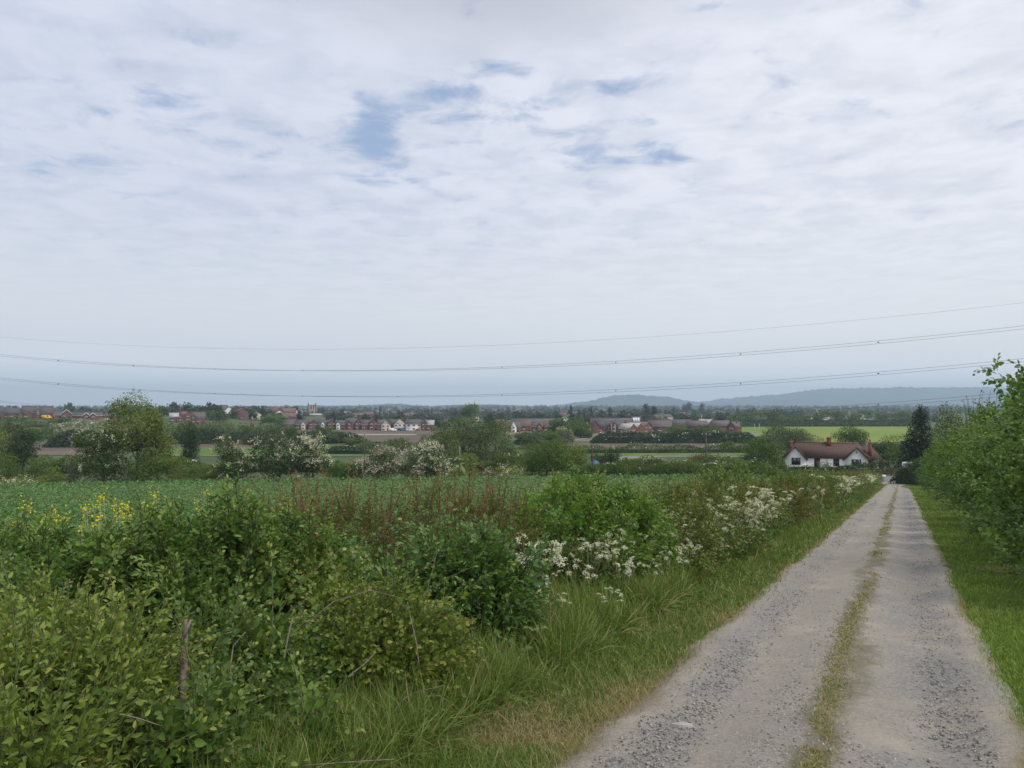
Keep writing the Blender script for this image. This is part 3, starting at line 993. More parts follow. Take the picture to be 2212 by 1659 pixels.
def add_window(root, x, z, w, h, y=-0.03, frame='trim_white', bars=True):
    f = G(); f.box(x - w / 2, x + w / 2, y - 0.05, y + 0.06, z - h / 2, z + h / 2)
    fo = f.build('window', M[frame], root, tint=False)
    p = G()
    b = 0.09 * min(1, w)
    if bars and w > 0.9:
        p.box(x - w / 2 + b, x - b / 3, y - 0.058, y - 0.045, z - h / 2 + b, z + h / 2 - b)
        p.box(x + b / 3, x + w / 2 - b, y - 0.058, y - 0.045, z - h / 2 + b, z + h / 2 - b)
    else:
        p.box(x - w / 2 + b, x + w / 2 - b, y - 0.058, y - 0.045, z - h / 2 + b, z + h / 2 - b)
    p.build('pane', M['glass'], fo, tint=False)
    return fo


def add_door(root, x, w=0.95, h=2.0, mat='dark_frame'):
    g = G(); g.box(x - w / 2, x + w / 2, -0.08, 0.05, 0.02, h)
    d = g.build('door', M[mat], root, tint=False)
    hnd = G(); hnd.box(x + w / 2 - 0.14, x + w / 2 - 0.08, -0.13, -0.08, 0.95, 1.12)
    hnd.build('handle', M['steel'], d, tint=False)


def house(label, u, vt, vb, w_px, style='R', wall='brick', roof='roof_slate', dep=8.0, wins=2, group='brick houses of the new estate', d=None, twist=0.0, chim=0, detail=True, cat='house', name='house', trim=False, gable_front=None, hip=False, eave=0.60):
    """w_px and rows in the 2212 px picture; the foot stands on the land at distance d"""
    d = d or dist(vb)
    x = (u - U0) / F * d
    zg = float(H(x, d))
    ztop = (V0 - vt) / F * d
    hgt = max(4.0, ztop - zg)
    w = w_px / F * d
    he = hgt * eave
    hr = hgt - he
    root = empty(name, (x, d, zg), label, cat, group, -math.atan2(x, d) + twist)
    g = G()
    if hip: 
        g.box(-w / 2, w / 2, 0, dep, -1.2, he)
    else: gable_wall(g, w, dep, he, hr, 'x' if style == 'R' else 'y')
    g.build('wall', M[wall], root, tint=False)
    r = G()
    if hip: hip_roof(r, w, dep, he + 0.003, hr)
    else: gable_roof(r, w, dep, he, hr, 'x' if style == 'R' else 'y')
    ro = r.build('roof', M[roof], root, tint=False)
    for c in range(chim):
        cg = G()
        cx = (-w / 2 + 0.6) if c == 0 else (w / 2 - 0.6)
        if style == 'R': cg.box(cx - 0.3, cx + 0.3, dep / 2 - 0.35, dep / 2 + 0.35, he + hr - 0.6, he + hr + 1.0)
        else: cg.box(w * 0.2 - 0.3, w * 0.2 + 0.3, dep * 0.6, dep * 0.6 + 0.7, he + hr * 0.3, he + hr + 0.9)
        cg.build('chimney', M[wall if wall.startswith('brick') else 'brick'], ro, tint=False)
    if trim:
        k = hr / (w / 2)
        for s in (-1, 1):
            bg = G()
            slab(bg, [(s * (w / 2 + 0.34), -0.42, he - 0.34 * k - 0.05), (0, -0.42, he + hr - 0.05), (0, -0.32, he + hr - 0.05), (s * (w / 2 + 0.34), -0.32, he - 0.34 * k - 0.05)], 0.26)
            bg.build('bargeboard', M['trim_white'], ro, tint=False)
    elif detail and style == 'R':
        gg = G(); gg.box(-w / 2 - 0.2, w / 2 + 0.2, -0.34, -0.22, he - 0.30, he - 0.12)
        gg.build('gutter', M['trim_white'], ro, tint=False)
    if gable_front:
        # a smaller gable that breaks forward from the front
        gx, gw, gmat, gh = gable_front
        gx, gw = gx * w, gw * w
        k = G()
        V = [(gx - gw / 2, -0.9, -1.2), (gx + gw / 2, -0.9, -1.2), (gx + gw / 2, -0.002, -1.2), (gx - gw / 2, -0.002, -1.2),
             (gx - gw / 2, -0.9, he), (gx + gw / 2, -0.9, he), (gx + gw / 2, -0.002, he), (gx - gw / 2, -0.002, he), (gx, -0.9, he + gh), (gx, dep * 0.3, he + gh)]
        k.add(V, [(4, 5, 8)], [(0, 1, 5, 4), (1, 2, 6, 5), (3, 0, 4, 7)])
        gb = k.build('front_gable', M[gmat], root, tint=False)
        k2 = G()
        for s in (-1, 1):
            slab(k2, [(gx + s * (gw / 2 + 0.2), -1.15, he - 0.2), (gx, -1.15, he + gh + 0.03), (gx, dep * 0.33, he + gh + 0.03), (gx + s * (gw / 2 + 0.2), dep * 0.05, he - 0.2)], 0.14)
        k2.build('gable_roof', M[roof], gb, tint=False)
        add_window(root, gx, he * 0.78, gw * 0.4, 1.2, -0.93)
        add_window(root, gx, he * 0.27, gw * 0.45, 1.3, -0.93)
    if detail and wins:
        floors = [he * 0.27, he * 0.78] if he > 3.6 else [he * 0.5]
        n = wins
        for fz in floors:
            for i in range(n):
                xx = -w / 2 + w * (i + 0.5) / n
                if gable_front and abs(xx - gable_front[0] * w) < gable_front[1] * w * 0.55 + 0.6: continue
                if fz == floors[0] and i == n - 1 and n > 1:
                    add_door(root, xx); continue
                add_window(root, xx, fz, min(1.7, w / n * 0.5), 1.15)
    return root


GL = 'houses of the estate on the left rise'
def left_house(label, u, vt, vb, w, **kw):
    kw.setdefault('eave', 0.52)
    return house(label, u, vt, vb, w, group=GL, d=kw.pop('d', 500), **kw)

left_house('dark-roofed house at the left edge of the rise', -6, 877, 906, 22, wins=2)
left_house('wide low brick house left of the tall pair', 24, 881, 906, 32, wins=3, d=520)
left_house('tall brick house with slate roof, left of the tall pair', 63, 876.5, 907, 26, wins=2, dep=10, chim=0)
left_house('tall brick house with slate roof, right of the tall pair', 100, 877.5, 908, 25, wins=2, dep=10)
left_house('slate-roofed house set back between the tall pair', 81, 886, 907, 18, d=540, wins=2, roof='roof_brown')
left_house('slate-roofed house beside the white-trimmed gable', 122, 889, 908, 26, d=530, wins=2)
left_house('brick house with white-trimmed gable facing the valley', 144, 885, 908, 20, style='G', trim=True, wins=2)
left_house('long slate roof behind the pair of small gables', 200, 892, 911, 92, d=520, wins=0, dep=9)
left_house('first small white-trimmed gable before the long slate roof', 186, 898.5, 912, 14, style='G', trim=True, d=490, wins=1, dep=6)
left_house('second small white-trimmed gable before the long slate roof', 201, 898.5, 912, 14, style='G', trim=True, d=490, wins=1, dep=6)

GC = 'houses of the estate left of the willow'
def mid_house(label, u, vt, vb, w, **kw):
    return house(label, u, vt, vb, w, group=kw.pop('group', GC), **kw)

mid_house('pale-roofed house just right of the tall ash tree', 376, 892, 914, 18, d=520, roof='roof_pale', wall='brick_dull', wins=2)
mid_house('brick house with sloping red roof behind the ash tree', 388, 892, 914, 16, style='G', d=530, roof='roof_red', wins=1)
mid_house('second gabled red-roofed house behind the bushes', 406, 889, 914, 22, style='G', d=540, roof='roof_red', wins=1, twist=0.4)
mid_house('brick house with wide dark roof and corner gable', 428, 891, 914, 28, d=530, roof='roof_brown', wins=3, gable_front=(-0.36, 0.3, 'brick_dull', 2.2), chim=1)
mid_house('small gabled house far behind the round trees', 522, 903, 914, 12, style='G', d=640, roof='roof_brown', wins=1)
mid_house('long white-roofed shed among the town roofs', 522, 893.5, 901, 30, d=1150, roof='white_paint', wall='render_white', wins=0, dep=20, cat='shed', name='shed', eave=0.7)
mid_house('white-fronted shop hall beside the long shed', 568, 896, 905, 16, d=980, roof='roof_pale', wall='render_white', wins=2, dep=14, cat='hall', name='hall', eave=0.75)

terr = [
    (625, 907, 928, 28, 'R', 'brick', 'roof_brown', None, 'first brick house of the long terrace from the left'),
    (652, 907.5, 928, 27, 'R', 'brick', 'roof_slate', (0.1, 0.34, 'render_cream', 1.8), 'terrace house with pale front gable below the church tower'),
    (677, 907, 928, 22, 'G', 'brick', 'roof_slate', None, 'terrace house with wide brick gable below the church tower'),
    (697, 908, 928, 20, 'R', 'brick_dull', 'roof_slate', (0.0, 0.42, 'render_white', 1.8), 'terrace house with white front gable right of the church tower'),
    (716, 905.5, 928, 18, 'G', 'brick', 'roof_slate', None, 'brick gable house in the middle of the terrace'),
    (735, 908, 928, 22, 'R', 'brick', 'roof_slate', (-0.2, 0.36, 'render_white', 1.8), 'terrace house with slate roof and white dormer gable'),
    (758, 903.5, 929, 24, 'R', 'brick', 'roof_slate', (-0.15, 0.3, 'brick', 2.0), 'tall dark-roofed house with a dormer over the terrace'),
    (774, 903, 929, 14, 'G', 'brick', 'roof_brown', None, 'narrow red gable house beside the dormer house'),
    (790, 907, 929, 20, 'R', 'brick', 'roof_slate', None, 'low slate-roofed house right of the narrow red gable'),
    (807, 904, 929, 20, 'G', 'brick', 'roof_slate', None, 'red gable house left of the white rendered pair'),
    (823, 907, 930, 16, 'R', 'brick', 'roof_brown', None, 'brown-roofed house touching the smaller white gable'),
    (833, 908, 930.5, 19, 'G', 'render_cream', 'roof_brown', None, 'smaller white rendered gable house of the pair'),
    (850, 906, 929.5, 15, 'R', 'brick_dull', 'roof_slate', None, 'slate-roofed house between the two white gables'),
    (864, 904.5, 930, 26, 'G', 'render_cream', 'roof_slate', None, 'larger white rendered gable house of the pair'),
    (894, 906, 930, 34, 'R', 'render_white', 'roof_slate', None, 'long house with white upper wall right of the white gables'),
    (917, 906, 930, 12, 'G', 'brick', 'roof_slate', None, 'dark red gable house before the willow'),
    (929, 908, 930, 16, 'R', 'brick', 'roof_pale', None, 'pale-roofed end house beside the willow'),
]
for i, (u, vt, vb, w, st, wl, rf, gf, lb) in enumerate(terr):
    mid_house(lb, u, vt, vb, w, style=st, wall=wl, roof=rf, gable_front=gf, wins=2 if w < 26 else 3, twist=(-0.12 + 0.06 * (i % 5)), chim=1 if i % 3 == 1 else 0, dep=8 + (i % 3))

GR = 'houses of the estate right of the willow'
right = [
    (1080, 906.5, 932, 20, 'R', 'brick', 'roof_red', None, 'red-roofed house at the right edge of the willow', {}),
    (1096, 909, 932, 18, 'R', 'brick_dull', 'roof_brown', None, 'brown-roofed house left of the white gable', {}),
    (1112, 911, 934, 28, 'R', 'brick', 'roof_brown', (-0.08, 0.42, 'render_white', 3.2), 'brick house with one steep white front gable', {}),
    (1137, 909, 932, 26, 'R', 'brick', 'roof_red', None, 'red-roofed house right of the steep white gable', {}),
    (1146, 905, 932, 12, 'G', 'render_white', 'roof_brown', None, 'thin white gable peeping over the red roofs', {'d': 560}),
    (1160, 911, 934, 24, 'R', 'brick', 'roof_brown', (0.2, 0.36, 'brick', 2.4), 'brick house with twin gables half hidden by a bush', {}),
    (1186, 910.5, 934, 30, 'R', 'brick', 'roof_red', None, 'brick house at the left of the tall green trees', {}),
    (1160, 904.5, 930, 110, 'R', 'brick_dull', 'roof_brown', None, 'long roof ridge behind the red-roofed houses', {'d': 600, 'wins': 0, 'dep': 10}),
    (1268, 912, 934, 20, 'R', 'render_cream', 'roof_red', None, 'small cream house with a pyramid roof by the trees', {'hip': True}),
    (1285, 907, 936, 18, 'G', 'brick', 'roof_brown', None, 'plain red gable end at the left of the close', {'wins': 0, 'dep': 11}),
    (1303, 910, 936, 24, 'R', 'brick', 'roof_slate', None, 'slate-roofed house beside the plain red gable', {'d': 490}),
    (1316, 913, 936, 18, 'R', 'brick', 'roof_slate', (0.0, 0.5, 'brick', 2.5), 'brick house with bay gable left of the lamp posts', {}),
    (1334, 909.5, 936.5, 26, 'R', 'brick', 'roof_slate', (-0.3, 0.34, 'brick', 2.6), 'wide slate-roofed house facing the pair of lamp posts', {}),
    (1351, 909, 937, 15, 'G', 'brick', 'roof_slate', None, 'red gable end right of the pair of lamp posts', {'wins': 0, 'dep': 10}),
    (1320, 903.5, 930, 90, 'R', 'brick_dull', 'roof_brown', None, 'long brown roof behind the close of houses', {'d': 600, 'wins': 0, 'dep': 10}),
    (1368, 915, 942, 22, 'G', 'brick', 'roof_pale', None, 'first of three stepped red gable ends, lowest and nearest', {'wins': 0, 'twist': 0.75, 'dep': 9}),
    (1384, 913.5, 941, 22, 'G', 'brick', 'roof_pale', None, 'second of three stepped red gable ends, the middle one', {'wins': 0, 'twist': 0.75, 'dep': 9, 'd': 450}),
    (1400, 911.5, 939, 22, 'G', 'brick', 'roof_red', None, 'third of three stepped red gable ends, the highest', {'wins': 2, 'twist': 0.75, 'dep': 9, 'd': 465}),
    (1351, 928, 942, 40, 'R', 'brick', 'roof_slate', None, 'low hip-roofed garage block below the stepped gables', {'hip': True, 'wins': 0, 'd': 425}),
    (1374, 900, 925, 20, 'R', 'brick', 'roof_slate', None, 'house roof carrying bright solar panels', {'d': 620, 'wins': 0}),
    (1350, 900.5, 925, 26, 'G', 'brick', 'roof_slate', None, 'row end with saw-tooth slate gables behind the close', {'d': 610, 'wins': 0}),
    (1425, 908.5, 936, 50, 'R', 'brick_dull', 'roof_brown', None, 'broad dark roof left of the round hedge trees', {'wins': 3, 'dep': 11}),
    (1465, 906.5, 934, 52, 'R', 'brick_dull', 'roof_slate', None, 'broad slate roof behind the round hedge trees', {'wins': 0, 'd': 520}),
    (1504, 909, 934, 44, 'R', 'brick_dull', 'roof_brown', None, 'brown roof over the middle of the hedge trees', {'wins': 0, 'd': 500}),
    (1524, 905.5, 934, 16, 'G', 'brick', 'roof_pale', None, 'first pale-edged red gable behind the hedge trees', {'wins': 1, 'd': 520, 'trim': True, 'twist': 0.5}),
    (1536, 906, 934, 14, 'G', 'brick', 'roof_pale', None, 'second pale-edged red gable behind the hedge trees', {'wins': 1, 'd': 510, 'trim': True, 'twist': 0.5}),
    (1555, 908.5, 936, 38, 'R', 'brick_dull', 'roof_brown', None, 'brown roof left of the end red gable house', {'wins': 0, 'd': 490}),
    (1579, 911, 941, 20, 'G', 'brick', 'roof_brown', None, 'end red gable house nearest the yellow-green field', {'wins': 1, 'twist': -0.35, 'dep': 10, 'd': 440, 'chim': 1}),
    (1591, 912, 940, 12, 'R', 'brick', 'roof_red', None, 'brick wing joined behind the end red gable house', {'wins': 1, 'd': 452}),
]
for i, (u, vt, vb, w, st, wl, rf, gf, lb, kw) in enumerate(right):
    kw = dict(kw)
    kw.setdefault('wins', 2)
    house(lb, u, vt, vb, w, style=st, wall=wl, roof=rf, gable_front=gf, group=GR, **kw)

# solar panels on the roof behind the close
for k in range(3):
    d = 606.0
    x, y, z = at(1368 + k * 5, 906.5, d)
    g = G()
    slab(g, [(-0.7, -0.9, -1.6), (0.7, -0.9, -1.6), (0.7, 0.9, 1.6), (-0.7, 0.9, 1.6)], 0.08)
    tag(g.build('solar_panel', M['white_paint'], loc=(x, y - 3, z), tint=False), ('left', 'middle', 'right')[k] + ' bright panel on the solar-panelled roof', 'solar panel', 'solar panels on the roof')


# ---- church tower, spires
def church_tower():
    d = 1000.0
    x = (675 - U0) / F * d
    zg = float(H(x, d))
    zt = (V0 - 877.5) / F * d
    w = 9.2
    r = empty('church_tower', (x, d, zg), 'square stone bell tower with pinnacles rising over the town', 'church tower', None, -math.atan2(x, d) + 0.12)
    h = zt - zg
    g = G(); g.box(-w / 2, w / 2, 0, w, -1, h)
    b = g.build('tower_wall', M['stone'], r, tint=False)
    for zz in (h * 0.45, h * 0.72, h - 1.2):
        s = G(); s.box(-w / 2 - 0.3, w / 2 + 0.3, -0.3, w + 0.3, zz, zz + 0.5)
        s.build('string_course', M['stone_grey'], r, tint=False)
    p = G()
    for i in range(7):
        xx = -w / 2 + w * (i + 0.5) / 7
        for yy in (0.0, w - 0.4):
            p.box(xx - 0.42, xx + 0.42, yy, yy + 0.4, h + 0.003, h + 1.7)
    for i in range(1, 6):
        yy = w * (i + 0.5) / 7
        for xx in (-w / 2, w / 2 - 0.4): p.box(xx, xx + 0.4, yy - 0.42, yy + 0.42, h + 0.003, h + 1.7)
    p.build('parapet', M['stone_grey'], r, tint=False)
    for sx in (-1, 1):
        for yy in (0.0, w):
            q = G(); q.box(sx * w / 2 - 0.75, sx * w / 2 + 0.75, yy - 0.75, yy + 0.75, -1, h + 0.6)
            q.build('buttress', M['stone_grey'], r, tint=False)
            q = G(); q.tube([(sx * w / 2, yy, h + 0.6), (sx * w / 2, yy, h + 2.6), (sx * w / 2, yy, h + 5.2)], [0.6, 0.5, 0.06], 6)
            q.build('pinnacle', M['stone_grey'], r, tint=False)
    for xx in (-1.6, 1.6):
        q = G(); q.tube([(xx, 0.0, h), (xx, 0.0, h + 3.4)], [0.35, 0.05], 5)
        q.build('pinnacle', M['stone_grey'], r, tint=False)
    for xx in (-1.5, 1.5):
        q = G(); q.box(xx - 0.65, xx + 0.65, -0.06, 0.05, h * 0.75, h * 0.75 + 4.0)
        q.build('belfry_window', M['dark_stem'], r, tint=False)
    q = G(); q.box(-1.1, 1.1, -0.06, 0.05, h * 0.30, h * 0.30 + 4.0)
    q.build('window', M['dark_stem'], r, tint=False)
church_tower()

house('pale grey church roof at the foot of the bell tower', 684, 899.5, 908, 28, wall='stone_grey', roof='roof_pale', wins=0, dep=12, d=960, group='town buildings with a look of their own', cat='church', name='church_nave')


def spire(label, u, vt, vb, d, wpx, mat):
    x = (u - U0) / F * d
    zg = float(H(x, d))
    zt = (V0 - vt) / F * d
    zb = (V0 - vb) / F * d
    w = wpx / F * d
    r = empty('church_spire', (x, d, zg), label, 'church', None, -math.atan2(x, d))
    g = G(); g.box(-w / 2, w / 2, 0, w, -1, zb - zg)
    g.build('tower_wall', M[mat], r, tint=False)
    g = G(); g.tube([(0, w / 2, zb - zg + 0.003), (0, w / 2, zt - zg)], [w * 0.62, 0.05], 8)
    g.build('spire', M['stone_grey'], r, tint=False)
spire('thin dark church spire over the roofs left of the tower', 615, 872, 885, 1350, 4.0, 'stone_grey')
spire('pink pyramid-topped brick turret among the green trees', 545, 899.5, 908, 560, 8.0, 'brick_dull')
spire('thin grey spire behind the tall round tree', 1025, 864, 876, 1900, 3.0, 'stone_grey')

# ---- the white cottage pair by the road
def cottage():
    d = 148.0
    sc = d / F / 6.7215            # metres per pixel of the enlarged crop it was measured in
    u0 = (3000 + 335 / 3.687) / 1.823 - 5
    x = (u0 - U0) / F * d
    zb = (V0 - 1010.5) / F * d
    r = empty('cottage', (x, d, zb), 'long white cottage pair with red-brown tiled roof and brick chimneys', 'cottage', None, -0.37)
    r.scale = (0.95, 0.95, 0.97)
    W, he, D = 18.2, 2.1, 7.0
    B = -1.4
    white = plain('limewash', (0.90, 0.90, 0.90), 0.8, 0.04, 0.8, 0.2)
    tile = plain('old_tile', (0.100, 0.066, 0.056), 0.85, 0.25, 4.0, 0.15, 0.2)
    # main range and the two front gables, each a closed wall body
    g = G(); g.box(0, W - 2.3, 0.75, D, B, he)
    g.build('wall', white, r, tint=False)
    g = G(); g.box(W - 2.28, W - 0.9, 2.2, D, B, he)
    g.build('side_wall', white, r, tint=False)
    zr = 4.95
    # main hipped roof
    m = G()
    a, b, c, e = -0.25, W - 1.7, 0.40, D + 0.35
    ym = (c + e) / 2
    m.add([(a, c, he - 0.12), (b, c, he - 0.12), (b, e, he - 0.12), (a, e, he - 0.12), (a + 2.9, ym, zr), (b - 2.2, ym, zr)],
          [(1, 2, 5), (3, 0, 4)], [(0, 1, 5, 4), (2, 3, 4, 5), (0, 3, 2, 1)])
    ro = m.build('roof', tile, r, tint=False)
    # lower hipped roof over the right end and its open porch
    m = G()
    a2, b2, c2, e2 = W - 5.2, W + 0.35, 0.85, D - 0.2
    m.add([(a2, c2, he - 0.1), (b2, c2, he - 0.1), (b2, e2, he - 0.1), (a2, e2, he - 0.1), (a2 + 1.5, (c2 + e2) / 2, 4.35), (b2 - 2.0, (c2 + e2) / 2, 4.35)],
          [(1, 2, 5), (3, 0, 4)], [(0, 1, 5, 4), (2, 3, 4, 5), (0, 3, 2, 1)])
    m.build('porch_roof', tile, r, tint=False)
    ridge = G(); ridge.tube([(2.65, ym, zr + 0.02), (W - 3.9, ym, zr + 0.02)], 0.14, 6)
    ridge.build('ridge', plain('ridge_tile', (0.22, 0.115, 0.075), 0.8, 0.3, 3, 0.2), ro, tint=False)
    for (x0, x1, ap) in ((0.42, 4.35, 4.28), (11.55, 15.8, 4.2)):
        xm = (x0 + x1) / 2
        k = G()
        k.add([(x0, 0, B), (x1, 0, B), (x1, 0.748, B), (x0, 0.748, B), (x0, 0, he), (x1, 0, he), (x1, 0.748, he), (x0, 0.748, he), (xm, 0, ap), (xm, 3.0, ap), (x0, 1.2, he), (x1, 1.2, he)],
              [(4, 5, 8)], [(0, 1, 5, 4), (1, 2, 6, 5), (3, 0, 4, 7)])
        k.build('front_gable', white, r, tint=False)
        rr = G()
        kk = (ap - he) / ((x1 - x0) / 2)
        for s in (-1, 1):
            ex = xm + s * ((x1 - x0) / 2 + 0.30)
            slab(rr, [(ex, -0.32, he - 0.30 * kk), (xm, -0.32, ap + 0.02), (xm, 3.6, ap + 0.02), (ex, 1.5, he - 0.30 * kk)], 0.12)
        gr = rr.build('gable_roof', tile, r, tint=False)
        for s in (-1, 1):
            bb = G()
            ex = xm + s * ((x1 - x0) / 2 + 0.32)
            slab(bb, [(ex, -0.40, he - 0.32 * kk - 0.12), (xm, -0.40, ap - 0.12), (xm, -0.325, ap - 0.12), (ex, -0.325, he - 0.32 * kk - 0.12)], 0.25)
            bb.build('bargeboard', M['dark_frame'], gr, tint=False)
    def win(xc, zc, w, h, y):
        f = add_window(r, xc, zc, w, h, y, 'dark_frame')
    win(2.55, 1.36, 1.7, 1.36, -0.03)
    win(13.65, 1.32, 1.75, 1.34, -0.03)
    # door and tall window between the gables
    g = G(); g.box(5.95, 7.05, 0.66, 0.80, -0.2, 2.0)
    dd = g.build('door', M['dark_frame'], r, tint=False)
    g = G(); g.box(6.86, 6.92, 0.60, 0.66, 0.85, 1.0); g.build('handle', M['steel'], dd, tint=False)
    win(10.05, 1.25, 1.1, 1.4, 0.72)
    g = G(); g.tube([(0.02, -0.12 + 0.75, B), (0.02, 0.63, he)], 0.06, 6); g.build('drainpipe', M['dark_frame'], r, tint=False)
    g = G(); g.tube([(8.35, 0.68, B), (8.35, 0.68, he)], 0.05, 6); g.build('drainpipe', M['dark_frame'], r, tint=False)
    for px in (16.6, 17.75):
        g = G(); g.box(px - 0.09, px + 0.09, 1.0, 1.18, B, he - 0.1); g.build('porch_post', M['dark_frame'], r, tint=False)
    g = G(); g.box(15.85, 16.45, 2.1, 2.2, 0.6, 1.6); g.build('window', M['dark_frame'], r, tint=False)
    g = G(); g.box(13.55, 13.85, -0.03, 0.02, 3.15, 3.5); g.build('vent', M['bark_pale'], r, tint=False)
    # chimneys
    for (cx, cy, cw, z0, z1, pots) in ((1.55, 4.2, 0.62, 2.9, 5.2, 1), (8.75, ym - 0.4, 0.82, 4.0, 6.1, 0), (16.2, 2.0, 0.55, 2.4, 5.35, 1)):
        g = G(); g.box(cx - cw / 2, cx + cw / 2, cy - 0.4, cy + 0.4, z0, z1)
        ch = g.build('chimney', plain('chimney_brick', (0.20, 0.075, 0.05), 0.85, 0.3, 5, 0.2), r, tint=False)
        g = G(); g.box(cx - cw / 2 - 0.06, cx + cw / 2 + 0.06, cy - 0.46, cy + 0.46, z1 - 0.35, z1 - 0.12)
        g.build('chimney_band', M['bark_pale'] if pots else M['brick'], ch, tint=False)
        if pots:
            g = G(); g.tube([(cx, cy, z1), (cx, cy, z1 + 0.45)], [0.15, 0.12], 8)
            g.build('chimney_pot', M['brick'], ch, tint=False)
    c, s = math.cos(-0.37), math.sin(-0.37)
    def world(lx, ly, lz): return (x + c * lx - s * ly, d + s * lx + c * ly, zb + lz)
    # low brick garden wall before the middle of the house
    g = G(); g.box(-3.9, 3.9, -0.12, 0.12, -1.5, 0.12)
    g.box(-3.95, 3.95, -0.17, 0.17, 0.122, 0.2)
    w = g.build('garden_wall', M['brick_dull'], loc=world(8.2, -1.6, 0), tint=False)
    w.rotation_euler = (0, 0, -0.37)
    tag(w, 'low brick garden wall before the white cottage', 'wall')
cottage()


# ---- vehicles seen small through gaps
def vehicle(name, label, cat, loc, rz, paint, van=False, L=4.3, Wd=1.75, Hh=1.48):
    r = empty(name, loc, label, cat, 'parked vehicles', rz)
    if van: prof = [(0, 0.35), (0, 1.9), (0.12, Hh), (L - 1.5, Hh), (L - 0.75, 1.25), (L - 0.1, 1.0), (L, 0.4)]
    else: prof = [(0, 0.4), (0.05, 0.95), (0.55, 1.02), (1.0, Hh), (2.7, Hh), (3.3, 1.0), (L - 0.1, 0.8), (L, 0.38)]
    if van: Hh = max(Hh, 1.95); prof = [(a, Hh if b == 1.48 else b) for a, b in prof]
    n = len(prof)
    V = [(a - L / 2, s * Wd / 2, b) for s in (-1, 1) for a, b in prof]
    g = G()
    Q = [(i, (i + 1) % n, n + (i + 1) % n, n + i) for i in range(n)]
    T = [(0, i + 1, i) for i in range(1, n - 1)] + [(n, n + i, n + i + 1) for i in range(1, n - 1)]
    g.add(V, T, Q)
    g.build('body', M[paint], r, tint=False)
    for s in (-1, 1):
        g = G()
        yy = s * (Wd / 2 + 0.012)
        if van: q = [(L - 2.1, 1.15), (L - 1.0, 1.15), (L - 1.5, Hh - 0.15), (L - 2.1, Hh - 0.15)]
        else: q = [(0.75, 1.02), (3.15, 1.02), (2.62, Hh - 0.08), (1.1, Hh - 0.08)]
        V = [(a - L / 2, yy, b) for a, b in q] + [(a - L / 2, yy - s * 0.03, b) for a, b in q]
        g.add(V, None, [(0, 1, 2, 3), (7, 6, 5, 4)] + [(i, (i + 1) % 4, 4 + (i + 1) % 4, 4 + i) for i in range(4)])
        g.build('side_window', M['glass'], r, tint=False)
        for a in (0.85, L - 0.85):
            g = G(); g.tube([(a - L / 2, s * (Wd / 2 - 0.2), 0.32), (a - L / 2, s * (Wd / 2 + 0.02), 0.32)], 0.32, 14)
            wh = g.build('wheel', M['tyre'], r, tint=False)
            g = G(); g.tube([(a - L / 2, s * (Wd / 2 + 0.02), 0.32), (a - L / 2, s * (Wd / 2 + 0.035), 0.32)], 0.19, 10)
            g.build('rim', M['silver_paint'], wh, tint=False)
    return r

def gpos(u, d, dz=0.0):
    x, y, z = on_ground(u, d)
    return (x, y, z + dz)

vehicle('van', 'white van parked beyond the right-hand hedge by the road', 'van', gpos(1986, 122), 0.2, 'white_paint', True, 4.8, 1.9, 2.0)
vehicle('car', 'white car glimpsed through the hedge below the tall pole', 'car', gpos(1535, 122, 0.0), 0.1, 'white_paint')
vehicle('van', 'white van parked before the smaller white gable', 'van', gpos(849, dist(931.5)), 0.1, 'white_paint', True, 5.0, 2.0, 2.1)
vehicle('van', 'blue van parked before the larger white gable', 'van', gpos(867, dist(931)), -0.2, 'blue_paint', True, 5.0, 2.0, 2.1)
vehicle('car', 'white car parked right of the blue van', 'car', gpos(884, dist(931)), 0.3, 'white_paint')
vehicle('car', 'dark red car parked before the long white-walled house', 'car', gpos(903, dist(931)), 0.1, 'red_paint')
vehicle('car', 'white car parked on the drive of the brick close', 'car', gpos(1302, 455), 0.1, 'white_paint')
vehicle('van', 'yellow van parked below the tall pair of houses', 'van', gpos(101, 488, 0.2), 0.1, 'yellow_paint', True, 5.6, 2.1, 2.4)

# ---- poles, posts, tank, fence, sign
def pole(label, u, vt, d, r=0.13, mat='pole_wood', arm=True):
    x, y, z = on_ground(u, d)
    top = (V0 - vt) / F * d
    root = empty('utility_pole', (x, y, z), label, 'utility pole', 'wooden utility poles in the valley')
    g = G(); g.tube([(0, 0, -0.5), (0, 0, (top - z) / 2), (0, 0, top - z)], [r, r * 0.9, r * 0.75], 8)
    g.build('shaft', M[mat], root, tint=False)
    if arm:
        g = G(); g.box(-0.75, 0.75, -0.18, -0.08, top - z - 0.5, top - z - 0.36)
        a = g.build('crossarm', M[mat], root, tint=False)
        for xx in (-0.65, 0, 0.65):
            g = G(); g.tube([(xx, -0.13, top - z - 0.36), (xx, -0.13, top - z - 0.14)], [0.06, 0.045], 6)
            g.build('insulator', M['grey_post'], a, tint=False)
pole('dark slender pole standing before the blue tank', 1279, 961, 128, 0.17, 'dark_stem', arm=False)
pole('tall wooden pole with crossarm left of the white cottage', 1525, 934.5, 128, 0.15)
pole('pale bare pole beside the big willow', 993, 963.5, 150, 0.15, 'bark_pale', arm=False)
pole('thin pole behind the pinkish hawthorn', 787, 936, 215, 0.14, 'pole_wood', arm=False)
pole('short leaning pole between willow and round bush', 1264, 985, 122, 0.07, 'bark_pale', arm=False)

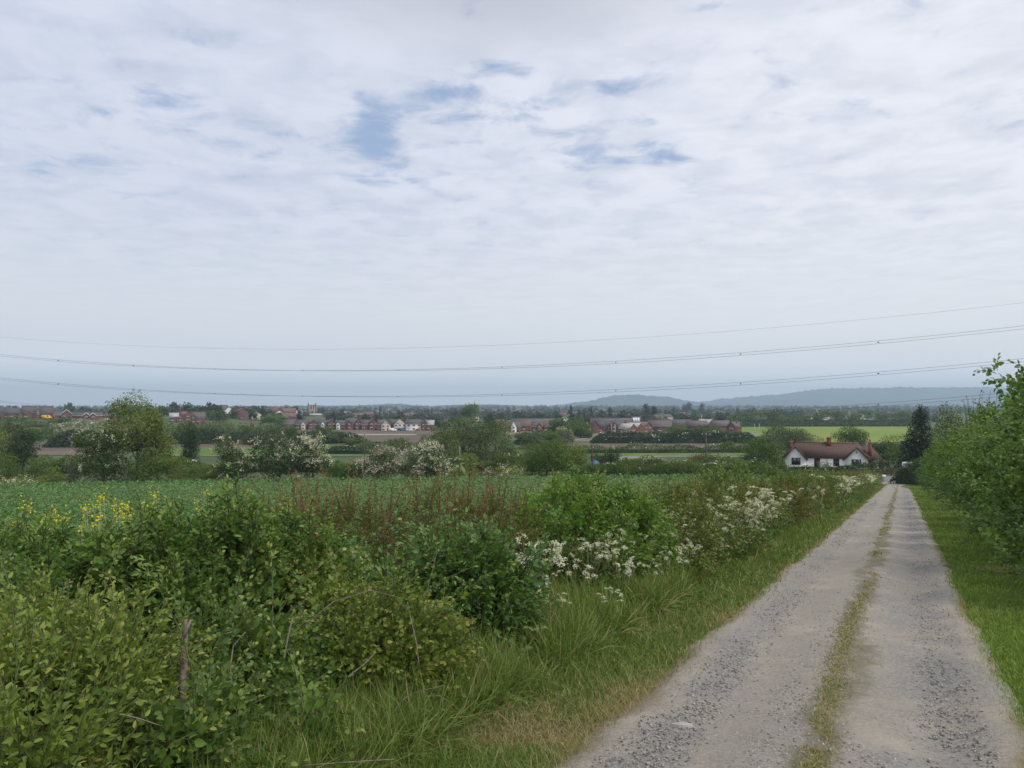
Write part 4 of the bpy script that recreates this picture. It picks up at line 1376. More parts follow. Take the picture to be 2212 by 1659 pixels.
def tank():
    x, y, z = on_ground(1283, 133)
    r = empty('tank', (x, y, z), 'round blue tank behind the dark slender pole', 'tank')
    zt = (V0 - 993.5) / F * 133 - z
    pts = [(0, 0, -0.2), (0, 0, zt - 0.9), (0, 0, zt - 0.45), (0, 0, zt - 0.15), (0, 0, zt)]
    g = G(); g.tube(pts, [1.0, 1.0, 0.92, 0.6, 0.1], 20)
    g.build('shell', M['blue_paint'], r, smooth=True, tint=False)
    g = G(); g.tube([(0, 0, zt), (0, 0, zt + 0.12)], 0.22, 10); g.build('lid', M['steel'], r, tint=False)
tank()

def lamp_post(label, u, vt, d):
    x, y, z = on_ground(u, d)
    h = (V0 - vt) / F * d - z
    r = empty('lamp_post', (x, y, z), label, 'lamp post', 'pale lamp posts on the estate')
    g = G(); g.tube([(0, 0, -0.3), (0, 0, h)], [0.16, 0.11], 8); g.build('post', M['grey_post'], r, tint=False)
    g = G(); g.box(-0.8, 0.1, -0.12, 0.12, h, h + 0.16); g.build('lamp_head', M['grey_post'], r, tint=False)
lamp_post('left lamp post of the pair by the tarmac turning', 1630.5, 917, 470)
lamp_post('right lamp post of the pair by the tarmac turning', 1640, 916, 470)
lamp_post('left lamp post of the pair before the brick close', 1321, 917, 462)
lamp_post('right lamp post of the pair before the brick close', 1329, 917.5, 462)

def road_fence():
    y = 119.0
    x0, x1 = 50.0, 63.0
    xm = (x0 + x1) / 2
    z = float(H(xm, y))
    r = empty('fence', (xm, y, z), 'dark rail fence on the far side of the road', 'fence')
    for zz in (0.35, 0.62, 0.9):
        g = G(); g.box(x0 - xm, x1 - xm, -0.03, 0.03, zz, zz + 0.16); g.build('rail', M['dark_stem'], r, tint=False)
    for i in range(7):
        xx = x0 - xm + (x1 - x0) * i / 6
        g = G(); g.box(xx - 0.06, xx + 0.06, 0.032, 0.14, -0.3, 1.12); g.build('post', M['dark_stem'], r, tint=False)
road_fence()

def road_board():
    x, y, z = at(1903.5, 1028.5, 109.3)
    zg = float(H(x, y))
    r = empty('sign', (x, y, zg), 'small blank white board on two posts where the lane meets the road', 'sign')
    g = G(); g.box(-0.65, 0.65, -0.02, 0.02, z - zg - 0.18, z - zg + 0.18); g.build('board', M['white_paint'], r, tint=False)
    for s in (-0.5, 0.5):
        g = G(); g.tube([(s, 0.05, -0.2), (s, 0.05, z - zg + 0.15)], 0.03, 6); g.build('post', M['grey_post'], r, tint=False)
road_board()

# ---- power line: twin conductors hang in front of the valley, nearer on the right
def cable_d(u): return 232.0 / (1 + 0.315 * (u - U0) / F)

def power_cable(name, label, pts, twin, r, gap_pts=None):
    us = np.array([p[0] for p in pts], float)
    vs = np.array([p[1] for p in pts], float)
    d = cable_d(us)
    X = (us - U0) / F * d
    Z = (V0 - vs) / F * d
    co = np.polyfit(X, Z, 2)
    xs = np.linspace(-330, 230, 220)
    ys = 232.0 - 0.315 * xs
    root = empty(name, (0, 232, float(np.polyval(co, 0))), label, 'power cable', 'overhead power cables of one line')
    z0 = float(np.polyval(co, 0))
    offs = ((0.0, 0.0),) if not twin else ((-0.22, 0.0), (0.22, 0.0))
    # the twin wires hang side by side; seen from below they cross over where the eye is level with them
    for (oy, oz) in offs:
        g = G()
        g.tube(np.stack([xs - oy * 0.3, ys - 232 + oy, np.polyval(co, xs) - z0 + oz + (0.0 if not twin else oy * 1.15 * np.clip((xs + 75) / 75.0, -1.1, 1.5))], -1), r, 5, cap=False)
        g.build('wire', M['steel'], root, tint=False)
    if twin:
        for i, xx in enumerate(np.arange(-300, 220, 33.0)):
            zz = float(np.polyval(co, xx)) - z0
            g = G(); g.box(xx - 0.12, xx + 0.12, -0.315 * xx - 0.28, -0.315 * xx + 0.28, zz - 0.14, zz + 0.14)
            g.build('spacer', M['steel'], root, tint=False)
    return root
power_cable('power_cable', 'thin single earth wire, highest of the overhead lines', [(0, 729), (300, 746), (640, 752), (1100, 745), (1650, 715), (2212, 650)], False, 0.022)
power_cable('power_cable', 'upper twin cable, second line down in the sky', [(0, 769), (300, 788), (640, 799.5), (1000, 797.5), (1500, 775), (2212, 705)], True, 0.036)
power_cable('power_cable', 'middle twin cable, third line down in the sky', [(0, 819), (300, 840), (690, 855), (1000, 856), (1500, 838), (2212, 776)], True, 0.036)
power_cable('power_cable', 'lowest twin cable crossing before the town roofs', [(0, 867), (240, 891), (640, 910), (900, 914), (1200, 911), (1600, 894), (1865, 877), (2111, 857)], True, 0.036)

# ------------------------------------------------------------------ trees and hedges of the middle distance
M['ash'] = leaf_mat('ash_leaf', (0.060, 0.092, 0.022), (0.150, 0.180, 0.048), (0.22, 0.17, 0.07), 0.15)
M['hawthorn'] = leaf_mat('hawthorn_leaf', (0.022, 0.042, 0.013), (0.062, 0.090, 0.026))
M['willow'] = leaf_mat('willow_leaf', (0.050, 0.074, 0.026), (0.112, 0.138, 0.052))
M['bush'] = leaf_mat('bush_leaf', (0.038, 0.072, 0.016), (0.100, 0.145, 0.032))
M['bush_light'] = leaf_mat('light_bush_leaf', (0.068, 0.102, 0.022), (0.155, 0.19, 0.048))
M['bush_dark'] = leaf_mat('dark_bush_leaf', (0.022, 0.042, 0.018), (0.055, 0.085, 0.034))
M['bush_red'] = leaf_mat('reddish_bush_leaf', (0.06, 0.055, 0.028), (0.13, 0.105, 0.05))
M['ivy'] = leaf_mat('ivy_leaf', (0.020, 0.038, 0.020), (0.05, 0.075, 0.035))
M['conifer'] = leaf_mat('conifer_leaf', (0.010, 0.020, 0.011), (0.028, 0.044, 0.022), trans=0.1)
M['grey_scrub'] = leaf_mat('scrub_leaf', (0.095, 0.112, 0.06), (0.24, 0.245, 0.165))
M['far_leaf'] = leaf_mat('far_leaf', (0.030, 0.050, 0.024), (0.072, 0.098, 0.045), objvar=0.8, gain=1.25)
M['far_dark'] = leaf_mat('far_dark_leaf', (0.018, 0.030, 0.02), (0.042, 0.058, 0.034), objvar=0.6, gain=1.2)

R0 = np.random.default_rng(11)
def tree(name, label, u, d, wpx, vt, mat, n=3000, leaf=0.2, shape='round', z0f=0.12, bloom=0, bloom_mat='blossom', group=None, cat='tree', nl=14, dep=None, tr=0.0, limbs=6, lump=0.42, vb=None, bloom_leaf=0.135, wild=0.25, bark='bark', dz=0.0):
    rng = np.random.default_rng(int(u * 7 + d * 13 + vt) % 100000)
    x = (u - U0) / F * d
    zg = float(H(x, d)) + dz
    h = (V0 - vt) / F * d - zg
    w = wpx / F * d * 1.05
    root = empty(name, (x, d, zg), label, cat, group)
    z0 = h * z0f
    n = int(n * 1.15); bloom = int(bloom * (1.7 if d < 130 else 2.6))
    g, fl, lumps = crown(rng, w, (dep or w), z0, h, n, leaf, nl, shape, bloom=bloom, lump=lump, bloom_leaf=bloom_leaf, wild=wild)
    g.build('crown' if cat == 'tree' else 'foliage', M[mat], root)
    if fl: fl.build('blossom', M[bloom_mat], root)
    if tr:
        trunk(rng, lumps, tr, z0, limbs).build('trunk', M[bark], root, smooth=True, tint=False)
    return root

GF = 'trees and bushes along the far edge of the crop field'
E = dict(group=GF)
# -- left end of the field edge
tree('tree', 'yellow-green round tree cut by the left picture edge', -22, 150, 80, 925, 'ash', 4500, 0.28, tr=0.25, **E)
tree('tree', 'dark blue-green tree near the left edge, behind low bushes', 46, 140, 70, 914, 'bush_dark', 5000, 0.25, tr=0.25, **E)
tree('tree', 'mid-green tree standing behind the dark blue-green tree', 22, 210, 70, 897, 'willow', 3000, 0.32, tr=0.25, **E)
tree('bush', 'bright green bush at the left end of the field edge', 8, 108, 80, 978, 'bush', 3200, 0.17, cat='bush', z0f=0.02, shape='dome', **E)
tree('bush', 'pointed leafy bush left of the blossoming hawthorn', 85, 107, 70, 983, 'bush', 2800, 0.17, cat='bush', z0f=0.02, **E)
tree('bush', 'low olive bush before the pointed leafy bush', 118, 105, 70, 1008, 'bush_light', 1800, 0.15, cat='bush', z0f=0.02, shape='dome', **E)
tree('bush', 'low bush dotted with cream elder flowers at the far left edge', 62, 104.5, 110, 1029, 'bush_light', 2200, 0.13, cat='bush', z0f=0.02, shape='dome', bloom=420, bloom_leaf=0.13, **E)
tree('bush', 'greyish bush touching the dark hawthorn on its left', 160, 106, 36, 985, 'grey_scrub', 1600, 0.15, cat='bush', z0f=0.02, **E)
tree('hawthorn', 'dark hawthorn with white sprays under the tall ash', 222, 105, 128, 925, 'hawthorn', 7500, 0.19, z0f=0.04, bloom=900, tr=0.22, nl=20, bloom_leaf=0.15, **E)
ash = tree('ash_tree', 'tall airy ash with pale leaves, highest tree of the left field edge', 296, 109, 135, 842, 'ash', 7800, 0.23, z0f=0.22, tr=0.2, limbs=18, nl=30, lump=0.28, wild=0.6, bark='bark', **E)
tree('ash_tree', 'lower leafy half-crown leaning right out of the tall ash', 345, 108.5, 72, 905, 'ash', 4200, 0.20, z0f=0.1, tr=0.15, nl=14, **E)
tree('bush', 'green bush at the foot of the tall ash', 318, 106, 90, 975, 'bush', 3600, 0.17, cat='bush', z0f=0.02, **E)
tree('ivy_tree', 'narrow ivy-clad dead tree standing alone', 411, 165, 44, 905, 'ivy', 4200, 0.24, z0f=0.02, shape='round', tr=0.3, nl=18, lump=0.5, **E)
tree('bush', 'light olive bush right of the tall ash', 382, 108, 60, 985, 'bush_light', 2400, 0.16, cat='bush', z0f=0.02, **E)
tree('bush', 'low green bushy mound before the ivy-clad tree', 425, 106, 80, 1000, 'bush', 2600, 0.15, cat='bush', z0f=0.02, shape='dome', **E)
tree('bush', 'small light mound left of the single hawthorn', 462, 105, 50, 1012, 'bush_light', 1500, 0.14, cat='bush', z0f=0.02, shape='dome', **E)
tree('hawthorn', 'slender hawthorn speckled with white blossom', 503, 105, 92, 943, 'hawthorn', 5200, 0.17, z0f=0.05, bloom=1150, tr=0.16, nl=16, **E)
tree('hawthorn', 'broad dark hawthorn with blossom on its left shoulder', 600, 106, 120, 935, 'bush_dark', 7200, 0.18, z0f=0.05, bloom=700, tr=0.2, nl=18, **E)
tree('hawthorn', 'greyish white hawthorn leaning against the broad dark one', 676, 107, 84, 938, 'hawthorn', 4600, 0.16, z0f=0.06, bloom=2400, bloom_mat='blossom', tr=0.18, nl=16, bloom_leaf=0.15, **E)
tree('bush', 'green bush between the white and the pinkish hawthorn', 732, 106, 58, 1000, 'bush', 2200, 0.15, cat='bush', z0f=0.02, **E)
tree('bush', 'dark low bush before the pinkish hawthorn', 755, 105, 60, 1012, 'bush_dark', 1900, 0.14, cat='bush', z0f=0.02, shape='dome', **E)
tree('hawthorn', 'domed hawthorn thick with pinkish fading blossom', 818, 105.5, 112, 962, 'hawthorn', 4800, 0.16, z0f=0.04, bloom=2600, bloom_mat='blossom_pink', tr=0.18, shape='dome', nl=18, **E)
tree('bush', 'upright green bush between two blossoming hawthorns', 888, 106, 52, 975, 'bush', 2600, 0.16, cat='bush', z0f=0.02, **E)
tree('hawthorn', 'domed hawthorn covered in clean white blossom', 922, 105, 96, 958, 'hawthorn', 4300, 0.16, z0f=0.04, bloom=2700, bloom_mat='blossom', tr=0.16, shape='dome', nl=16, **E)
tree('bush', 'low bush with white blossom right of the white hawthorn', 978, 105, 50, 1003, 'bush_light', 1500, 0.14, cat='bush', z0f=0.02, bloom=360, **E)
tree('bush', 'yellow-green mound right of the pale bare pole', 1010, 106, 60, 1010, 'bush_light', 1700, 0.14, cat='bush', z0f=0.02, shape='dome', **E)
tree('bush', 'dark tangle of briar at the field edge before the willow', 1055, 105, 60, 1014, 'bush_red', 1700, 0.13, cat='bush', z0f=0.02, bloom=120, shape='dome', **E)
tree('bush', 'low yellow-green bush speckled white before the round tree', 1100, 105, 80, 1008, 'bush_light', 2300, 0.14, cat='bush', z0f=0.02, bloom=260, shape='dome', **E)
tree('willow', 'great spreading grey-green willow in the middle of the valley', 1000, 190, 135, 896, 'willow', 8000, 0.34, z0f=0.08, tr=0.4, limbs=10, nl=26, lump=0.36, group='willows by the brook')
tree('willow', 'right-hand shoulder of willow beside the great willow', 1072, 186, 110, 899, 'willow', 6000, 0.34, z0f=0.06, tr=0.35, nl=20, lump=0.36, group='willows by the brook')
tree('willow', 'rounded lower willow left of the great willow', 962, 178, 80, 925, 'willow', 3600, 0.3, z0f=0.05, tr=0.25, nl=16, group='willows by the brook')
tree('tree', 'tall round dark green tree rising over the great willow', 1017, 620, 50, 872, 'bush', 2600, 0.8, z0f=0.25, tr=0.4, group='single trees of the valley')
tree('willow', 'pale upright willow bush right of the bare pole', 1003, 150, 60, 978, 'bush_light', 2600, 0.24, z0f=0.03, cat='bush', group='willows by the brook')
tree('willow', 'pale green willow bush at the foot of the great willow', 1085, 150, 66, 975, 'willow', 3000, 0.24, z0f=0.03, cat='bush', group='willows by the brook')
tree('tree', 'round dark green oak at the field edge, centre of the valley', 1180, 112, 120, 951, 'bush', 7800, 0.18, z0f=0.05, tr=0.22, nl=20, **E)
tree('bush', 'light feathery bush right of the round oak', 1246, 118, 60, 962, 'bush_light', 2600, 0.18, cat='bush', z0f=0.03, **E)
tree('bush', 'small dark shrub under the round oak', 1236, 106, 40, 1010, 'bush_dark', 1200, 0.13, cat='bush', z0f=0.02, **E)
tree('bush', 'yellow-green hedge clump left of the round oak', 1118, 110, 50, 1004, 'bush_light', 1700, 0.14, cat='bush', z0f=0.02, shape='dome', **E)
tree('bush', 'dark thicket beside the blue tank', 1310, 140, 70, 972, 'bush_dark', 3400, 0.2, cat='bush', z0f=0.02, group='thicket behind the clipped hedge')
tree('bush', 'green bush in the thicket right of the blue tank', 1350, 136, 60, 998, 'bush', 2400, 0.18, cat='bush', z0f=0.02, bloom=150, group='thicket behind the clipped hedge')
tree('bush', 'spreading dark bush in the middle of the thicket', 1400, 134, 90, 990, 'bush_dark', 3400, 0.18, cat='bush', z0f=0.02, bloom=160, group='thicket behind the clipped hedge')
tree('bush', 'pale blossoming bush right of the middle of the thicket', 1460, 134, 70, 995, 'bush', 2300, 0.18, cat='bush', z0f=0.02, bloom=620, group='thicket behind the clipped hedge')
tree('bush', 'reddish-brown bush round the foot of the tall pole', 1518, 130, 80, 976, 'bush_red', 3600, 0.17, cat='bush', z0f=0.02, group='thicket behind the clipped hedge')
tree('bush', 'white-flowering bush right of the tall pole', 1568, 132, 60, 1000, 'bush', 2200, 0.17, cat='bush', z0f=0.02, bloom=520, group='thicket behind the clipped hedge')
tree('bush', 'green pointed bush left of the big dark tree', 1605, 130, 60, 990, 'bush', 2500, 0.17, cat='bush', z0f=0.02, group='thicket behind the clipped hedge')
tree('tree', 'big dark green tree against the left end of the cottage', 1645, 141, 96, 942, 'bush', 7200, 0.21, z0f=0.04, tr=0.25, nl=20, group='trees round the cottage')
tree('tree', 'darker lower tree before the big tree by the cottage', 1622, 134, 80, 978, 'bush_dark', 4200, 0.19, z0f=0.04, tr=0.15, group='trees round the cottage')
tree('bush', 'yellow-green bush touching the cottage left wall', 1690, 146, 20, 988, 'bush_light', 900, 0.17, cat='bush', z0f=0.02, group='trees round the cottage')
tree('tree', 'round pale tree behind the left half of the cottage', 1705, 265, 96, 918, 'willow', 4200, 0.42, z0f=0.04, tr=0.3, group='trees round the cottage')
tree('tree', 'round dark green tree behind the cottage, before the crop', 1842, 255, 84, 920, 'bush', 4600, 0.4, z0f=0.03, tr=0.3, group='trees round the cottage')
tree('bush', 'greyish hedge bush behind the cottage roof ridge', 1770, 250, 70, 945, 'grey_scrub', 1800, 0.36, cat='bush', z0f=0.02, group='trees round the cottage')
tree('bush', 'bushy tree behind the right end of the cottage', 1915, 172, 60, 952, 'bush_dark', 3600, 0.24, cat='tree', z0f=0.02, tr=0.2, group='trees round the cottage')
tree('bush', 'broad bush between cottage and dark conifer', 1958, 148, 120, 938, 'bush', 6000, 0.22, cat='tree', z0f=0.02, tr=0.2, group='trees round the cottage')
tree('bush', 'dark rounded shrub with white flowers before the cottage porch', 1890, 131, 84, 996, 'bush_dark', 4200, 0.16, cat='bush', z0f=0.02, bloom=170, shape='dome', group='garden shrubs of the cottage')
tree('bush', 'pale garden shrub before the cottage door', 1785, 138, 36, 996, 'grey_scrub', 1500, 0.13, cat='bush', z0f=0.02, group='garden shrubs of the cottage')
tree('bush', 'low garden shrub under the right cottage window', 1850, 137, 50, 1002, 'bush', 1500, 0.14, cat='bush', z0f=0.02, group='garden shrubs of the cottage')
tree('conifer', 'dark pointed conifer beyond the right-hand hedge', 1992, 128, 104, 875, 'conifer', 9000, 0.24, shape='cone', z0f=0.02, tr=0.22, nl=44, group='trees beyond the right-hand hedge')
tree('tree', 'thin grey-green tree right of the dark conifer', 2046, 105, 66, 868, 'willow', 1700, 0.2, z0f=0.3, tr=0.12, limbs=10, nl=18, lump=0.25, wild=0.7, group='trees beyond the right-hand hedge')
tree('tree', 'round shadowy tree below the thin grey-green tree', 2050, 115, 90, 915, 'bush', 4000, 0.2, z0f=0.05, tr=0.18, group='trees beyond the right-hand hedge')


def hedgerow(name, label, pts, hgt, wid, mat, n, leaf, bloom=0, group=None, cat='hedge', rough=0.3, bm='blossom'):
    """pts: list of (x, y). A long hedge: one body of leaves that follows the land."""
    rng = np.random.default_rng(int(abs(pts[0][0] * 31 + pts[0][1] * 17)) % 99991)
    n = int(n * 1.5)
    pts = np.array(pts, float)
    seg = np.linalg.norm(np.diff(pts, axis=0), axis=1)
    cum = np.concatenate([[0], np.cumsum(seg)])
    s = rng.uniform(0, cum[-1], n)
    X = np.interp(s, cum, pts[:, 0]); Y = np.interp(s, cum, pts[:, 1])
    hh = hgt * (1 + rough * 2 * (fbm(s / (hgt * 1.6), s * 0 + 3, 7, 4) - 0.5))
    hh = hh * np.clip(np.minimum(s, cum[-1] - s) / (hgt * 1.3), 0.05, 1) ** 0.55
    ang = rng.uniform(0, math.pi, n)
    rr = rng.uniform(0.75, 1.05, n)
    off = np.cos(ang) * rr * wid / 2
    zz = np.clip(np.sin(ang), 0, 1) ** 0.6 * rr * hh
    dirv = (pts[-1] - pts[0]) / np.linalg.norm(pts[-1] - pts[0])
    nx, ny = -dirv[1], dirv[0]
    X2, Y2 = X + nx * off, Y + ny * off
    base = (float(pts[:, 0].mean()), float(pts[:, 1].mean()))
    zb = float(H(*base))
    P = np.stack([X2 - base[0], Y2 - base[1], H(X2, Y2) + zz - zb], -1)
    out = np.stack([nx * np.cos(ang), ny * np.cos(ang), np.sin(ang)], -1)
    dd = out * 0.6 + rng.normal(size=P.shape) * 0.7
    g = G()
    cl = fbm(s / (hgt * 0.8), zz / hgt * 2, 3, 3)
    g.inst(leaf_simple(0.75), frames(dd, out + rng.normal(size=P.shape) * 0.5 + np.array([0, 0, 0.5])), leaf * rng.uniform(0.6, 1.3, n), P,
           np.column_stack([rng.random(n), rng.random(n), np.clip((cl - 0.5) * 2 + 0.5, 0, 1)]))
    root = empty(name, (base[0], base[1], zb), label, cat, group)
    g.build('foliage', M[mat], root)
    core = G()
    k = 40
    ss = np.linspace(0, cum[-1], k)
    cx, cy = np.interp(ss, cum, pts[:, 0]), np.interp(ss, cum, pts[:, 1])
    V = []
    for q in range(k):
        z = float(H(cx[q], cy[q])) - zb - (hgt * 0.6 if q in (0, k - 1) else 0)
        hj = 0.42 + 0.2 * vnoise(np.array(q * 0.7), np.array(1.5), 3)
        for (o, hz) in ((-0.24, -0.3), (-0.14, hj), (0.14, hj), (0.24, -0.3)):
            V.append((cx[q] + nx * o * wid - base[0], cy[q] + ny * o * wid - base[1], z + hz * hgt))
    Q = [(q * 4 + i, q * 4 + i + 1, q * 4 + 5 + i, q * 4 + 4 + i) for q in range(k - 1) for i in range(3)]
    core.add(V, None, Q, (0.2, 0.2, 0.1))
    core.build('inner_twigs', M['bush_dark'], root)
    if bloom:
        ok = np.argsort(-(fbm(s / (hgt * 0.7) + 40, zz / hgt * 3, 9, 3) + 0.25 * zz / hgt + rng.random(n) * 0.15))[:bloom]
        pk = rng.choice(ok, bloom)
        f = G()
        f.inst(leaf_simple(0.9, 0.1, 0.05), frames(rng.normal(size=(bloom, 3)), out[pk] + np.array([0, 0, 0.6])), leaf * 0.9 * rng.uniform(0.5, 1.2, bloom), P[pk] + out[pk] * leaf * 0.5, np.column_stack([rng.random(bloom)] * 3))
        f.build('blossom', M[bm], root)
    return root


def uvp(u, v): 
    d = dist(v)
    return ((u - U0) / F * d, d)
def ud(u, d): return ((u - U0) / F * d, d)

GH = 'hedgerows of the valley'
hedgerow('hedge', 'clipped dark hedge along the far edge of the crop field', [ud(1228, 107), ud(1490, 107), ud(1700, 107.5)], 1.75, 1.5, 'bush', 9000, 0.16, 120, GF, rough=0.15)
hedgerow('hedge', 'hedge before the white cottage', [ud(1690, 124), ud(1780, 124), ud(1862, 124)], 1.2, 1.6, 'bush_dark', 5200, 0.17, 420, GF, rough=0.22)
hedgerow('hedge', 'ragged hedge left of the lane mouth', [ud(1680, 108.5), ud(1800, 108.5), ud(1885, 107.5)], 1.5, 1.4, 'bush', 4200, 0.16, 60, GF, rough=0.3)
hedgerow('hedge', 'tall hedge by the road right of the lane mouth', [ud(1940, 106), ud(1985, 100), ud(2010, 92)], 3.2, 2.4, 'bush_dark', 5200, 0.17, 0, GF, rough=0.25)
hedgerow('hedge', 'dark hedge under the scrub slope on the left', [uvp(100, 967), uvp(330, 967)], 6.5, 5, 'bush_dark', 2600, 0.8, 0, GH)
hedgerow('hedge', 'dark hedge at the foot of the round bushes left of centre', [uvp(352, 960), uvp(640, 957.5)], 5.5, 5, 'bush_dark', 3400, 0.75, 0, GH)
hedgerow('hedge', 'trimmed dark hedge before the bare building land', [uvp(625, 957.5), uvp(790, 957.5)], 5.0, 4, 'bush_dark', 2400, 0.7, 120, GH, rough=0.2)
hedgerow('hedge', 'brownish hedge left of the willow', [uvp(925, 953), uvp(1060, 953)], 4.0, 4, 'bush_red', 1700, 0.7, 60, GH)
hedgerow('hedge', 'low hedge before the bright green meadow strip', [uvp(700, 981), uvp(800, 981)], 2.6, 2.5, 'bush_dark', 1500, 0.42, 60, GH)
hedgerow('hedge', 'dark hedge under the round hedge trees', [uvp(1275, 958), uvp(1640, 958)], 5.0, 4, 'bush_dark', 5200, 0.65, 420, GH, rough=0.25)
hedgerow('hedge', 'thin hedge between ploughed field and green strip', [uvp(1235, 979), uvp(1450, 979), uvp(1640, 978)], 2.6, 2.4, 'bush', 4200, 0.42, 260, GH, rough=0.5)
hedgerow('hedge', 'long hedge along the far side of the yellow-green field', [uvp(1560, 922), uvp(1990, 921)], 11, 8, 'bush', 5200, 1.2, 0, GH, rough=0.35)
hedgerow('hedge', 'scrubby hedge between brown strip and yellow-green field', [uvp(1630, 957), uvp(1760, 957)], 4.5, 4, 'grey_scrub', 1900, 0.65, 0, GH)
hedgerow('hedge', 'hedge running behind the first hawthorns', [ud(330, 150), ud(560, 150), ud(800, 150)], 2.2, 2.5, 'bush', 5200, 0.3, 380, GH, rough=0.6)
hedgerow('hedge', 'wild hedge behind the pointed leafy bush on the left', [ud(90, 150), ud(240, 150)], 3.2, 3, 'bush', 2600, 0.3, 200, GH, rough=0.6)
hedgerow('hedge', 'second wild hedge behind the bare pole', [ud(900, 135), ud(1225, 128)], 2.0, 2.5, 'bush', 5600, 0.26, 300, GH, rough=0.6)
hedgerow('hedge', 'wild hedge behind the clipped field hedge', [ud(1308, 119), ud(1480, 117), ud(1690, 116)], 2.0, 2.2, 'bush', 6000, 0.2, 420, GH, rough=0.6)

# scrub slope on the left rise: grey-white blossoming thorn bushes
GS = 'blossoming thorn scrub on the left slope'
scr = [(40, 470, 70, 905, 'bush'), (85, 440, 70, 912, 'willow'), (150, 430, 90, 912, 'grey_scrub'), (195, 425, 90, 905, 'grey_scrub'), (235, 420, 80, 908, 'grey_scrub'), (170, 395, 100, 923, 'grey_scrub'),
       (215, 390, 90, 922, 'grey_scrub'), (120, 400, 80, 920, 'willow'), (258, 470, 60, 905, 'grey_scrub'), (60, 380, 80, 925, 'bush'), (15, 400, 70, 915, 'willow'), (135, 460, 60, 905, 'bush')]
desc = ['green bush below the low left houses', 'dull green bush on the left slope', 'first pale thorn bush from the left on the slope', 'pale thorn bush below the gabled white-trimmed house', 'pale thorn bush beside the tall ash',
        'widest pale thorn bush low on the slope', 'low pale thorn bush just left of the ash', 'dull green bush before the pale thorn bushes', 'pale thorn bush highest on the slope, behind the ash', 'green bush at the lower left foot of the slope',
        'dull green bush at the left edge of the slope', 'small green bush under the tall pair of houses']
for (u, d, w, vt, mt), lb in zip(scr, desc):
    tree('bush', lb, u, d, w, vt, mt, 1700, 0.75, cat='bush', z0f=0.02, shape='dome', group=GS, bloom=260 if mt == 'grey_scrub' else 0, bloom_leaf=0.6)

# round trees of the middle valley
GV = 'single trees of the valley'
mv = [
    (450, 350, 90, 908, 'willow', 'dull round tree right of the ivy-clad tree'), (395, 345, 60, 912, 'bush', 'bushy green tree behind the ash and ivy-clad tree'), (500, 345, 90, 910, 'willow', 'broad willow over the ploughed strip'),
    (545, 330, 60, 918, 'willow', 'small round willow over the ploughed strip'), (585, 335, 90, 912, 'willow', 'rounded willow behind the broad dark hawthorn'), (630, 345, 50, 920, 'bush', 'round green bush left of the building land'),
    (462, 600, 66, 886, 'bush', 'big round tree among the roofs left of centre'), (590, 560, 62, 896, 'bush', 'big round tree left of the long terrace'), (575, 420, 44, 914, 'grey_scrub', 'round pale blossoming tree before the big round tree'),
    (700, 340, 70, 918, 'willow', 'dull bush at the left end of the building land'), (770, 330, 60, 944, 'willow', 'pale willow clump before the building land'), (800, 300, 70, 955, 'willow', 'low pale willow behind the pinkish hawthorn'),
    (870, 290, 80, 948, 'willow', 'pale bush clump behind the white hawthorn'), (930, 270, 70, 940, 'willow', 'willow bush left of the great willow'), (1205, 420, 50, 902, 'bush', 'dense green tree left of the tall green pair'),
    (1235, 415, 60, 897, 'bush', 'tall green tree hiding the houses in the middle'), (1255, 400, 50, 915, 'bush', 'green tree right of the tall green tree'), (1218, 345, 46, 922, 'grey_scrub', 'white-blossoming thorn below the tall green tree'),
    (1150, 300, 70, 928, 'willow', 'round dull bush right of the great willow'), (1185, 310, 60, 930, 'bush', 'round green bush below the red-roofed houses'), (1130, 330, 40, 935, 'bush_dark', 'small dark bush at the edge of the willow'),
    (1462, 355, 66, 917, 'willow', 'left round hedge tree before the broad roofs'), (1530, 350, 74, 918, 'willow', 'right round hedge tree before the broad roofs'), (1500, 352, 44, 924, 'willow', 'middle round hedge tree between its larger neighbours'),
    (1575, 290, 40, 955, 'bush', 'small round bush at the edge of the brown field'), (1640, 300, 40, 945, 'bush', 'bush at the right end of the brown field'), (1640, 250, 60, 965, 'bush', 'green bush behind the big dark tree by the cottage'),
    (1230, 190, 70, 955, 'bush_light', 'pale leafy tree behind the round oak'), (1150, 170, 60, 958, 'willow', 'pale green bush left of the round oak'),
]
for u, d, w, vt, mt, lb in mv:
    tree('tree', lb, u, d, w, vt, mt, 2400, max(0.3, d * 0.0017), shape='round', z0f=0.03, group=GV, tr=0.3, limbs=4)

# ------------------------------------------------------------------ the town beyond and its trees
tr_rng = np.random.default_rng(5)
def proto_tree(mat, H_, W_, n, leaf, shape):
    g, _, lumps = crown(tr_rng, W_, W_, 0.4, H_, n, leaf, 12 if shape != 'cone' else 22, shape)
    me = g.mesh('crown', M[mat])
    t = G(); t.tube([(0, 0, -1.0), (0, 0, H_ * 0.55)], [0.35, 0.15], 5)
    return me, t.mesh('trunk', M['bark'], tint=False)
protos = {
    'round': [proto_tree('far_leaf', 11, 12, 420, 1.9, 'round') for _ in range(5)],
    'tall': [proto_tree('far_dark', 17, 7.5, 360, 1.8, 'round') for _ in range(3)],
    'poplar': [proto_tree('far_dark', 20, 5.0, 320, 1.6, 'round') for _ in range(3)],
    'dark': [proto_tree('far_dark', 12, 12, 420, 2.0, 'round') for _ in range(3)],
}

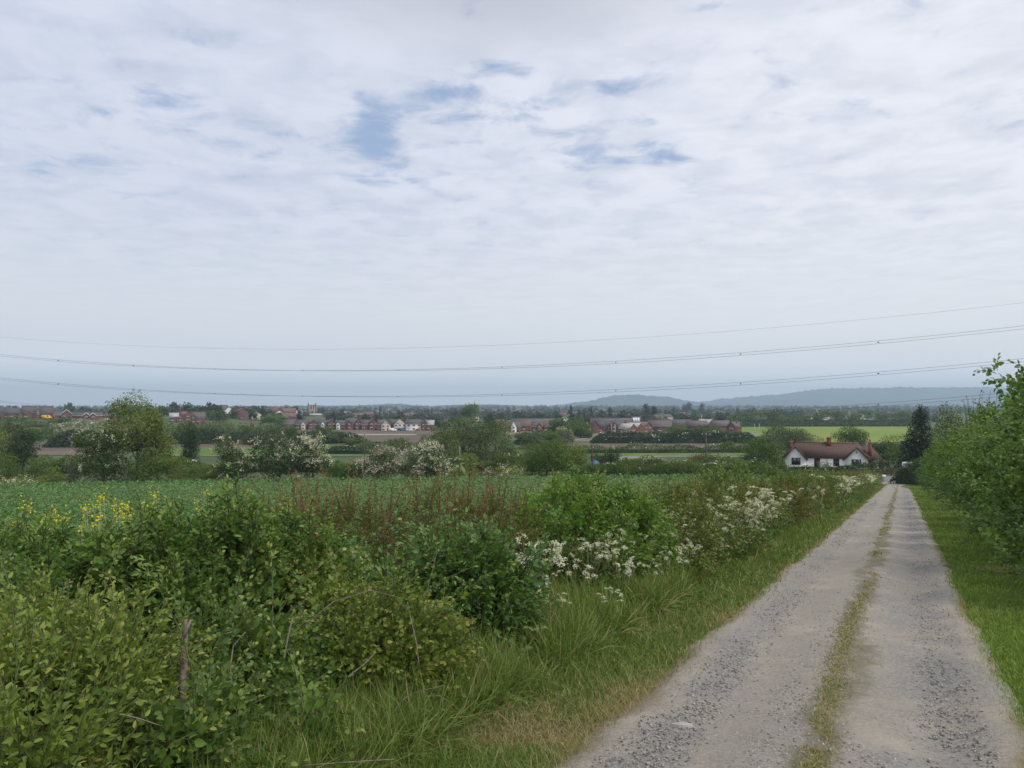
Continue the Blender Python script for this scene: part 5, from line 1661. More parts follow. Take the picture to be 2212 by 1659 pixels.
def far_tree(kind, u, d, label, group, sc=1.0):
    if abs(u - 675) < 24 and d < 1000: d = 1060 + (d % 200)
    cm, tm = protos[kind][int(tr_rng.integers(len(protos[kind])))]
    x = (u - U0) / F * d
    r = empty({'round': 'tree', 'tall': 'tree', 'poplar': 'poplar', 'dark': 'tree'}[kind], (x, d, float(H(x, d))), label, 'tree', group, tr_rng.uniform(0, 6.28), (sc * tr_rng.uniform(0.85, 1.2), sc * tr_rng.uniform(0.85, 1.2), sc * tr_rng.uniform(0.85, 1.15)))
    c = bpy.data.objects.new('crown', cm); COL.objects.link(c); c.parent = r
    t = bpy.data.objects.new('trunk', tm); COL.objects.link(t); t.parent = r
    return r

# trees one can pick out
for u, vt, d, k, lb in ((1233, 877, 900, 'poplar', 'first dark poplar of the row behind the red-roofed houses'), (1250, 881, 900, 'poplar', 'second dark poplar of the row'), (1262, 880, 900, 'poplar', 'third dark poplar, before the widest one of the row'),
                        (1276, 880, 900, 'poplar', 'fourth dark poplar of the row'), (1300, 881, 920, 'poplar', 'dark poplar right of the row behind the houses'), (1318, 881, 920, 'poplar', 'last dark poplar of the row'),
                        (1398, 877, 900, 'tall', 'dark tall tree left of the two behind the close'), (1412, 878, 900, 'tall', 'dark tall tree right of the two behind the close'), (1410, 874, 1500, 'tall', 'distant dark tree under the wooded hill'),
                        (1478, 873.5, 1500, 'tall', 'left tree of the distant dark pair under the hill saddle'), (1487, 871, 1500, 'tall', 'right and taller tree of the distant dark pair'), (1455, 878, 1300, 'tall', 'dark tree left of the distant dark pair'),
                        (1515, 872, 1500, 'tall', 'dark tree crowning the town right of the hill saddle'), (821, 877, 1500, 'poplar', 'slim dark tree over the town right of the church'), (712, 893, 800, 'dark', 'dark tree right of the church tower'),
                        (735, 892, 780, 'round', 'round tree right of the bell tower'), (655, 894, 800, 'dark', 'dark tree left of the church tower'), (815, 896, 760, 'dark', 'dark tree behind the red gable houses'),
                        (790, 894, 800, 'round', 'round grey-green tree behind the narrow red gable'), (905, 890, 1000, 'dark', 'dark tree above the long white-walled house'), (850, 898, 800, 'round', 'round tree above the two white gables'),
                        (1712, 884, 1250, 'tall', 'dark slim tree on the plain left of the cottage chimneys'), (1665, 886, 1000, 'dark', 'dark round tree on the plain left of the slim one'), (1690, 888, 950, 'round', 'green round tree on the plain beside the slim one'),
                        (1590, 892, 700, 'dark', 'dark round tree behind the end red gable house'), (1620, 900, 640, 'round', 'round tree at the edge of the yellow-green field'), (1985, 893, 700, 'dark', 'dark tree beyond the field left of the conifer'),
                        (980, 878, 1500, 'dark', 'dark tree over the town left of the tall round tree'), (1060, 889, 700, 'dark', 'dark green tree right of the tall round tree'), (1078, 890, 800, 'round', 'green tree right of the dark tree over the willow')):
    x = (u - U0) / F * d
    hgt = (V0 - vt) / F * d - float(H(x, d))
    base = {'round': 11, 'tall': 17, 'poplar': 20, 'dark': 12}[k]
    far_tree(k, u, d, lb, 'trees between the estate and the hills', max(0.5, hgt / base))

bands = [
    ('green tree among the nearer roofs left of the church tower', 350, 660, 600, 900, 26, ['round', 'round', 'dark']),
    ('green tree behind the brick terrace', 660, 960, 620, 900, 14, ['round', 'dark']),
    ('green tree behind the close of brick houses', 1080, 1560, 640, 900, 24, ['round', 'round', 'dark']),  # label, columns, distances, count, kinds
    ('treetop among the far roofs on the left of the town', 380, 640, 1000, 2300, 24, ['round', 'dark', 'round', 'tall']),
    ('treetop among the far roofs round the church tower', 640, 960, 1000, 2400, 28, ['round', 'dark', 'dark', 'tall']),
    ('treetop among the far roofs behind the willow', 960, 1300, 900, 2400, 28, ['round', 'dark', 'dark', 'tall']),
    ('treetop in the wooded plain under the single hill', 1300, 1600, 850, 2400, 32, ['round', 'dark', 'round', 'tall']),
    ('treetop in the wooded plain under the long hill range', 1590, 2020, 720, 2400, 40, ['round', 'dark', 'round', 'round', 'tall']),
    ('treetop on the skyline behind the left estate', 0, 380, 800, 1800, 14, ['round', 'dark']),
]
for lb, ua, ub, da, db, n, kinds in bands:
    for i in range(n):
        f = tr_rng.random() ** 1.3
        far_tree(kinds[int(tr_rng.integers(len(kinds)))], ua + (ub - ua) * (i + tr_rng.random()) / n, da + (db - da) * f, lb, lb.replace('treetop', 'treetops').replace('green tree ', 'green trees '), tr_rng.uniform(0.65, 1.05))


def far_wood():
    rng = np.random.default_rng(77)
    n = 4300
    d = np.where(rng.random(n) < 0.68, 1500 + 4200 * rng.random(n) ** 1.2, 900 + 900 * rng.random(n))
    u = np.where(rng.random(n) < 0.55, rng.uniform(1250, 2300, n), rng.uniform(-60, 1300, n))
    x = (u - U0) / F * d
    keep = vnoise(x / 260, d / 420, 4) > 0.33
    keep &= ~((np.abs(u - 675) < 24) & (d < 1000)) & ~((d < 1500) & (u > 1560))
    d, x = d[keep], x[keep]
    n = len(d)
    g = G()
    s = rng.uniform(6, 12, n) * (0.8 + 0.15 * d / 2000)
    tone = rng.random(n)
    per = 46
    dirs = sphere_dirs(rng, n * per)
    dirs[:, 2] = np.abs(dirs[:, 2]) * 1.1 - 0.15
    i = np.repeat(np.arange(n), per)
    P = np.stack([x[i], d[i], H(x[i], d[i])], -1) + dirs * np.stack([s[i] * 0.75, s[i] * 0.75, s[i] * 1.1], -1) * rng.uniform(0.7, 1.05, (n * per, 1))
    g.inst(leaf_simple(0.9), frames(rng.normal(size=P.shape) + dirs * 0.4, dirs + rng.normal(size=P.shape) * 0.4 + np.array([0, 0, 0.4])), s[i] * rng.uniform(0.3, 0.55, n * per), P, np.column_stack([rng.random(n * per), rng.random(n * per), tone[i]]))
    m = leaf_mat('wood_leaf', (0.028, 0.044, 0.024), (0.07, 0.088, 0.045))
    tag(g.build('woodland', m), 'far wooded plain that fades into one mass below the hills', 'woodland', kind='stuff')
far_wood()

# far roofs of the town: simple houses of wall and roof
def town(label, ua, ub, da, db, n, group):
    for i in range(n):
        u = ua + (ub - ua) * (i + tr_rng.random()) / n
        d = da + (db - da) * tr_rng.random()
        if abs(u - 675) < 26 and d < 1000: d += 350
        x = (u - U0) / F * d
        z = float(H(x, d))
        w = tr_rng.uniform(9, 22); he = tr_rng.uniform(4.5, 6.5); hr = tr_rng.uniform(2.5, 4); dep = tr_rng.uniform(8, 11)
        r = empty('house', (x, d, z), label, 'house', group, tr_rng.uniform(-0.9, 0.9))
        ax = 'x' if tr_rng.random() < 0.65 else 'y'
        g = G(); gable_wall(g, w if ax == 'x' else min(w, 10), dep, he, hr, ax)
        g.build('wall', M[['brick_dull', 'brick_dull', 'brick', 'render_cream', 'render_white'][int(tr_rng.integers(5))]], r, tint=False)
        g = G(); gable_roof(g, w if ax == 'x' else min(w, 10), dep, he, hr, ax)
        g.build('roof', M[['roof_brown', 'roof_red', 'roof_slate', 'roof_brown', 'roof_pale'][int(tr_rng.choice(5, p=[0.33, 0.3, 0.22, 0.11, 0.04]))]], r, tint=False)
town('dark-roofed house of the town below the big round trees', 440, 640, 640, 860, 26, 'nearer town houses left of the church tower')
town('far small house of the town left of the church tower', 390, 660, 820, 2100, 52, 'far houses left of the church tower')
town('far small house of the town right of the church tower', 690, 985, 850, 2300, 60, 'far houses right of the church tower')
town('far small house of the town behind the willow', 1000, 1300, 800, 2200, 28, 'far houses behind the willow')
town('far small house in the trees under the single hill', 1300, 1560, 760, 2000, 22, 'far houses under the single hill')
town('far small house on the plain behind the yellow-green field', 1750, 1960, 740, 1300, 10, 'far houses behind the yellow-green field')

# ------------------------------------------------------------------ the near hedge on the left of the lane
M['bramble'] = leaf_mat('bramble_leaf', (0.030, 0.060, 0.014), (0.092, 0.146, 0.030), (0.24, 0.25, 0.06), 0.7, spec=0.35, rough=0.5)
M['elder'] = leaf_mat('elder_leaf', (0.036, 0.074, 0.016), (0.098, 0.160, 0.034), (0.20, 0.24, 0.055), 0.7, spec=0.3)
M['elder_light'] = leaf_mat('light_elder_leaf', (0.056, 0.108, 0.020), (0.135, 0.215, 0.042), (0.22, 0.20, 0.06), 0.7, spec=0.4, tip_lo=0.8)
M['dogwood'] = leaf_mat('dogwood_leaf', (0.032, 0.072, 0.018), (0.090, 0.150, 0.036), (0.14, 0.19, 0.05), 0.5, spec=0.45)
M['spindle'] = leaf_mat('spindle_leaf', (0.050, 0.082, 0.014), (0.130, 0.168, 0.032), (0.24, 0.20, 0.055), 0.6, spec=0.25)
M['rose'] = leaf_mat('rose_leaf', (0.046, 0.070, 0.020), (0.110, 0.138, 0.038), (0.19, 0.115, 0.045), 0.8, spec=0.35)
M['thorn'] = leaf_mat('thorn_leaf', (0.042, 0.078, 0.018), (0.115, 0.165, 0.040), (0.20, 0.18, 0.05), 0.6, spec=0.3, objvar=0.3)
M['thorn_red'] = leaf_mat('reddish_thorn_leaf', (0.052, 0.066, 0.022), (0.140, 0.130, 0.044), (0.22, 0.115, 0.055), 0.8, spec=0.3, objvar=0.3, tip_lo=0.4)
M['thorn_olive'] = leaf_mat('olive_thorn_leaf', (0.056, 0.084, 0.020), (0.145, 0.170, 0.045), (0.22, 0.19, 0.06), 0.6, spec=0.3, objvar=0.3)
M['hazel'] = leaf_mat('hazel_leaf', (0.034, 0.072, 0.016), (0.100, 0.160, 0.034), (0.19, 0.21, 0.05), 0.4, spec=0.3, rough=0.5, trans=0.35)

rs = np.random.default_rng(3)
LF = {
    'ovate': leaf_fine(0.58, 0.28, 0.25), 'lance': leaf_fine(0.36, 0.35, 0.45, 0.8), 'broad': leaf_fine(0.80, 0.22, 0.22, 0.85), 'ovate2': leaf_fine(0.68, 0.25, 0.25, 0.8), 'lance2': leaf_fine(0.45, 0.32, 0.4, 0.8),
    'small': leaf_simple(0.6, 0.3, 0.2), 'bits': leaf_simple(0.75, 0.25, 0.2),
}
SH = {
    'bramble': [shoot(rs, rs.uniform(0.3, 0.5), 7, LF['ovate2'], 0.056, 62, -0.35, pinnate=1, petiole=0.055, stem_r=0.003) for _ in range(5)],
    'arch': [shoot(rs, rs.uniform(0.7, 1.1), 12, LF['ovate2'], 0.06, 60, -0.42, pinnate=1, petiole=0.05, stem_r=0.005) for _ in range(4)],
    'elder': [shoot(rs, rs.uniform(0.32, 0.5), 4, LF['lance'] if q % 2 else LF['ovate'], 0.085, 66, 0.05, pairs=True, pinnate=2, petiole=0.17, stem_r=0.005, start=0.25) for q in range(5)],
    'eldershoot': [shoot(rs, rs.uniform(0.45, 0.75), 4, LF['lance'], 0.085, 58, -0.03, pairs=True, pinnate=2, petiole=0.16, stem_r=0.009, start=0.45) for q in range(4)],
    'dogwood': [shoot(rs, rs.uniform(0.28, 0.42), 5, LF['ovate'], 0.075, 60, 0.0, pairs=True, stem_r=0.0035) for _ in range(4)],
    'spindle': [shoot(rs, rs.uniform(0.28, 0.44), 13, LF['lance2'], 0.053, 58, -0.06, stem_r=0.003) for _ in range(5)],
    'rose': [shoot(rs, rs.uniform(0.28, 0.42), 7, LF['small'], 0.036, 62, -0.15, pinnate=2, petiole=0.07, stem_r=0.003) for _ in range(4)],
    'rosecane': [shoot(rs, rs.uniform(0.55, 0.8), 13, LF['small'], 0.026, 50, -0.04, pinnate=1, petiole=0.04, stem_r=0.0075, size_tip=0.9) for _ in range(4)],
    'thorn': [shoot(rs, rs.uniform(0.25, 0.4), 11, LF['bits'], 0.062, 62, -0.1, stem_r=0.003) for _ in range(4)],
    'thornfar': [shoot(rs, rs.uniform(0.28, 0.4), 8, LF['bits'], 0.085, 62, -0.1, stem_r=0.004) for _ in range(3)],
    'hazel': [shoot(rs, rs.uniform(0.3, 0.48), 9, LF['broad'], 0.108, 64, -0.2, stem_r=0.004) for _ in range(5)],
    'hazelfar': [shoot(rs, rs.uniform(0.34, 0.5), 8, LF['bits'], 0.14, 64, -0.2, stem_r=0.004) for _ in range(3)],
}


def lump(u, d, vt, wpx, dep=None, h=None):
    """ellipsoid standing on the land with its crest at picture row vt"""
    x = (u - U0) / F * d
    z = float(H(x, d))
    top = (V0 - vt) / F * d
    hh = max(0.25, top - z)
    w = wpx / F * d
    return np.array([x, d, z + hh * 0.48, w / 2, (dep or w) / 2, hh * 0.52])


GN = 'shrubs of the near hedge left of the lane'
def shrub(name, label, lumps, kinds, mat, n, *args, hollow=0.435, **kw):
    return shrub_(name, label, lumps, kinds, mat, n, *args, hollow=hollow, **kw)
def shrub_(name, label, lumps, kinds, mat, n, stem_mat='bark', seed=0, up=0.55, out=0.8, woody=9, inner=0.2, extra=None, cat='shrub', group=GN, scale=(0.8, 1.25), hollow=0.46):
    rng = np.random.default_rng(seed)
    lumps = np.array(lumps)
    c = np.array([lumps[:, 0].mean(), lumps[:, 1].mean(), 0])
    c[2] = float(H(c[0], c[1]))
    loc = lumps.copy(); loc[:, :3] -= c
    root = empty(name, tuple(c), label, cat, group)
    sh = sum((SH[k] for k in kinds), [])
    f, s = scatter_shoots(rng, loc, sh, n, up=up, out=out, inner=inner, scale=scale, hollow=hollow, zmin=-0.9, front=lambda P: P[:, 2] + c[2] > H(P[:, 0] + c[0], P[:, 1] + c[1]) + 0.05)
    if extra:
        k, m, up2 = extra
        top = loc.copy(); top[:, 2] += top[:, 5] * 0.35; top[:, 5] *= 0.65
        scatter_shoots(rng, top, SH[k], m, up=up2, out=0.35, jit=0.22, inner=0.0, scale=(0.4, 1.05), zmin=-0.2, foliage=f, stems=s,
                       front=lambda P: P[:, 2] > np.median(P[:, 2]))
    f.build('foliage', M[mat], root)
    s.build('twigs', M[stem_mat], root)
    w = stems_inside(rng, loc, woody, 0.011)
    w.build('stem', M['bark'], root, tint=False)
    return root

shrub('spindle_shrub', 'yellow-green narrow-leaved shrub with reddish shoots in the lower left corner', [lump(90, 4.3, 1318, 430, 1.0), lump(235, 4.1, 1385, 250, 0.8), lump(10, 3.5, 1430, 340, 0.8), lump(-160, 4.7, 1290, 380), lump(150, 3.7, 1480, 330, 0.7), lump(60, 3.1, 1590, 300, 0.5)],
      ['spindle'], 'spindle', 1500, 'green_stem', 1, up=0.75)
shrub('bramble', 'tangled bramble round the weathered stake', [lump(430, 5.3, 1385, 300, 0.9), lump(560, 5.1, 1400, 260, 0.8), lump(330, 5.0, 1420, 240, 0.7), lump(500, 4.75, 1500, 280, 0.5)],
      ['bramble', 'bramble', 'dogwood'], 'bramble', 780, 'green_stem', 2, extra=('arch', 34, 0.9))
shrub('bramble', 'low dark bramble at the very bottom, right of the corner shrub', [lump(400, 4.0, 1575, 320, 0.6), lump(560, 4.2, 1560, 260, 0.7), lump(300, 3.6, 1610, 260, 0.5)], ['bramble', 'dogwood'], 'bramble', 420, 'green_stem', 3, extra=('arch', 18, 0.9))
shrub('bramble', 'yellowish bramble mound between the stake and the tall grass', [lump(690, 5.9, 1300, 260, 0.9), lump(820, 5.7, 1340, 260, 0.9), lump(700, 5.3, 1410, 300, 0.8), lump(880, 5.6, 1420, 190, 0.7), lump(600, 6.0, 1290, 220)],
      ['bramble', 'rose', 'bramble'], 'spindle', 850, 'green_stem', 4, extra=('arch', 30, 0.9))
shrub('elder_shrub', 'elder with dark shoots at the left edge below the yellow flowers', [lump(60, 6.2, 1185, 340, 1.2), lump(-120, 6.4, 1180, 340, 1.2), lump(190, 6.0, 1200, 240, 1.0), lump(80, 5.4, 1270, 320, 0.9)],
      ['elder'], 'elder', 300, 'dark_stem', 5, up=0.95, scale=(0.7, 1.0), extra=('eldershoot', 16, 1.4))
shrub('elder_shrub', 'broad elder with tall dark shoots behind the weathered stake', [lump(360, 6.3, 1165, 340, 1.2), lump(520, 6.4, 1155, 280, 1.1), lump(400, 5.8, 1250, 360, 0.9), lump(270, 6.3, 1170, 240)],
      ['elder'], 'elder', 400, 'dark_stem', 6, up=0.95, scale=(0.7, 1.0), extra=('eldershoot', 22, 1.4))
shrub('elder_shrub', 'elder below the red rose canes, left of the dark clump', [lump(640, 6.9, 1185, 240, 1.0), lump(570, 6.6, 1200, 200, 0.9), lump(700, 6.6, 1240, 220, 0.9)],
      ['elder', 'dogwood'], 'elder', 260, 'dark_stem', 7, up=0.9, scale=(0.7, 1.0), extra=('eldershoot', 10, 1.4))
shrub('dogwood_shrub', 'dark green broad-leaved clump at the edge of the tall grass', [lump(985, 7.5, 1195, 220, 1.0), lump(1050, 7.4, 1230, 150, 0.9), lump(930, 7.2, 1240, 190, 0.9), lump(1000, 7.0, 1300, 220, 0.8)],
      ['dogwood', 'dogwood', 'elder'], 'dogwood', 470, 'dark_stem', 8, up=0.6)
shrub('bramble', 'shaded bramble in the hollow under the red rose canes', [lump(800, 7.4, 1235, 260, 1.0), lump(720, 7.2, 1250, 200), lump(860, 6.9, 1270, 200)], ['bramble', 'dogwood'], 'dogwood', 330, 'dark_stem', 9)
rose_a = shrub('rose_bush', 'wild rose thicket with long red canes, left half', [lump(620, 9.4, 1105, 260, 1.3), lump(760, 9.3, 1095, 260, 1.3), lump(700, 8.6, 1140, 280, 1.0), lump(560, 9.0, 1120, 160)],
      ['rose'], 'rose', 620, 'red_stem', 10, extra=('rosecane', 80, 1.3))
rose_b = shrub('rose_bush', 'wild rose thicket with long red canes, right half beside the bright elder', [lump(940, 9.6, 1080, 260, 1.3), lump(1040, 9.8, 1085, 200, 1.2), lump(880, 9.0, 1130, 220, 1.0), lump(1010, 9.0, 1140, 200)],
      ['rose'], 'rose', 600, 'red_stem', 11, extra=('rosecane', 80, 1.3))
shrub('elder_shrub', 'bright green rounded elder right of the rose thicket', [lump(1240, 11.3, 1058, 270, 1.6), lump(1175, 11.0, 1095, 170, 1.2), lump(1325, 11.2, 1085, 190, 1.2), lump(1250, 10.5, 1140, 280, 1.0), lump(1370, 11.4, 1110, 130)],
      ['elder'], 'elder_light', 620, 'dark_stem', 12, hollow=0.38, up=0.7, scale=(0.75, 1.05), extra=('eldershoot', 20, 1.2))
shrub('thorn_shrub', 'greyish thorn shrub between the bright elder and the cow parsley', [lump(1430, 12.6, 1062, 230, 1.4), lump(1380, 12.0, 1120, 170, 1.1), lump(1460, 12.0, 1120, 190, 1.0)], ['thorn'], 'thorn_olive', 480, 'bark', 13)
shrub('thorn_shrub', 'low thorn shrub behind the thickest cow parsley', [lump(1130, 10.2, 1170, 200, 0.9), lump(1300, 10.5, 1190, 200, 0.9), lump(1210, 10.0, 1200, 190, 0.8)], ['thorn', 'rose'], 'thorn', 430, 'bark', 14)


def rose_flower(label, u, v, d):
    x, y, z = at(u, v, d)
    r = empty('rose_flower', (x, y, z), label, 'flower', 'wild rose flowers')
    g = G()
    a = np.linspace(0, 2 * np.pi, 5, endpoint=False)
    dirs = np.stack([np.cos(a), np.full(5, -0.15), np.sin(a)], -1)
    g.inst(leaf_fine(0.95, 0.1, -0.15, 1.0), frames(dirs, np.tile([0, -1.0, 0.2], (5, 1))), np.full(5, 0.036), np.zeros((5, 3)), np.full((5, 3), 0.6))
    g.build('petals', M['rose_pink'], r)
    c = G(); c.tube([(0, 0, 0), (0, -0.008, 0.002)], 0.008, 8); c.build('centre', M['flower_yellow'], r)
rose_flower('pale pink rose bloom in the hollow of the left rose thicket', 763, 1194, 8.35)
rose_flower('pale pink rose bloom under the right rose thicket', 998, 1177, 8.6)


# hedge farther along the lane: shrubs copied from a few patterns
def hedge_proto(seed, kinds, mat, n, w, h, woody=6, stem='bark'):
    rng = np.random.default_rng(seed)
    lumps = []
    for i in range(8):
        q = rng.uniform(0.22, 0.8)
        lumps.append((rng.uniform(-0.36, 0.36) * w, rng.uniform(-0.34, 0.34) * w, h * q, w * rng.uniform(0.18, 0.27), w * rng.uniform(0.18, 0.27), h * rng.uniform(0.16, 0.28)))
    lumps.append((0, 0, h * 0.4, w * 0.34, w * 0.34, h * 0.4))
    sh = sum((SH[k] for k in kinds), [])
    f, s = scatter_shoots(rng, lumps, sh, n, zmin=0.04, inner=0.1)
    top = np.array(lumps); top[:, 2] += top[:, 5] * 0.4; top[:, 5] *= 0.5
    scatter_shoots(rng, top, sh, n // 14, up=1.6, out=0.3, jit=0.25, inner=0, foliage=f, stems=s, scale=(0.9, 1.6), front=lambda P: P[:, 2] > h * 0.6)
    r = empty('thorn_shrub', (0, 0, 0), 'x', 'shrub')
    f.build('foliage', M[mat], r)
    s.build('twigs', M[stem], r)
    stems_inside(rng, lumps, woody).build('stem', M['bark'], r, tint=False)
    return r

GH2 = 'thorn shrubs of the hedge along the left of the lane'
near_p = [(hedge_proto(21, ['thorn'], 'thorn', 500, 1.9, 1.5), 'green'), (hedge_proto(22, ['thorn'], 'thorn_olive', 500, 1.9, 1.5), 'olive'), (hedge_proto(23, ['thorn', 'rose'], 'thorn_red', 500, 1.9, 1.45, stem='red_stem'), 'reddish'),
          (hedge_proto(24, ['thorn'], 'thorn', 500, 1.8, 1.6), 'green'), (hedge_proto(25, ['thorn', 'rose'], 'thorn_olive', 500, 1.9, 1.4, stem='red_stem'), 'olive')]
far_p = [(hedge_proto(31, ['thornfar'], 'thorn', 340, 2.6, 1.5), 'green'), (hedge_proto(32, ['thornfar'], 'thorn_olive', 340, 2.6, 1.5), 'olive'), (hedge_proto(33, ['thornfar'], 'thorn_red', 340, 2.6, 1.45), 'reddish')]
used = set()
def place(protos_, k, loc, rz, sc, label, group):
    p, tone = protos_[k]
    if id(p) not in used:
        used.add(id(p))
        p.location = loc; p.rotation_euler = (0, 0, rz); p.scale = sc
        p['label'] = label; p['group'] = group
        return p
    return copy_tree(p, loc, rz, sc, label, group)

ys = [13.6, 14.6, 15.5, 16.6, 17.6, 18.7, 19.9, 21.1, 22.4, 23.7, 25.1, 26.5, 28.0, 29.6, 31.3, 33.1, 35.0, 37.2, 39.5, 42.0, 44.6, 47.4, 50.3, 53.4, 56.6, 60, 63.6, 67.4, 71.3, 75.4, 79.6, 84, 88.5, 93, 97.5]
seq = [1, 0, 4, 3, 2, 1, 0, 3, 2, 4, 0, 3, 2, 1, 0, 1]
for i, y in enumerate(ys):
    rng = np.random.default_rng(400 + i)
    x = lane_left(y) - 1.0 - 0.85 + rng.uniform(-0.15, 0.15)
    far = y > 34
    k = (seq[i % len(seq)] % 3) if far else seq[i % len(seq)]
    P = far_p if far else near_p
    s = rng.uniform(0.9, 1.08)
    lb = f'{P[k][1]} thorn shrub of the lane hedge, {ordinal(len(ys) - i)} from the road end'
    place(P, k, (x, y, float(H(x, y)) - 0.05), rng.uniform(0, 6.28), (s, s, s * rng.uniform(0.9, 1.06)), lb, GH2)

# ------------------------------------------------------------------ tall hedge on the right of the lane
def right_proto(seed, kinds, n, w, h, arm=False):
    rng = np.random.default_rng(seed)
    lumps = []
    for i in range(8):
        zz = h * (0.16 + 0.68 * i / 7)
        k = 1.0 - 0.35 * max(0, (i - 4) / 3)
        lumps.append((rng.uniform(-0.28, 0.28) * w * k, rng.uniform(-0.28, 0.28) * w * k, zz, w * rng.uniform(0.28, 0.4) * k, w * rng.uniform(0.28, 0.4) * k, h * rng.uniform(0.14, 0.2)))
    if arm:
        for q in (0.45, 0.62, 0.8): lumps.append((-w * q * 0.75, -0.1, h * (0.86 + 0.06 * q), w * 0.12, w * 0.12, h * 0.045))
    sh = sum((SH[k] for k in kinds), [])
    f, s = scatter_shoots(rng, lumps, sh, n, zmin=0.1, inner=0.1, up=0.4, hollow=0.49, hs=1.7)
    r = empty('hazel_shrub', (0, 0, 0), 'x', 'shrub')
    f.build('foliage', M['hazel'], r)
    s.build('twigs', M['bark'], r)
    stems_inside(rng, lumps[:8], 12, 0.02).build('stem', M['bark_pale'], r, tint=False)
    return r
GRH = 'tall shrubs of the hedge along the right of the lane'
rp = [(right_proto(51, ['hazel'], 900, 3.5, 4.0, arm=True), ''), (right_proto(52, ['hazel'], 760, 3.3, 3.7), ''), (right_proto(53, ['hazel'], 760, 3.3, 3.6), '')]
rf = [(right_proto(61, ['hazelfar'], 420, 3.2, 3.8), ''), (right_proto(62, ['hazelfar'], 420, 3.4, 4.0), '')]
ry = [(9.6, 1, 0.95), (11.6, 2, 1.0), (13.6, 0, 0.97), (15.8, 1, 1.0), (18.2, 2, 0.98), (20.8, 1, 0.98), (23.6, 2, 0.95), (26.6, 0, 0.95), (30, 0, 1.0), (33.8, 1, 1.05), (38, 0, 1.1), (42.5, 1, 1.1), (47, 0, 1.12), (52, 1, 1.1), (57.5, 0, 1.1), (63.5, 1, 1.1), (70, 0, 1.05), (77, 1, 1.0), (84, 0, 0.8), (90, 1, 0.6)]
for i, (y, k, s) in enumerate(ry):
    rng = np.random.default_rng(500 + i)
    x = lane_right(y) + 1.3 + 1.6 * s
    P = rp if y < 28 else rf
    lb = f'tall broad-leaved shrub of the right hedge, {ordinal(i + 1)} from the near end'
    if i == 2: lb = 'tallest near shrub of the right hedge, with a branch reaching out at the top'
    rz = 0.25 if i == 2 else rng.uniform(0, 6.28)
    place(P, k, (x, y, float(H(x, y)) - 0.05), rz, (s, s, s), lb, GRH)

def wild_plum():
    """thin half-bare tree in the right-hand hedge"""
    rng = np.random.default_rng(9)
    x = lane_right(40) + 3.2
    y = 40.0
    z = float(H(x, y))
    r = empty('tree', (x, y, z), 'sparse half-bare young tree rising out of the right-hand hedge', 'tree', 'trees beyond the right-hand hedge')
    g = G(); P = []
    for i in range(26):
        a = rng.uniform(0, 6.28); sp = rng.uniform(0.2, 1.0)
        top = np.array([math.cos(a) * sp, math.sin(a) * sp, rng.uniform(4.2, 6.0)])
        p0 = np.array([0, 0, rng.uniform(0.0, 2.6)])
        t = np.linspace(0, 1, 6)[:, None]
        pts = p0 + (top - p0) * t + np.array([0, 0, -0.25]) * np.sin(t * 3.14)
        g.tube(pts, np.linspace(0.035, 0.008, 6), 4)
        for q in range(14):
            f = rng.uniform(0.35, 1); P.append(p0 + (top - p0) * f + rng.normal(size=3) * 0.12)
    g.tube([(0, 0, -0.3), (0, 0, 1.5), (0, 0, 3.6)], [0.09, 0.07, 0.03], 6)
    g.build('trunk', M['bark'], r, tint=False)
    P = np.array(P); n = len(P)
    f = G(); f.inst(LF['bits'], frames(rng.normal(size=(n, 3)), rng.normal(size=(n, 3)) + np.array([0, 0, 1.0])), rng.uniform(0.07, 0.15, n), P, np.column_stack([rng.random(n)] * 3))
    f.build('crown', M['bush_light'], r)
wild_plum()

# ------------------------------------------------------------------ weathered stake, dead canes
def stake():
    d = 3.85
    x = (395 - U0) / F * d
    z = float(H(x, d))
    top = (V0 - 1338) / F * d - z
    r = empty('stake', (x, d, z), 'weathered broken grey-brown hedge stake with a horn at its top', 'stake')
    g = G()
    g.tube([(0.0, 0, -0.2), (0.005, 0, 0.1), (-0.012, 0.005, top * 0.4), (0.004, 0, top * 0.75), (0.012, 0, top * 0.95), (0.016, 0, top)], [0.022, 0.021, 0.019, 0.018, 0.014, 0.008], 9)
    g.build('shaft', M['dead_wood'], r, smooth=True, tint=False)
    g = G()
    g.tube([(0.005, -0.005, top * 0.90), (0.022, -0.006, top * 0.955), (0.045, -0.01, top * 1.0)], [0.013, 0.010, 0.004], 7)
    g.build('horn', M['bark_pale'], r, smooth=True, tint=False)
    for k, (dx, h) in enumerate(((-0.05, 0.55), (-0.035, 0.38))):
        g = G(); g.tube([(dx - 0.02, -0.05, -0.05), (dx, -0.05, h * 0.5), (dx + 0.03, -0.05, h)], [0.006, 0.005, 0.003], 5)
        g.build('splinter', M['bark_pale'], r, tint=False)
stake()

def cane(label, pts, d, r=0.006, mat='bark_pale'):
    P = np.array([at(u, v, d + k * 0.03) for k, (u, v) in enumerate(pts)])
    t = np.linspace(0, len(P) - 1, 10)
    Q = np.stack([np.interp(t, np.arange(len(P)), P[:, i]) for i in range(3)], -1)
    g = G(); g.tube(Q - P[0], np.linspace(r, r * 0.5, 10), 5)
    tag(g.build('cane', M[mat], loc=tuple(P[0]), tint=False), label, 'dead cane', 'dead canes in the near hedge')
cane('pale arching dead cane right of the stake', [(502, 1500), (497, 1440), (504, 1395), (530, 1365)], 4.35, 0.005)
cane('pale broken upright stick in the bramble', [(612, 1430), (622, 1375), (632, 1335)], 4.75, 0.008)
cane('thick pale stick lying slanted above the tall grass', [(752, 1462), (790, 1432), (812, 1408)], 4.75, 0.007)
cane('thin dead cane low at the left, slanting down', [(250, 1540), (300, 1552), (355, 1570)], 3.5, 0.004)
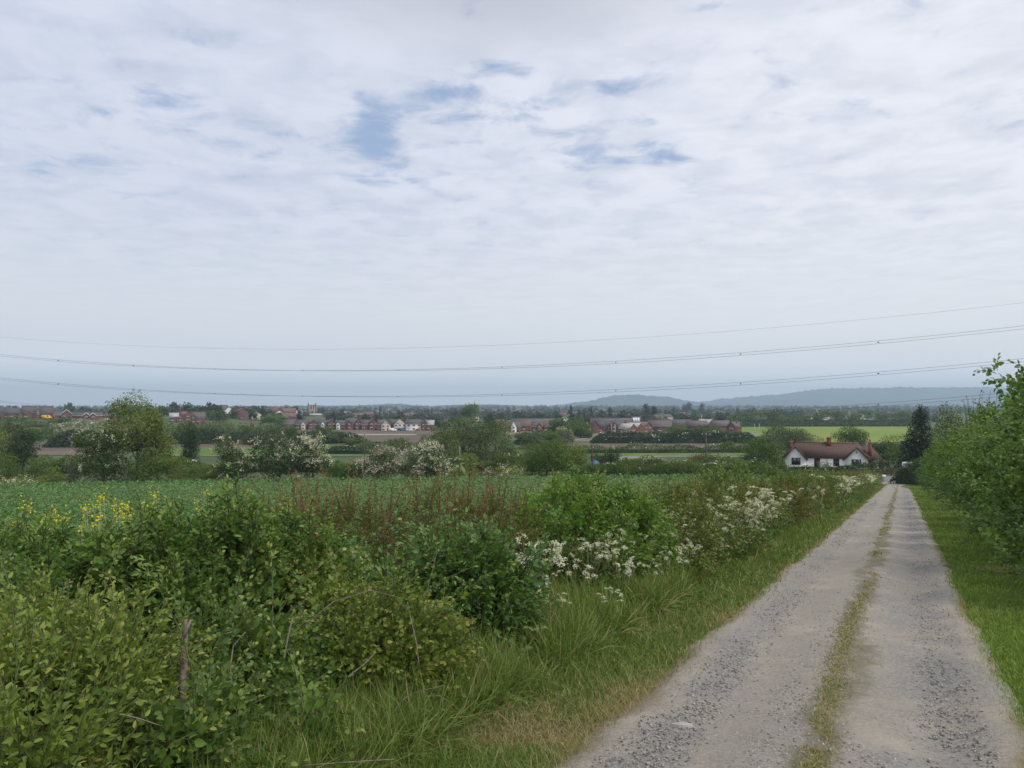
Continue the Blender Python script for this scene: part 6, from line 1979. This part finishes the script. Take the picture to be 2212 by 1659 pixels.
cane('short pale dead twig before the corner shrub', [(330, 1520), (365, 1500), (400, 1470)], 3.75, 0.004)
cane('long bleached stem lying along the bottom edge', [(640, 1655), (730, 1648), (850, 1640)], 3.9, 0.005)
cane('pale dead cane leaning across the stake foot', [(360, 1395), (372, 1450), (385, 1520), (392, 1580)], 4.2, 0.004)
cane('long dead bramble cane arching below the elder', [(640, 1365), (720, 1300), (800, 1275), (860, 1290)], 5.0, 0.004)
cane('bleached cane standing in the yellowish mound', [(905, 1440), (900, 1390), (888, 1340), (880, 1300)], 5.0, 0.004)
cane('dark dead cane poking out of the dark clump', [(880, 1265), (862, 1235), (850, 1200)], 6.4, 0.006, 'dark_stem')
cane('dry thin stem arching over the tall grass', [(800, 1600), (880, 1500), (960, 1480)], 4.6, 0.003)

# ------------------------------------------------------------------ yellow rape and white cow parsley
def rape_proto(seed):
    rng = np.random.default_rng(seed)
    r = empty('rape_plant', (0, 0, 0), 'x', 'plant')
    st, lv = G(), G()
    heads = []
    for i in range(int(rng.integers(3, 6))):
        a = rng.uniform(0, 6.28); sp = rng.uniform(0.05, 0.22)
        top = np.array([math.cos(a) * sp, math.sin(a) * sp, rng.uniform(0.85, 1.1)])
        st.tube([(0, 0, 0), top * np.array([0.3, 0.3, 0.5]), top], [0.007, 0.005, 0.003], 5)
        heads.append(top)
        m = 5
        f = rng.uniform(0.2, 0.8, m)[:, None]
        lv.inst(LF['lance'], frames(rng.normal(size=(m, 3)) * np.array([1, 1, 0.3]), np.tile([0, 0, 1.0], (m, 1))), rng.uniform(0.08, 0.14, m), top * f, rng.random((m, 3)))
    st.build('stem', M['pale_stem'], r, tint=False)
    lv.build('leaves', M['dogwood'], r)
    for h in heads:
        n = 20
        P = rng.normal(size=(n, 3)) * np.array([0.022, 0.022, 0.035])
        g = G(); g.inst(leaf_simple(0.95, 0.1, 0.1), frames(P + rng.normal(size=P.shape) * 0.02, P + np.array([0, 0, 0.05])), rng.uniform(0.014, 0.024, n), P, rng.random((n, 3)))
        o = g.build('flower_head', M['flower_yellow'], r); o.location = tuple(h)
    return r
rpp = [(rape_proto(71), ''), (rape_proto(72), ''), (rape_proto(73), '')]
rape = [(14, 1133, 8.2, 'at the left picture edge'), (35, 1187, 6.9, 'lowest on the left'), (60, 1108, 9.4, 'left of the small row of yellow flowers'), (110, 1108, 9.6, 'starting the small row of yellow flowers'), (150, 1100, 10.0, 'in the small row of yellow flowers'), (196, 1106, 9.5, 'ending the small row of yellow flowers'),
        (250, 1080, 11.5, 'left in the upper yellow patch'), (300, 1075, 11.6, 'in the middle of the upper yellow patch'), (345, 1078, 11.2, 'right in the upper yellow patch'), (275, 1090, 10.6, 'low in the upper yellow patch'), (245, 1086, 10.8, 'beside the brightest yellow cluster'),
        (226, 1082, 10.2, 'forming the brightest yellow cluster'), (262, 1098, 10.0, 'just below the brightest yellow cluster'), (195, 1160, 7.4, 'alone among the elder tops'), (446, 1072, 12.5, 'alone in the crop right of the yellow patch'), (525, 1075, 12.5, 'farthest right, by the rose canes')]
GRP = 'yellow rape plants at the field margin'
for i, (u, vt, d, w) in enumerate(rape):
    if i in (4, 7, 10): continue
    rng = np.random.default_rng(700 + i)
    x, y, z = on_ground(u, d)
    h = (V0 - vt) / F * d - z
    s = h / 1.05
    place(rpp, i % 3, (x, y, z), rng.uniform(0, 6.28), (s, s, s), f'yellow-flowering rape plant {w}', GRP)

def parsley_proto(seed):
    rng = np.random.default_rng(seed)
    r = empty('cow_parsley', (0, 0, 0), 'x', 'plant')
    st, lv = G(), G()
    heads = []
    st.tube([(0, 0, 0), (0.01, 0, 0.3), (0, 0.01, 0.62)], [0.007, 0.006, 0.005], 6)
    for i in range(int(rng.integers(8, 12))):
        a = rng.uniform(0, 6.28); sp = rng.uniform(0.08, 0.36)
        b = np.array([0, 0, rng.uniform(0.35, 0.62)])
        top = np.array([math.cos(a) * sp, math.sin(a) * sp, rng.uniform(0.72, 1.08)])
        st.tube([b, (b + top) / 2 + np.array([math.cos(a), math.sin(a), 0]) * 0.03, top], [0.004, 0.003, 0.002], 4)
        heads.append(top)
    for i in range(12):
        m = 8
        a = rng.uniform(0, 6.28)
        p = np.array([0, 0, rng.uniform(0.1, 0.55)])
        dv = np.array([math.cos(a), math.sin(a), 0.35])
        f = np.linspace(0.25, 1, m)[:, None]
        lv.inst(LF['small'], frames(dv + rng.normal(size=(m, 3)) * 0.6, np.tile([0, 0, 1.0], (m, 1))), rng.uniform(0.04, 0.08, m), p + dv * f * 0.22, np.column_stack([np.zeros(m), rng.random(m), rng.random(m)]))
    st.build('stem', M['pale_stem'], r, tint=False)
    lv.build('leaves', M['dogwood'], r)
    for h in heads:
        g = G()
        nr = int(rng.integers(7, 11))
        R_ = rng.uniform(0.036, 0.060)
        for q in range(nr):
            aa = 6.28 * q / nr + rng.uniform(-0.2, 0.2)
            rr = R_ * (0.35 if q % 3 == 0 else 1.0)
            c = np.array([math.cos(aa) * rr, math.sin(aa) * rr, 0.022 - 0.020 * (rr / R_) + rng.normal() * 0.004])
            n = 11
            P = c + rng.normal(size=(n, 3)) * np.array([0.0095, 0.0095, 0.006])
            g.inst(leaf_simple(0.95, 0.0, 0.0), frames(rng.normal(size=(n, 3)) * np.array([1, 1, 0.2]), np.tile([0, 0, 0.6], (n, 1)) + rng.normal(size=(n, 3)) * 0.7), rng.uniform(0.010, 0.016, n), P, rng.random((n, 3)))
        o = g.build('flower_head', M['flower_white'], r); o.location = tuple(h); o.rotation_euler = (rng.normal() * 0.42, rng.normal() * 0.42, 0)
    return r
def front_d(u, d):
    for _ in range(12):
        lim = (1.95 + gap0(d) + 0.0) / max(0.02, 0.507 - (u - U0) / F)
        if d > lim - 0.15: d = 0.5 * d + 0.5 * (lim - 0.15)
    return d
def gap0(y): return 2.2 - 1.15 * float(smooth(11.0, 15.5, y))
pp = [(parsley_proto(80 + i), '') for i in range(5)]
GP = 'cow parsley along the hedge foot'
pars = [(1165, 1195, 9.6), (1205, 1190, 9.8), (1240, 1192, 9.5), (1270, 1200, 9.4), (1225, 1215, 9.2), (1185, 1222, 9.0), (1150, 1235, 8.8), (1120, 1258, 8.5), (1160, 1268, 8.3), (1190, 1290, 7.9), (1095, 1268, 8.2), (1215, 1318, 7.6), (1310, 1300, 8.3),
        (1300, 1165, 10.4), (1330, 1168, 10.5), (1350, 1150, 11.0), (1385, 1125, 11.8), (1410, 1120, 12.0), (1440, 1125, 12.2), (1455, 1140, 11.8), (1380, 1160, 11.0), (1420, 1165, 11.2), (1330, 1200, 9.9), (1400, 1200, 10.6), (1440, 1205, 10.8), (1360, 1235, 9.6), (1420, 1240, 10.2),
        (1470, 1180, 12.2), (1500, 1120, 14.2), (1530, 1112, 14.8), (1555, 1122, 14.6), (1585, 1078, 16.6), (1600, 1096, 16.4), (1620, 1100, 16.6), (1630, 1115, 16.2), (1590, 1130, 15.2), (1560, 1145, 14.2), (1615, 1140, 15.4), (1520, 1160, 13.4), (1690, 1088, 20.5), (1740, 1072, 25), (1650, 1120, 17.2),
        (1480, 1098, 14.6), (1510, 1135, 13.8), (1545, 1096, 15.4), (1570, 1085, 16.0), (1600, 1118, 15.8), (1640, 1092, 17.4), (1575, 1160, 13.8), (1540, 1175, 13.2), (1490, 1150, 13.2), (1620, 1085, 17.0), (1605, 1150, 14.8), (1660, 1076, 18.6), (1460, 1160, 12.8), (1450, 1185, 12.0)]
P2 = [(1280, 1180, 9.9), (1310, 1178, 10.2), (1345, 1185, 10.4), (1370, 1140, 11.4), (1400, 1150, 11.5), (1425, 1140, 12.0), (1290, 1215, 9.3), (1250, 1230, 9.0), (1205, 1240, 8.8)]
pars = pars[:13] + P2[:0] + pars[13:28] + pars[28:] 
for i, (u, vt, d) in enumerate(pars):
    if i < 13 and i % 4 == 3: continue
    rng = np.random.default_rng(800 + i)
    u = u + rng.uniform(-34, 34); vt = vt + rng.uniform(-34, 14)
    d = front_d(u, d) - rng.uniform(0, 0.3)
    x, y, z = on_ground(u, d)
    h = (V0 - vt) / F * d - z
    s = min(1.6, max(0.5, h / 1.05))
    side = 'dense patch before the bright elder' if i < 13 else ('loose patch right of the bright elder' if i < 28 else 'patch on the reddish hedge')
    nm = i + 1 - i // 4 if i < 13 else (i - 12 if i < 28 else i - 27)
    place(pp, i % 5, (x, y, z), rng.uniform(0, 6.28), (s, s, s), f'white cow parsley, {ordinal(nm)} of the {side}', GP)
for i, (u, vt, dd_) in enumerate(P2[:5]):
    rng = np.random.default_rng(860 + i)
    x, y, z = on_ground(u, dd_)
    s = min(1.45, max(0.5, ((V0 - vt) / F * dd_ - z) / 1.05))
    place(pp, i % 5, (x, y, z), rng.uniform(0, 6.28), (s, s, s), f'white cow parsley under the bright elder, {ordinal(i + 1)} from the right there', GP)
for i in range(30):
    rng = np.random.default_rng(900 + i)
    y = 31 + 54 * (i / 30) ** 1.1
    x = lane_left(y) - 0.55 - rng.uniform(0, 0.75)
    s = rng.uniform(1.1, 1.5)
    place(pp, i % 5, (x, y, float(H(x, y))), rng.uniform(0, 6.28), (s * 1.35, s * 1.35, s), 'white cow parsley of the far drift near the road end', 'far drift of cow parsley')

# ------------------------------------------------------------------ grass, crop, loose stones
def blade(bend, seg=3):
    t = np.linspace(0, 1, seg + 1)
    V = []
    for i, q in enumerate(t[:-1]):
        w = 0.5 * (1 - 0.55 * q)
        V += [(math.sin(bend * q) / bend * 1.0, -w, (1 - math.cos(bend * q)) / bend * -1.0), (math.sin(bend * q) / bend, w, (1 - math.cos(bend * q)) / bend * -1.0)]
    V.append((math.sin(bend) / bend, 0, -(1 - math.cos(bend)) / bend))
    Q = [(2 * i, 2 * i + 1, 2 * i + 3, 2 * i + 2) for i in range(seg - 1)]
    T = [(2 * seg - 2, 2 * seg - 1, 2 * seg)]
    return (np.array(V, float), np.array(T), np.array(Q), np.zeros((len(V), 3)))
BL = [blade(0.35), blade(0.9), blade(1.5), blade(2.2)]

def grass_mat(name, dark, light, straw):
    m, k, out = new_mat(name)
    a = k.n('ShaderNodeAttribute', attribute_name='tint')
    sp = k.n('ShaderNodeSeparateColor'); k.put(sp.inputs[0], a.outputs['Color'])
    col = k.mix(sp.outputs[1], dark, light)
    col = k.mix(k.step(sp.outputs[0], 0.35, 0.75), col, straw)
    b = k.n('ShaderNodeBsdfPrincipled')
    k.put(b.inputs['Base Color'], col)
    b.inputs['Roughness'].default_value = 0.5
    b.inputs['Specular IOR Level'].default_value = 0.3
    tr = k.n('ShaderNodeBsdfTranslucent'); k.put(tr.inputs[0], k.mix(1.0, col, (1.3, 1.35, 0.7), 'MULTIPLY'))
    ms = k.n('ShaderNodeMixShader'); ms.inputs[0].default_value = 0.3
    k.put(ms.inputs[1], b.outputs[0]); k.put(ms.inputs[2], tr.outputs[0])
    k.put(out.inputs[0], ms.outputs[0])
    return m

def inv2(rng, n, a, b):
    return 1 / (1 / a - rng.random(n) * (1 / a - 1 / b))

def grow(name, label, mat, rng, x, y, L, dry, wide=1.0, lean=0.35, zoff=0.0, wmin=0.0042, z=None):
    n = len(x)
    z = (H(x, y) if z is None else z) + zoff
    d = np.stack([rng.normal(size=n) * lean, rng.normal(size=n) * lean, np.ones(n)], -1)
    nrm = np.stack([rng.normal(size=n), rng.normal(size=n), np.full(n, 0.3)], -1)
    R = frames(d, nrm)
    w = np.maximum(wmin, 0.00085 * y) * wide * rng.uniform(0.7, 1.4, n)
    S = np.stack([L, w, L], -1)
    A = np.stack([np.clip(dry, 0, 1), rng.random(n), rng.random(n)], -1)
    g = G()
    which = rng.integers(0, len(BL), n)
    P = np.stack([x, y, z], -1)
    for k in range(len(BL)):
        m = which == k
        g.inst(BL[k], R[m], S[m], P[m], A[m])
    return tag(g.build(name, mat), label, 'grass', kind='stuff')

verge_m = grass_mat('verge_grass_blade', (0.068, 0.125, 0.020), (0.185, 0.255, 0.052), (0.33, 0.265, 0.135))
lush_m = grass_mat('lush_grass_blade', (0.095, 0.165, 0.020), (0.215, 0.305, 0.048), (0.34, 0.30, 0.14))
rg = np.random.default_rng(42)

def gap(y): return 2.2 - 1.15 * smooth(11.0, 15.5, y)
n = 150000
y = inv2(rg, n, 2.6, 100)
q = rg.random(n)
x = lane_left(y) + 0.06 - q * (gap(y) + 0.45) + 0.10 * rg.normal(size=n)
patch = fbm(x * 0.9 + 5, y * 0.9, 2, 3)
tall = smooth(0.22, 0.65, q) * smooth(0.25, 0.55, patch + 0.2)
L = (0.06 + 0.09 * rg.random(n)) + tall * (0.12 + 0.30 * rg.random(n)) * np.where(y < 13, 1.0, 0.6)
dry = 0.95 * fbm(x * 1.1, y * 1.1, 6, 3) + 0.42 * np.exp(-((q - 0.05) / 0.07) ** 2) - 0.36 + 0.2 * rg.normal(size=n) - 0.25 * tall
for (u, v, s) in ((1130, 1545, 0.38), (1400, 1365, 0.35), (1040, 1600, 0.3), (1180, 1600, 0.3)):
    dd = 1.75 / ((v - V0) / F - SL); xx = (u - U0) / F * dd
    dry = dry + 0.55 * np.exp(-(((x - xx) ** 2 + (y - dd) ** 2) / s ** 2))
    L = L * (1 - 0.4 * np.exp(-(((x - xx) ** 2 + (y - dd) ** 2) / s ** 2)))
straw = rg.random(n) < 0.07
dry = dry + 0.7 * straw
L = L * np.where(straw, 1.25, 1.0)
grow('verge_grass', 'rough grass verge between the lane and the left hedge', verge_m, rg, x, y, L, dry, lean=0.45)

n = 60000
y = 3.2 + 8.6 * rg.random(n) ** 1.3
q = rg.random(n)
x = lane_left(y) - 0.95 - q * 1.7
patch = fbm(x * 1.6 + 5, y * 1.6, 12, 3)
k = patch + 0.15 * q > 0.40
x, y, q = x[k], y[k], q[k]; n = len(x)
grow('tall_grass', 'tall uncut grass at the foot of the near hedge', verge_m, rg, x, y, 0.22 + 0.38 * rg.random(n), 0.17 + 0.2 * rg.normal(size=n) + 0.6 * (rg.random(n) < 0.06), 1.4, 0.34)

n = 95000
y = inv2(rg, n, 3.4, 104)
x = lane_right(y) - 0.05 + rg.random(n) * 2.2 + 0.08 * rg.normal(size=n)
e = np.clip((x - lane_right(y)) / 1.9, 0, 1)
L = 0.045 + 0.075 * rg.random(n) + 0.16 * smooth(0.55, 1.0, e) * rg.random(n)
dry = 0.8 * fbm(x * 1.2, y * 0.9, 31, 3) - 0.25 + 0.5 * smooth(0.7, 1.0, e) * (fbm(x, y, 33, 2) > 0.5) + 0.35 * np.exp(-(e / 0.05) ** 2) + 0.12 * rg.normal(size=n)
dry = dry + 0.8 * np.exp(-(((x - 8.6) ** 2 + ((y - 13.4) / 1.6) ** 2) / 0.55 ** 2))
L = np.where(np.abs(y - 13.4) + np.abs(x - 8.6) < 1.2, L * 0.7, L)
grow('lush_grass', 'bright short grass verge right of the lane', lush_m, rg, x, y, L, dry, lean=0.4)

n = 30000
y = inv2(rg, n, 2.2, 96)
t = 0.53 + 0.024 * rg.normal(size=n) + 0.02 * np.sin(y * 0.6)
x = lane_left(y) + (lane_right(y) - lane_left(y)) * t
k = ((fbm(x * 1.9 + 3, y * 0.8, 15, 3) + 0.05 * (y > 14)) > 0.49) & (rg.random(n) < 0.5)
x, y, t = x[k], y[k], t[k]; n = len(x)
L = 0.015 + 0.045 * rg.random(n) ** 2
grow('lane_grass', 'sparse flattened grass along the middle of the lane', verge_m, rg, x, y, L, 0.42 + 0.3 * fbm(x * 1.5, y * 1.5, 17, 2) + 0.15 * rg.normal(size=n) + 0.06, 1.2, 0.9, z=lane_z(x, y, t))

# field crop: dense blue-green leafy plants
crop_m = leaf_mat('crop_leaf', (0.030, 0.074, 0.020), (0.092, 0.168, 0.056), (0.16, 0.24, 0.11), 0.55, spec=0.3, rough=0.5)
def crop():
    rng = np.random.default_rng(6)
    n = 230000
    y = inv2(rng, n, 8.0, 105.5)
    u = rng.uniform(-260, 1960, n)
    x = (u - U0) / F * y
    back = np.where(y < 12, -3.4 + 0.50 * (y - 6), lane_left(y) - 1.1 - 1.7)
    k = x < back
    x, y = x[k], y[k]; n = len(x)
    hum = fbm(x * 1.3, y * 1.3, 44, 3)
    edge = 1 - smooth(101, 105.5, y)
    z = H(x, y) + (0.18 + 0.34 * hum + 0.13 * rng.random(n)) * (0.35 + 0.65 * edge)
    s = np.maximum(0.10, 0.0030 * y) * rng.uniform(0.7, 1.3, n)
    d = rng.normal(size=(n, 3)) * np.array([1, 1, 0.55]) + np.array([0, 0, 0.15])
    nrm = rng.normal(size=(n, 3)) * 0.55 + np.array([0, -0.15, 1.0])
    g = G()
    g.inst(leaf_simple(0.62, 0.35, 0.3), frames(d, nrm), s, np.stack([x, y, z], -1), np.stack([rng.random(n), rng.random(n), np.clip((hum - 0.5) * 1.6 + 0.5, 0, 1)], -1))
    tag(g.build('crop', crop_m), 'dense blue-green bean crop filling the field behind the hedge', 'crop', kind='stuff')
crop()

def loose_stones():
    rng = np.random.default_rng(8)
    ph = (1 + 5 ** 0.5) / 2
    V = np.array([(-1, ph, 0), (1, ph, 0), (-1, -ph, 0), (1, -ph, 0), (0, -1, ph), (0, 1, ph), (0, -1, -ph), (0, 1, -ph), (ph, 0, -1), (ph, 0, 1), (-ph, 0, -1), (-ph, 0, 1)], float) / 1.9
    T = np.array([(0, 11, 5), (0, 5, 1), (0, 1, 7), (0, 7, 10), (0, 10, 11), (1, 5, 9), (5, 11, 4), (11, 10, 2), (10, 7, 6), (7, 1, 8), (3, 9, 4), (3, 4, 2), (3, 2, 6), (3, 6, 8), (3, 8, 9), (4, 9, 5), (2, 4, 11), (6, 2, 10), (8, 6, 7), (9, 8, 1)])
    tp = [((V * np.array([1, 0.75, 0.55]) + rng.normal(size=V.shape) * 0.13), T, np.zeros((0, 4), int), np.zeros((12, 3))) for _ in range(4)]
    n = 46000
    y = inv2(rng, n, 2.4, 45)
    c = rng.choice(5, n, p=[0.22, 0.38, 0.12, 0.14, 0.14])
    t = np.array([0.17, 0.80, 0.42, 0.5, 0.5])[c] + rng.normal(size=n) * np.array([0.06, 0.11, 0.06, 0.3, 0.3])[c]
    x = lane_left(y) + (lane_right(y) - lane_left(y)) * t
    k = (t > 0.0) & (t < 1.0) & ((fbm(x * 1.2, y * 0.7, 61, 3) > 0.42) | (rng.random(n) < 0.18))
    x, y, t = x[k], y[k], t[k]; n = len(x)
    s = np.maximum(0.003 + 0.0095 * rng.random(n) ** 3.2, 0.0005 * y * rng.uniform(0.6, 1.2, n))
    g = G()
    wh = rng.integers(0, 4, n)
    P = np.stack([x, y, lane_z(x, y, t) + s * 0.12], -1)
    a = rng.uniform(0, 6.28, n)
    R = frames(np.stack([np.cos(a), np.sin(a), rng.normal(size=n) * 0.15], -1), np.stack([rng.normal(size=n) * 0.2, rng.normal(size=n) * 0.2, np.ones(n)], -1))
    A = np.stack([rng.random(n), rng.random(n), rng.random(n)], -1)
    for q in range(4):
        m = wh == q
        g.inst(tp[q], R[m], s[m], P[m], A[m])
    sm = leaf_mat('stone_chip', (0.105, 0.103, 0.102), (0.33, 0.318, 0.30), (0.30, 0.17, 0.12), 0.35, trans=0.0, rough=0.85, spec=0.2, tip_lo=0.9)
    tag(g.build('gravel', sm), 'loose grey stone chips lying in the wheel tracks', 'gravel', kind='stuff')
loose_stones()

for u, v, s, lb in ((1905, 1241, 0.09, 'flat white stone lying on the grassy middle of the lane'), (1473, 1569, 0.075, 'long pale stone slab set in the left wheel track')):
    dd = 1.70 / ((v - V0) / F - SL)
    x = (u - U0) / F * dd
    t = (x - lane_left(dd)) / (lane_right(dd) - lane_left(dd))
    rng = np.random.default_rng(u)
    g = G()
    a = np.linspace(0, 6.28, 9)[:-1]
    ring = np.stack([np.cos(a) * s * rng.uniform(0.8, 1.2, 8), np.sin(a) * s * 0.45 * rng.uniform(0.8, 1.2, 8)], -1)
    V = [(*p, -0.01) for p in ring] + [(*(p * 0.8), 0.014) for p in ring]
    g.add(V, None, [(i, (i + 1) % 8, 8 + (i + 1) % 8, 8 + i) for i in range(8)])
    g.add([(*(p * 0.8), 0.014) for p in ring] + [(0, 0, 0.016)], [(i, (i + 1) % 8, 8) for i in range(8)])
    tag(g.build('stone', M['flint'], loc=(x, dd, float(lane_z(np.array(x), np.array(dd), np.array(t)))), tint=False), lb, 'stone')

# ------------------------------------------------------------------ the air
def haze():
    g = G()
    g.box(-9500, 9500, -120, 9500, -40, 255)
    m, k, out = new_mat('haze_air')
    v = k.n('ShaderNodeVolumePrincipled')
    k.put(v.inputs['Color'], (0.65, 0.835, 1.0))
    v.inputs['Density'].default_value = 0.000165
    v.inputs['Anisotropy'].default_value = 0.2
    k.put(out.inputs['Volume'], v.outputs[0])
    o = g.build('haze', m, tint=False)
    tag(o, 'pale summer haze over the whole valley', kind='stuff')
haze()
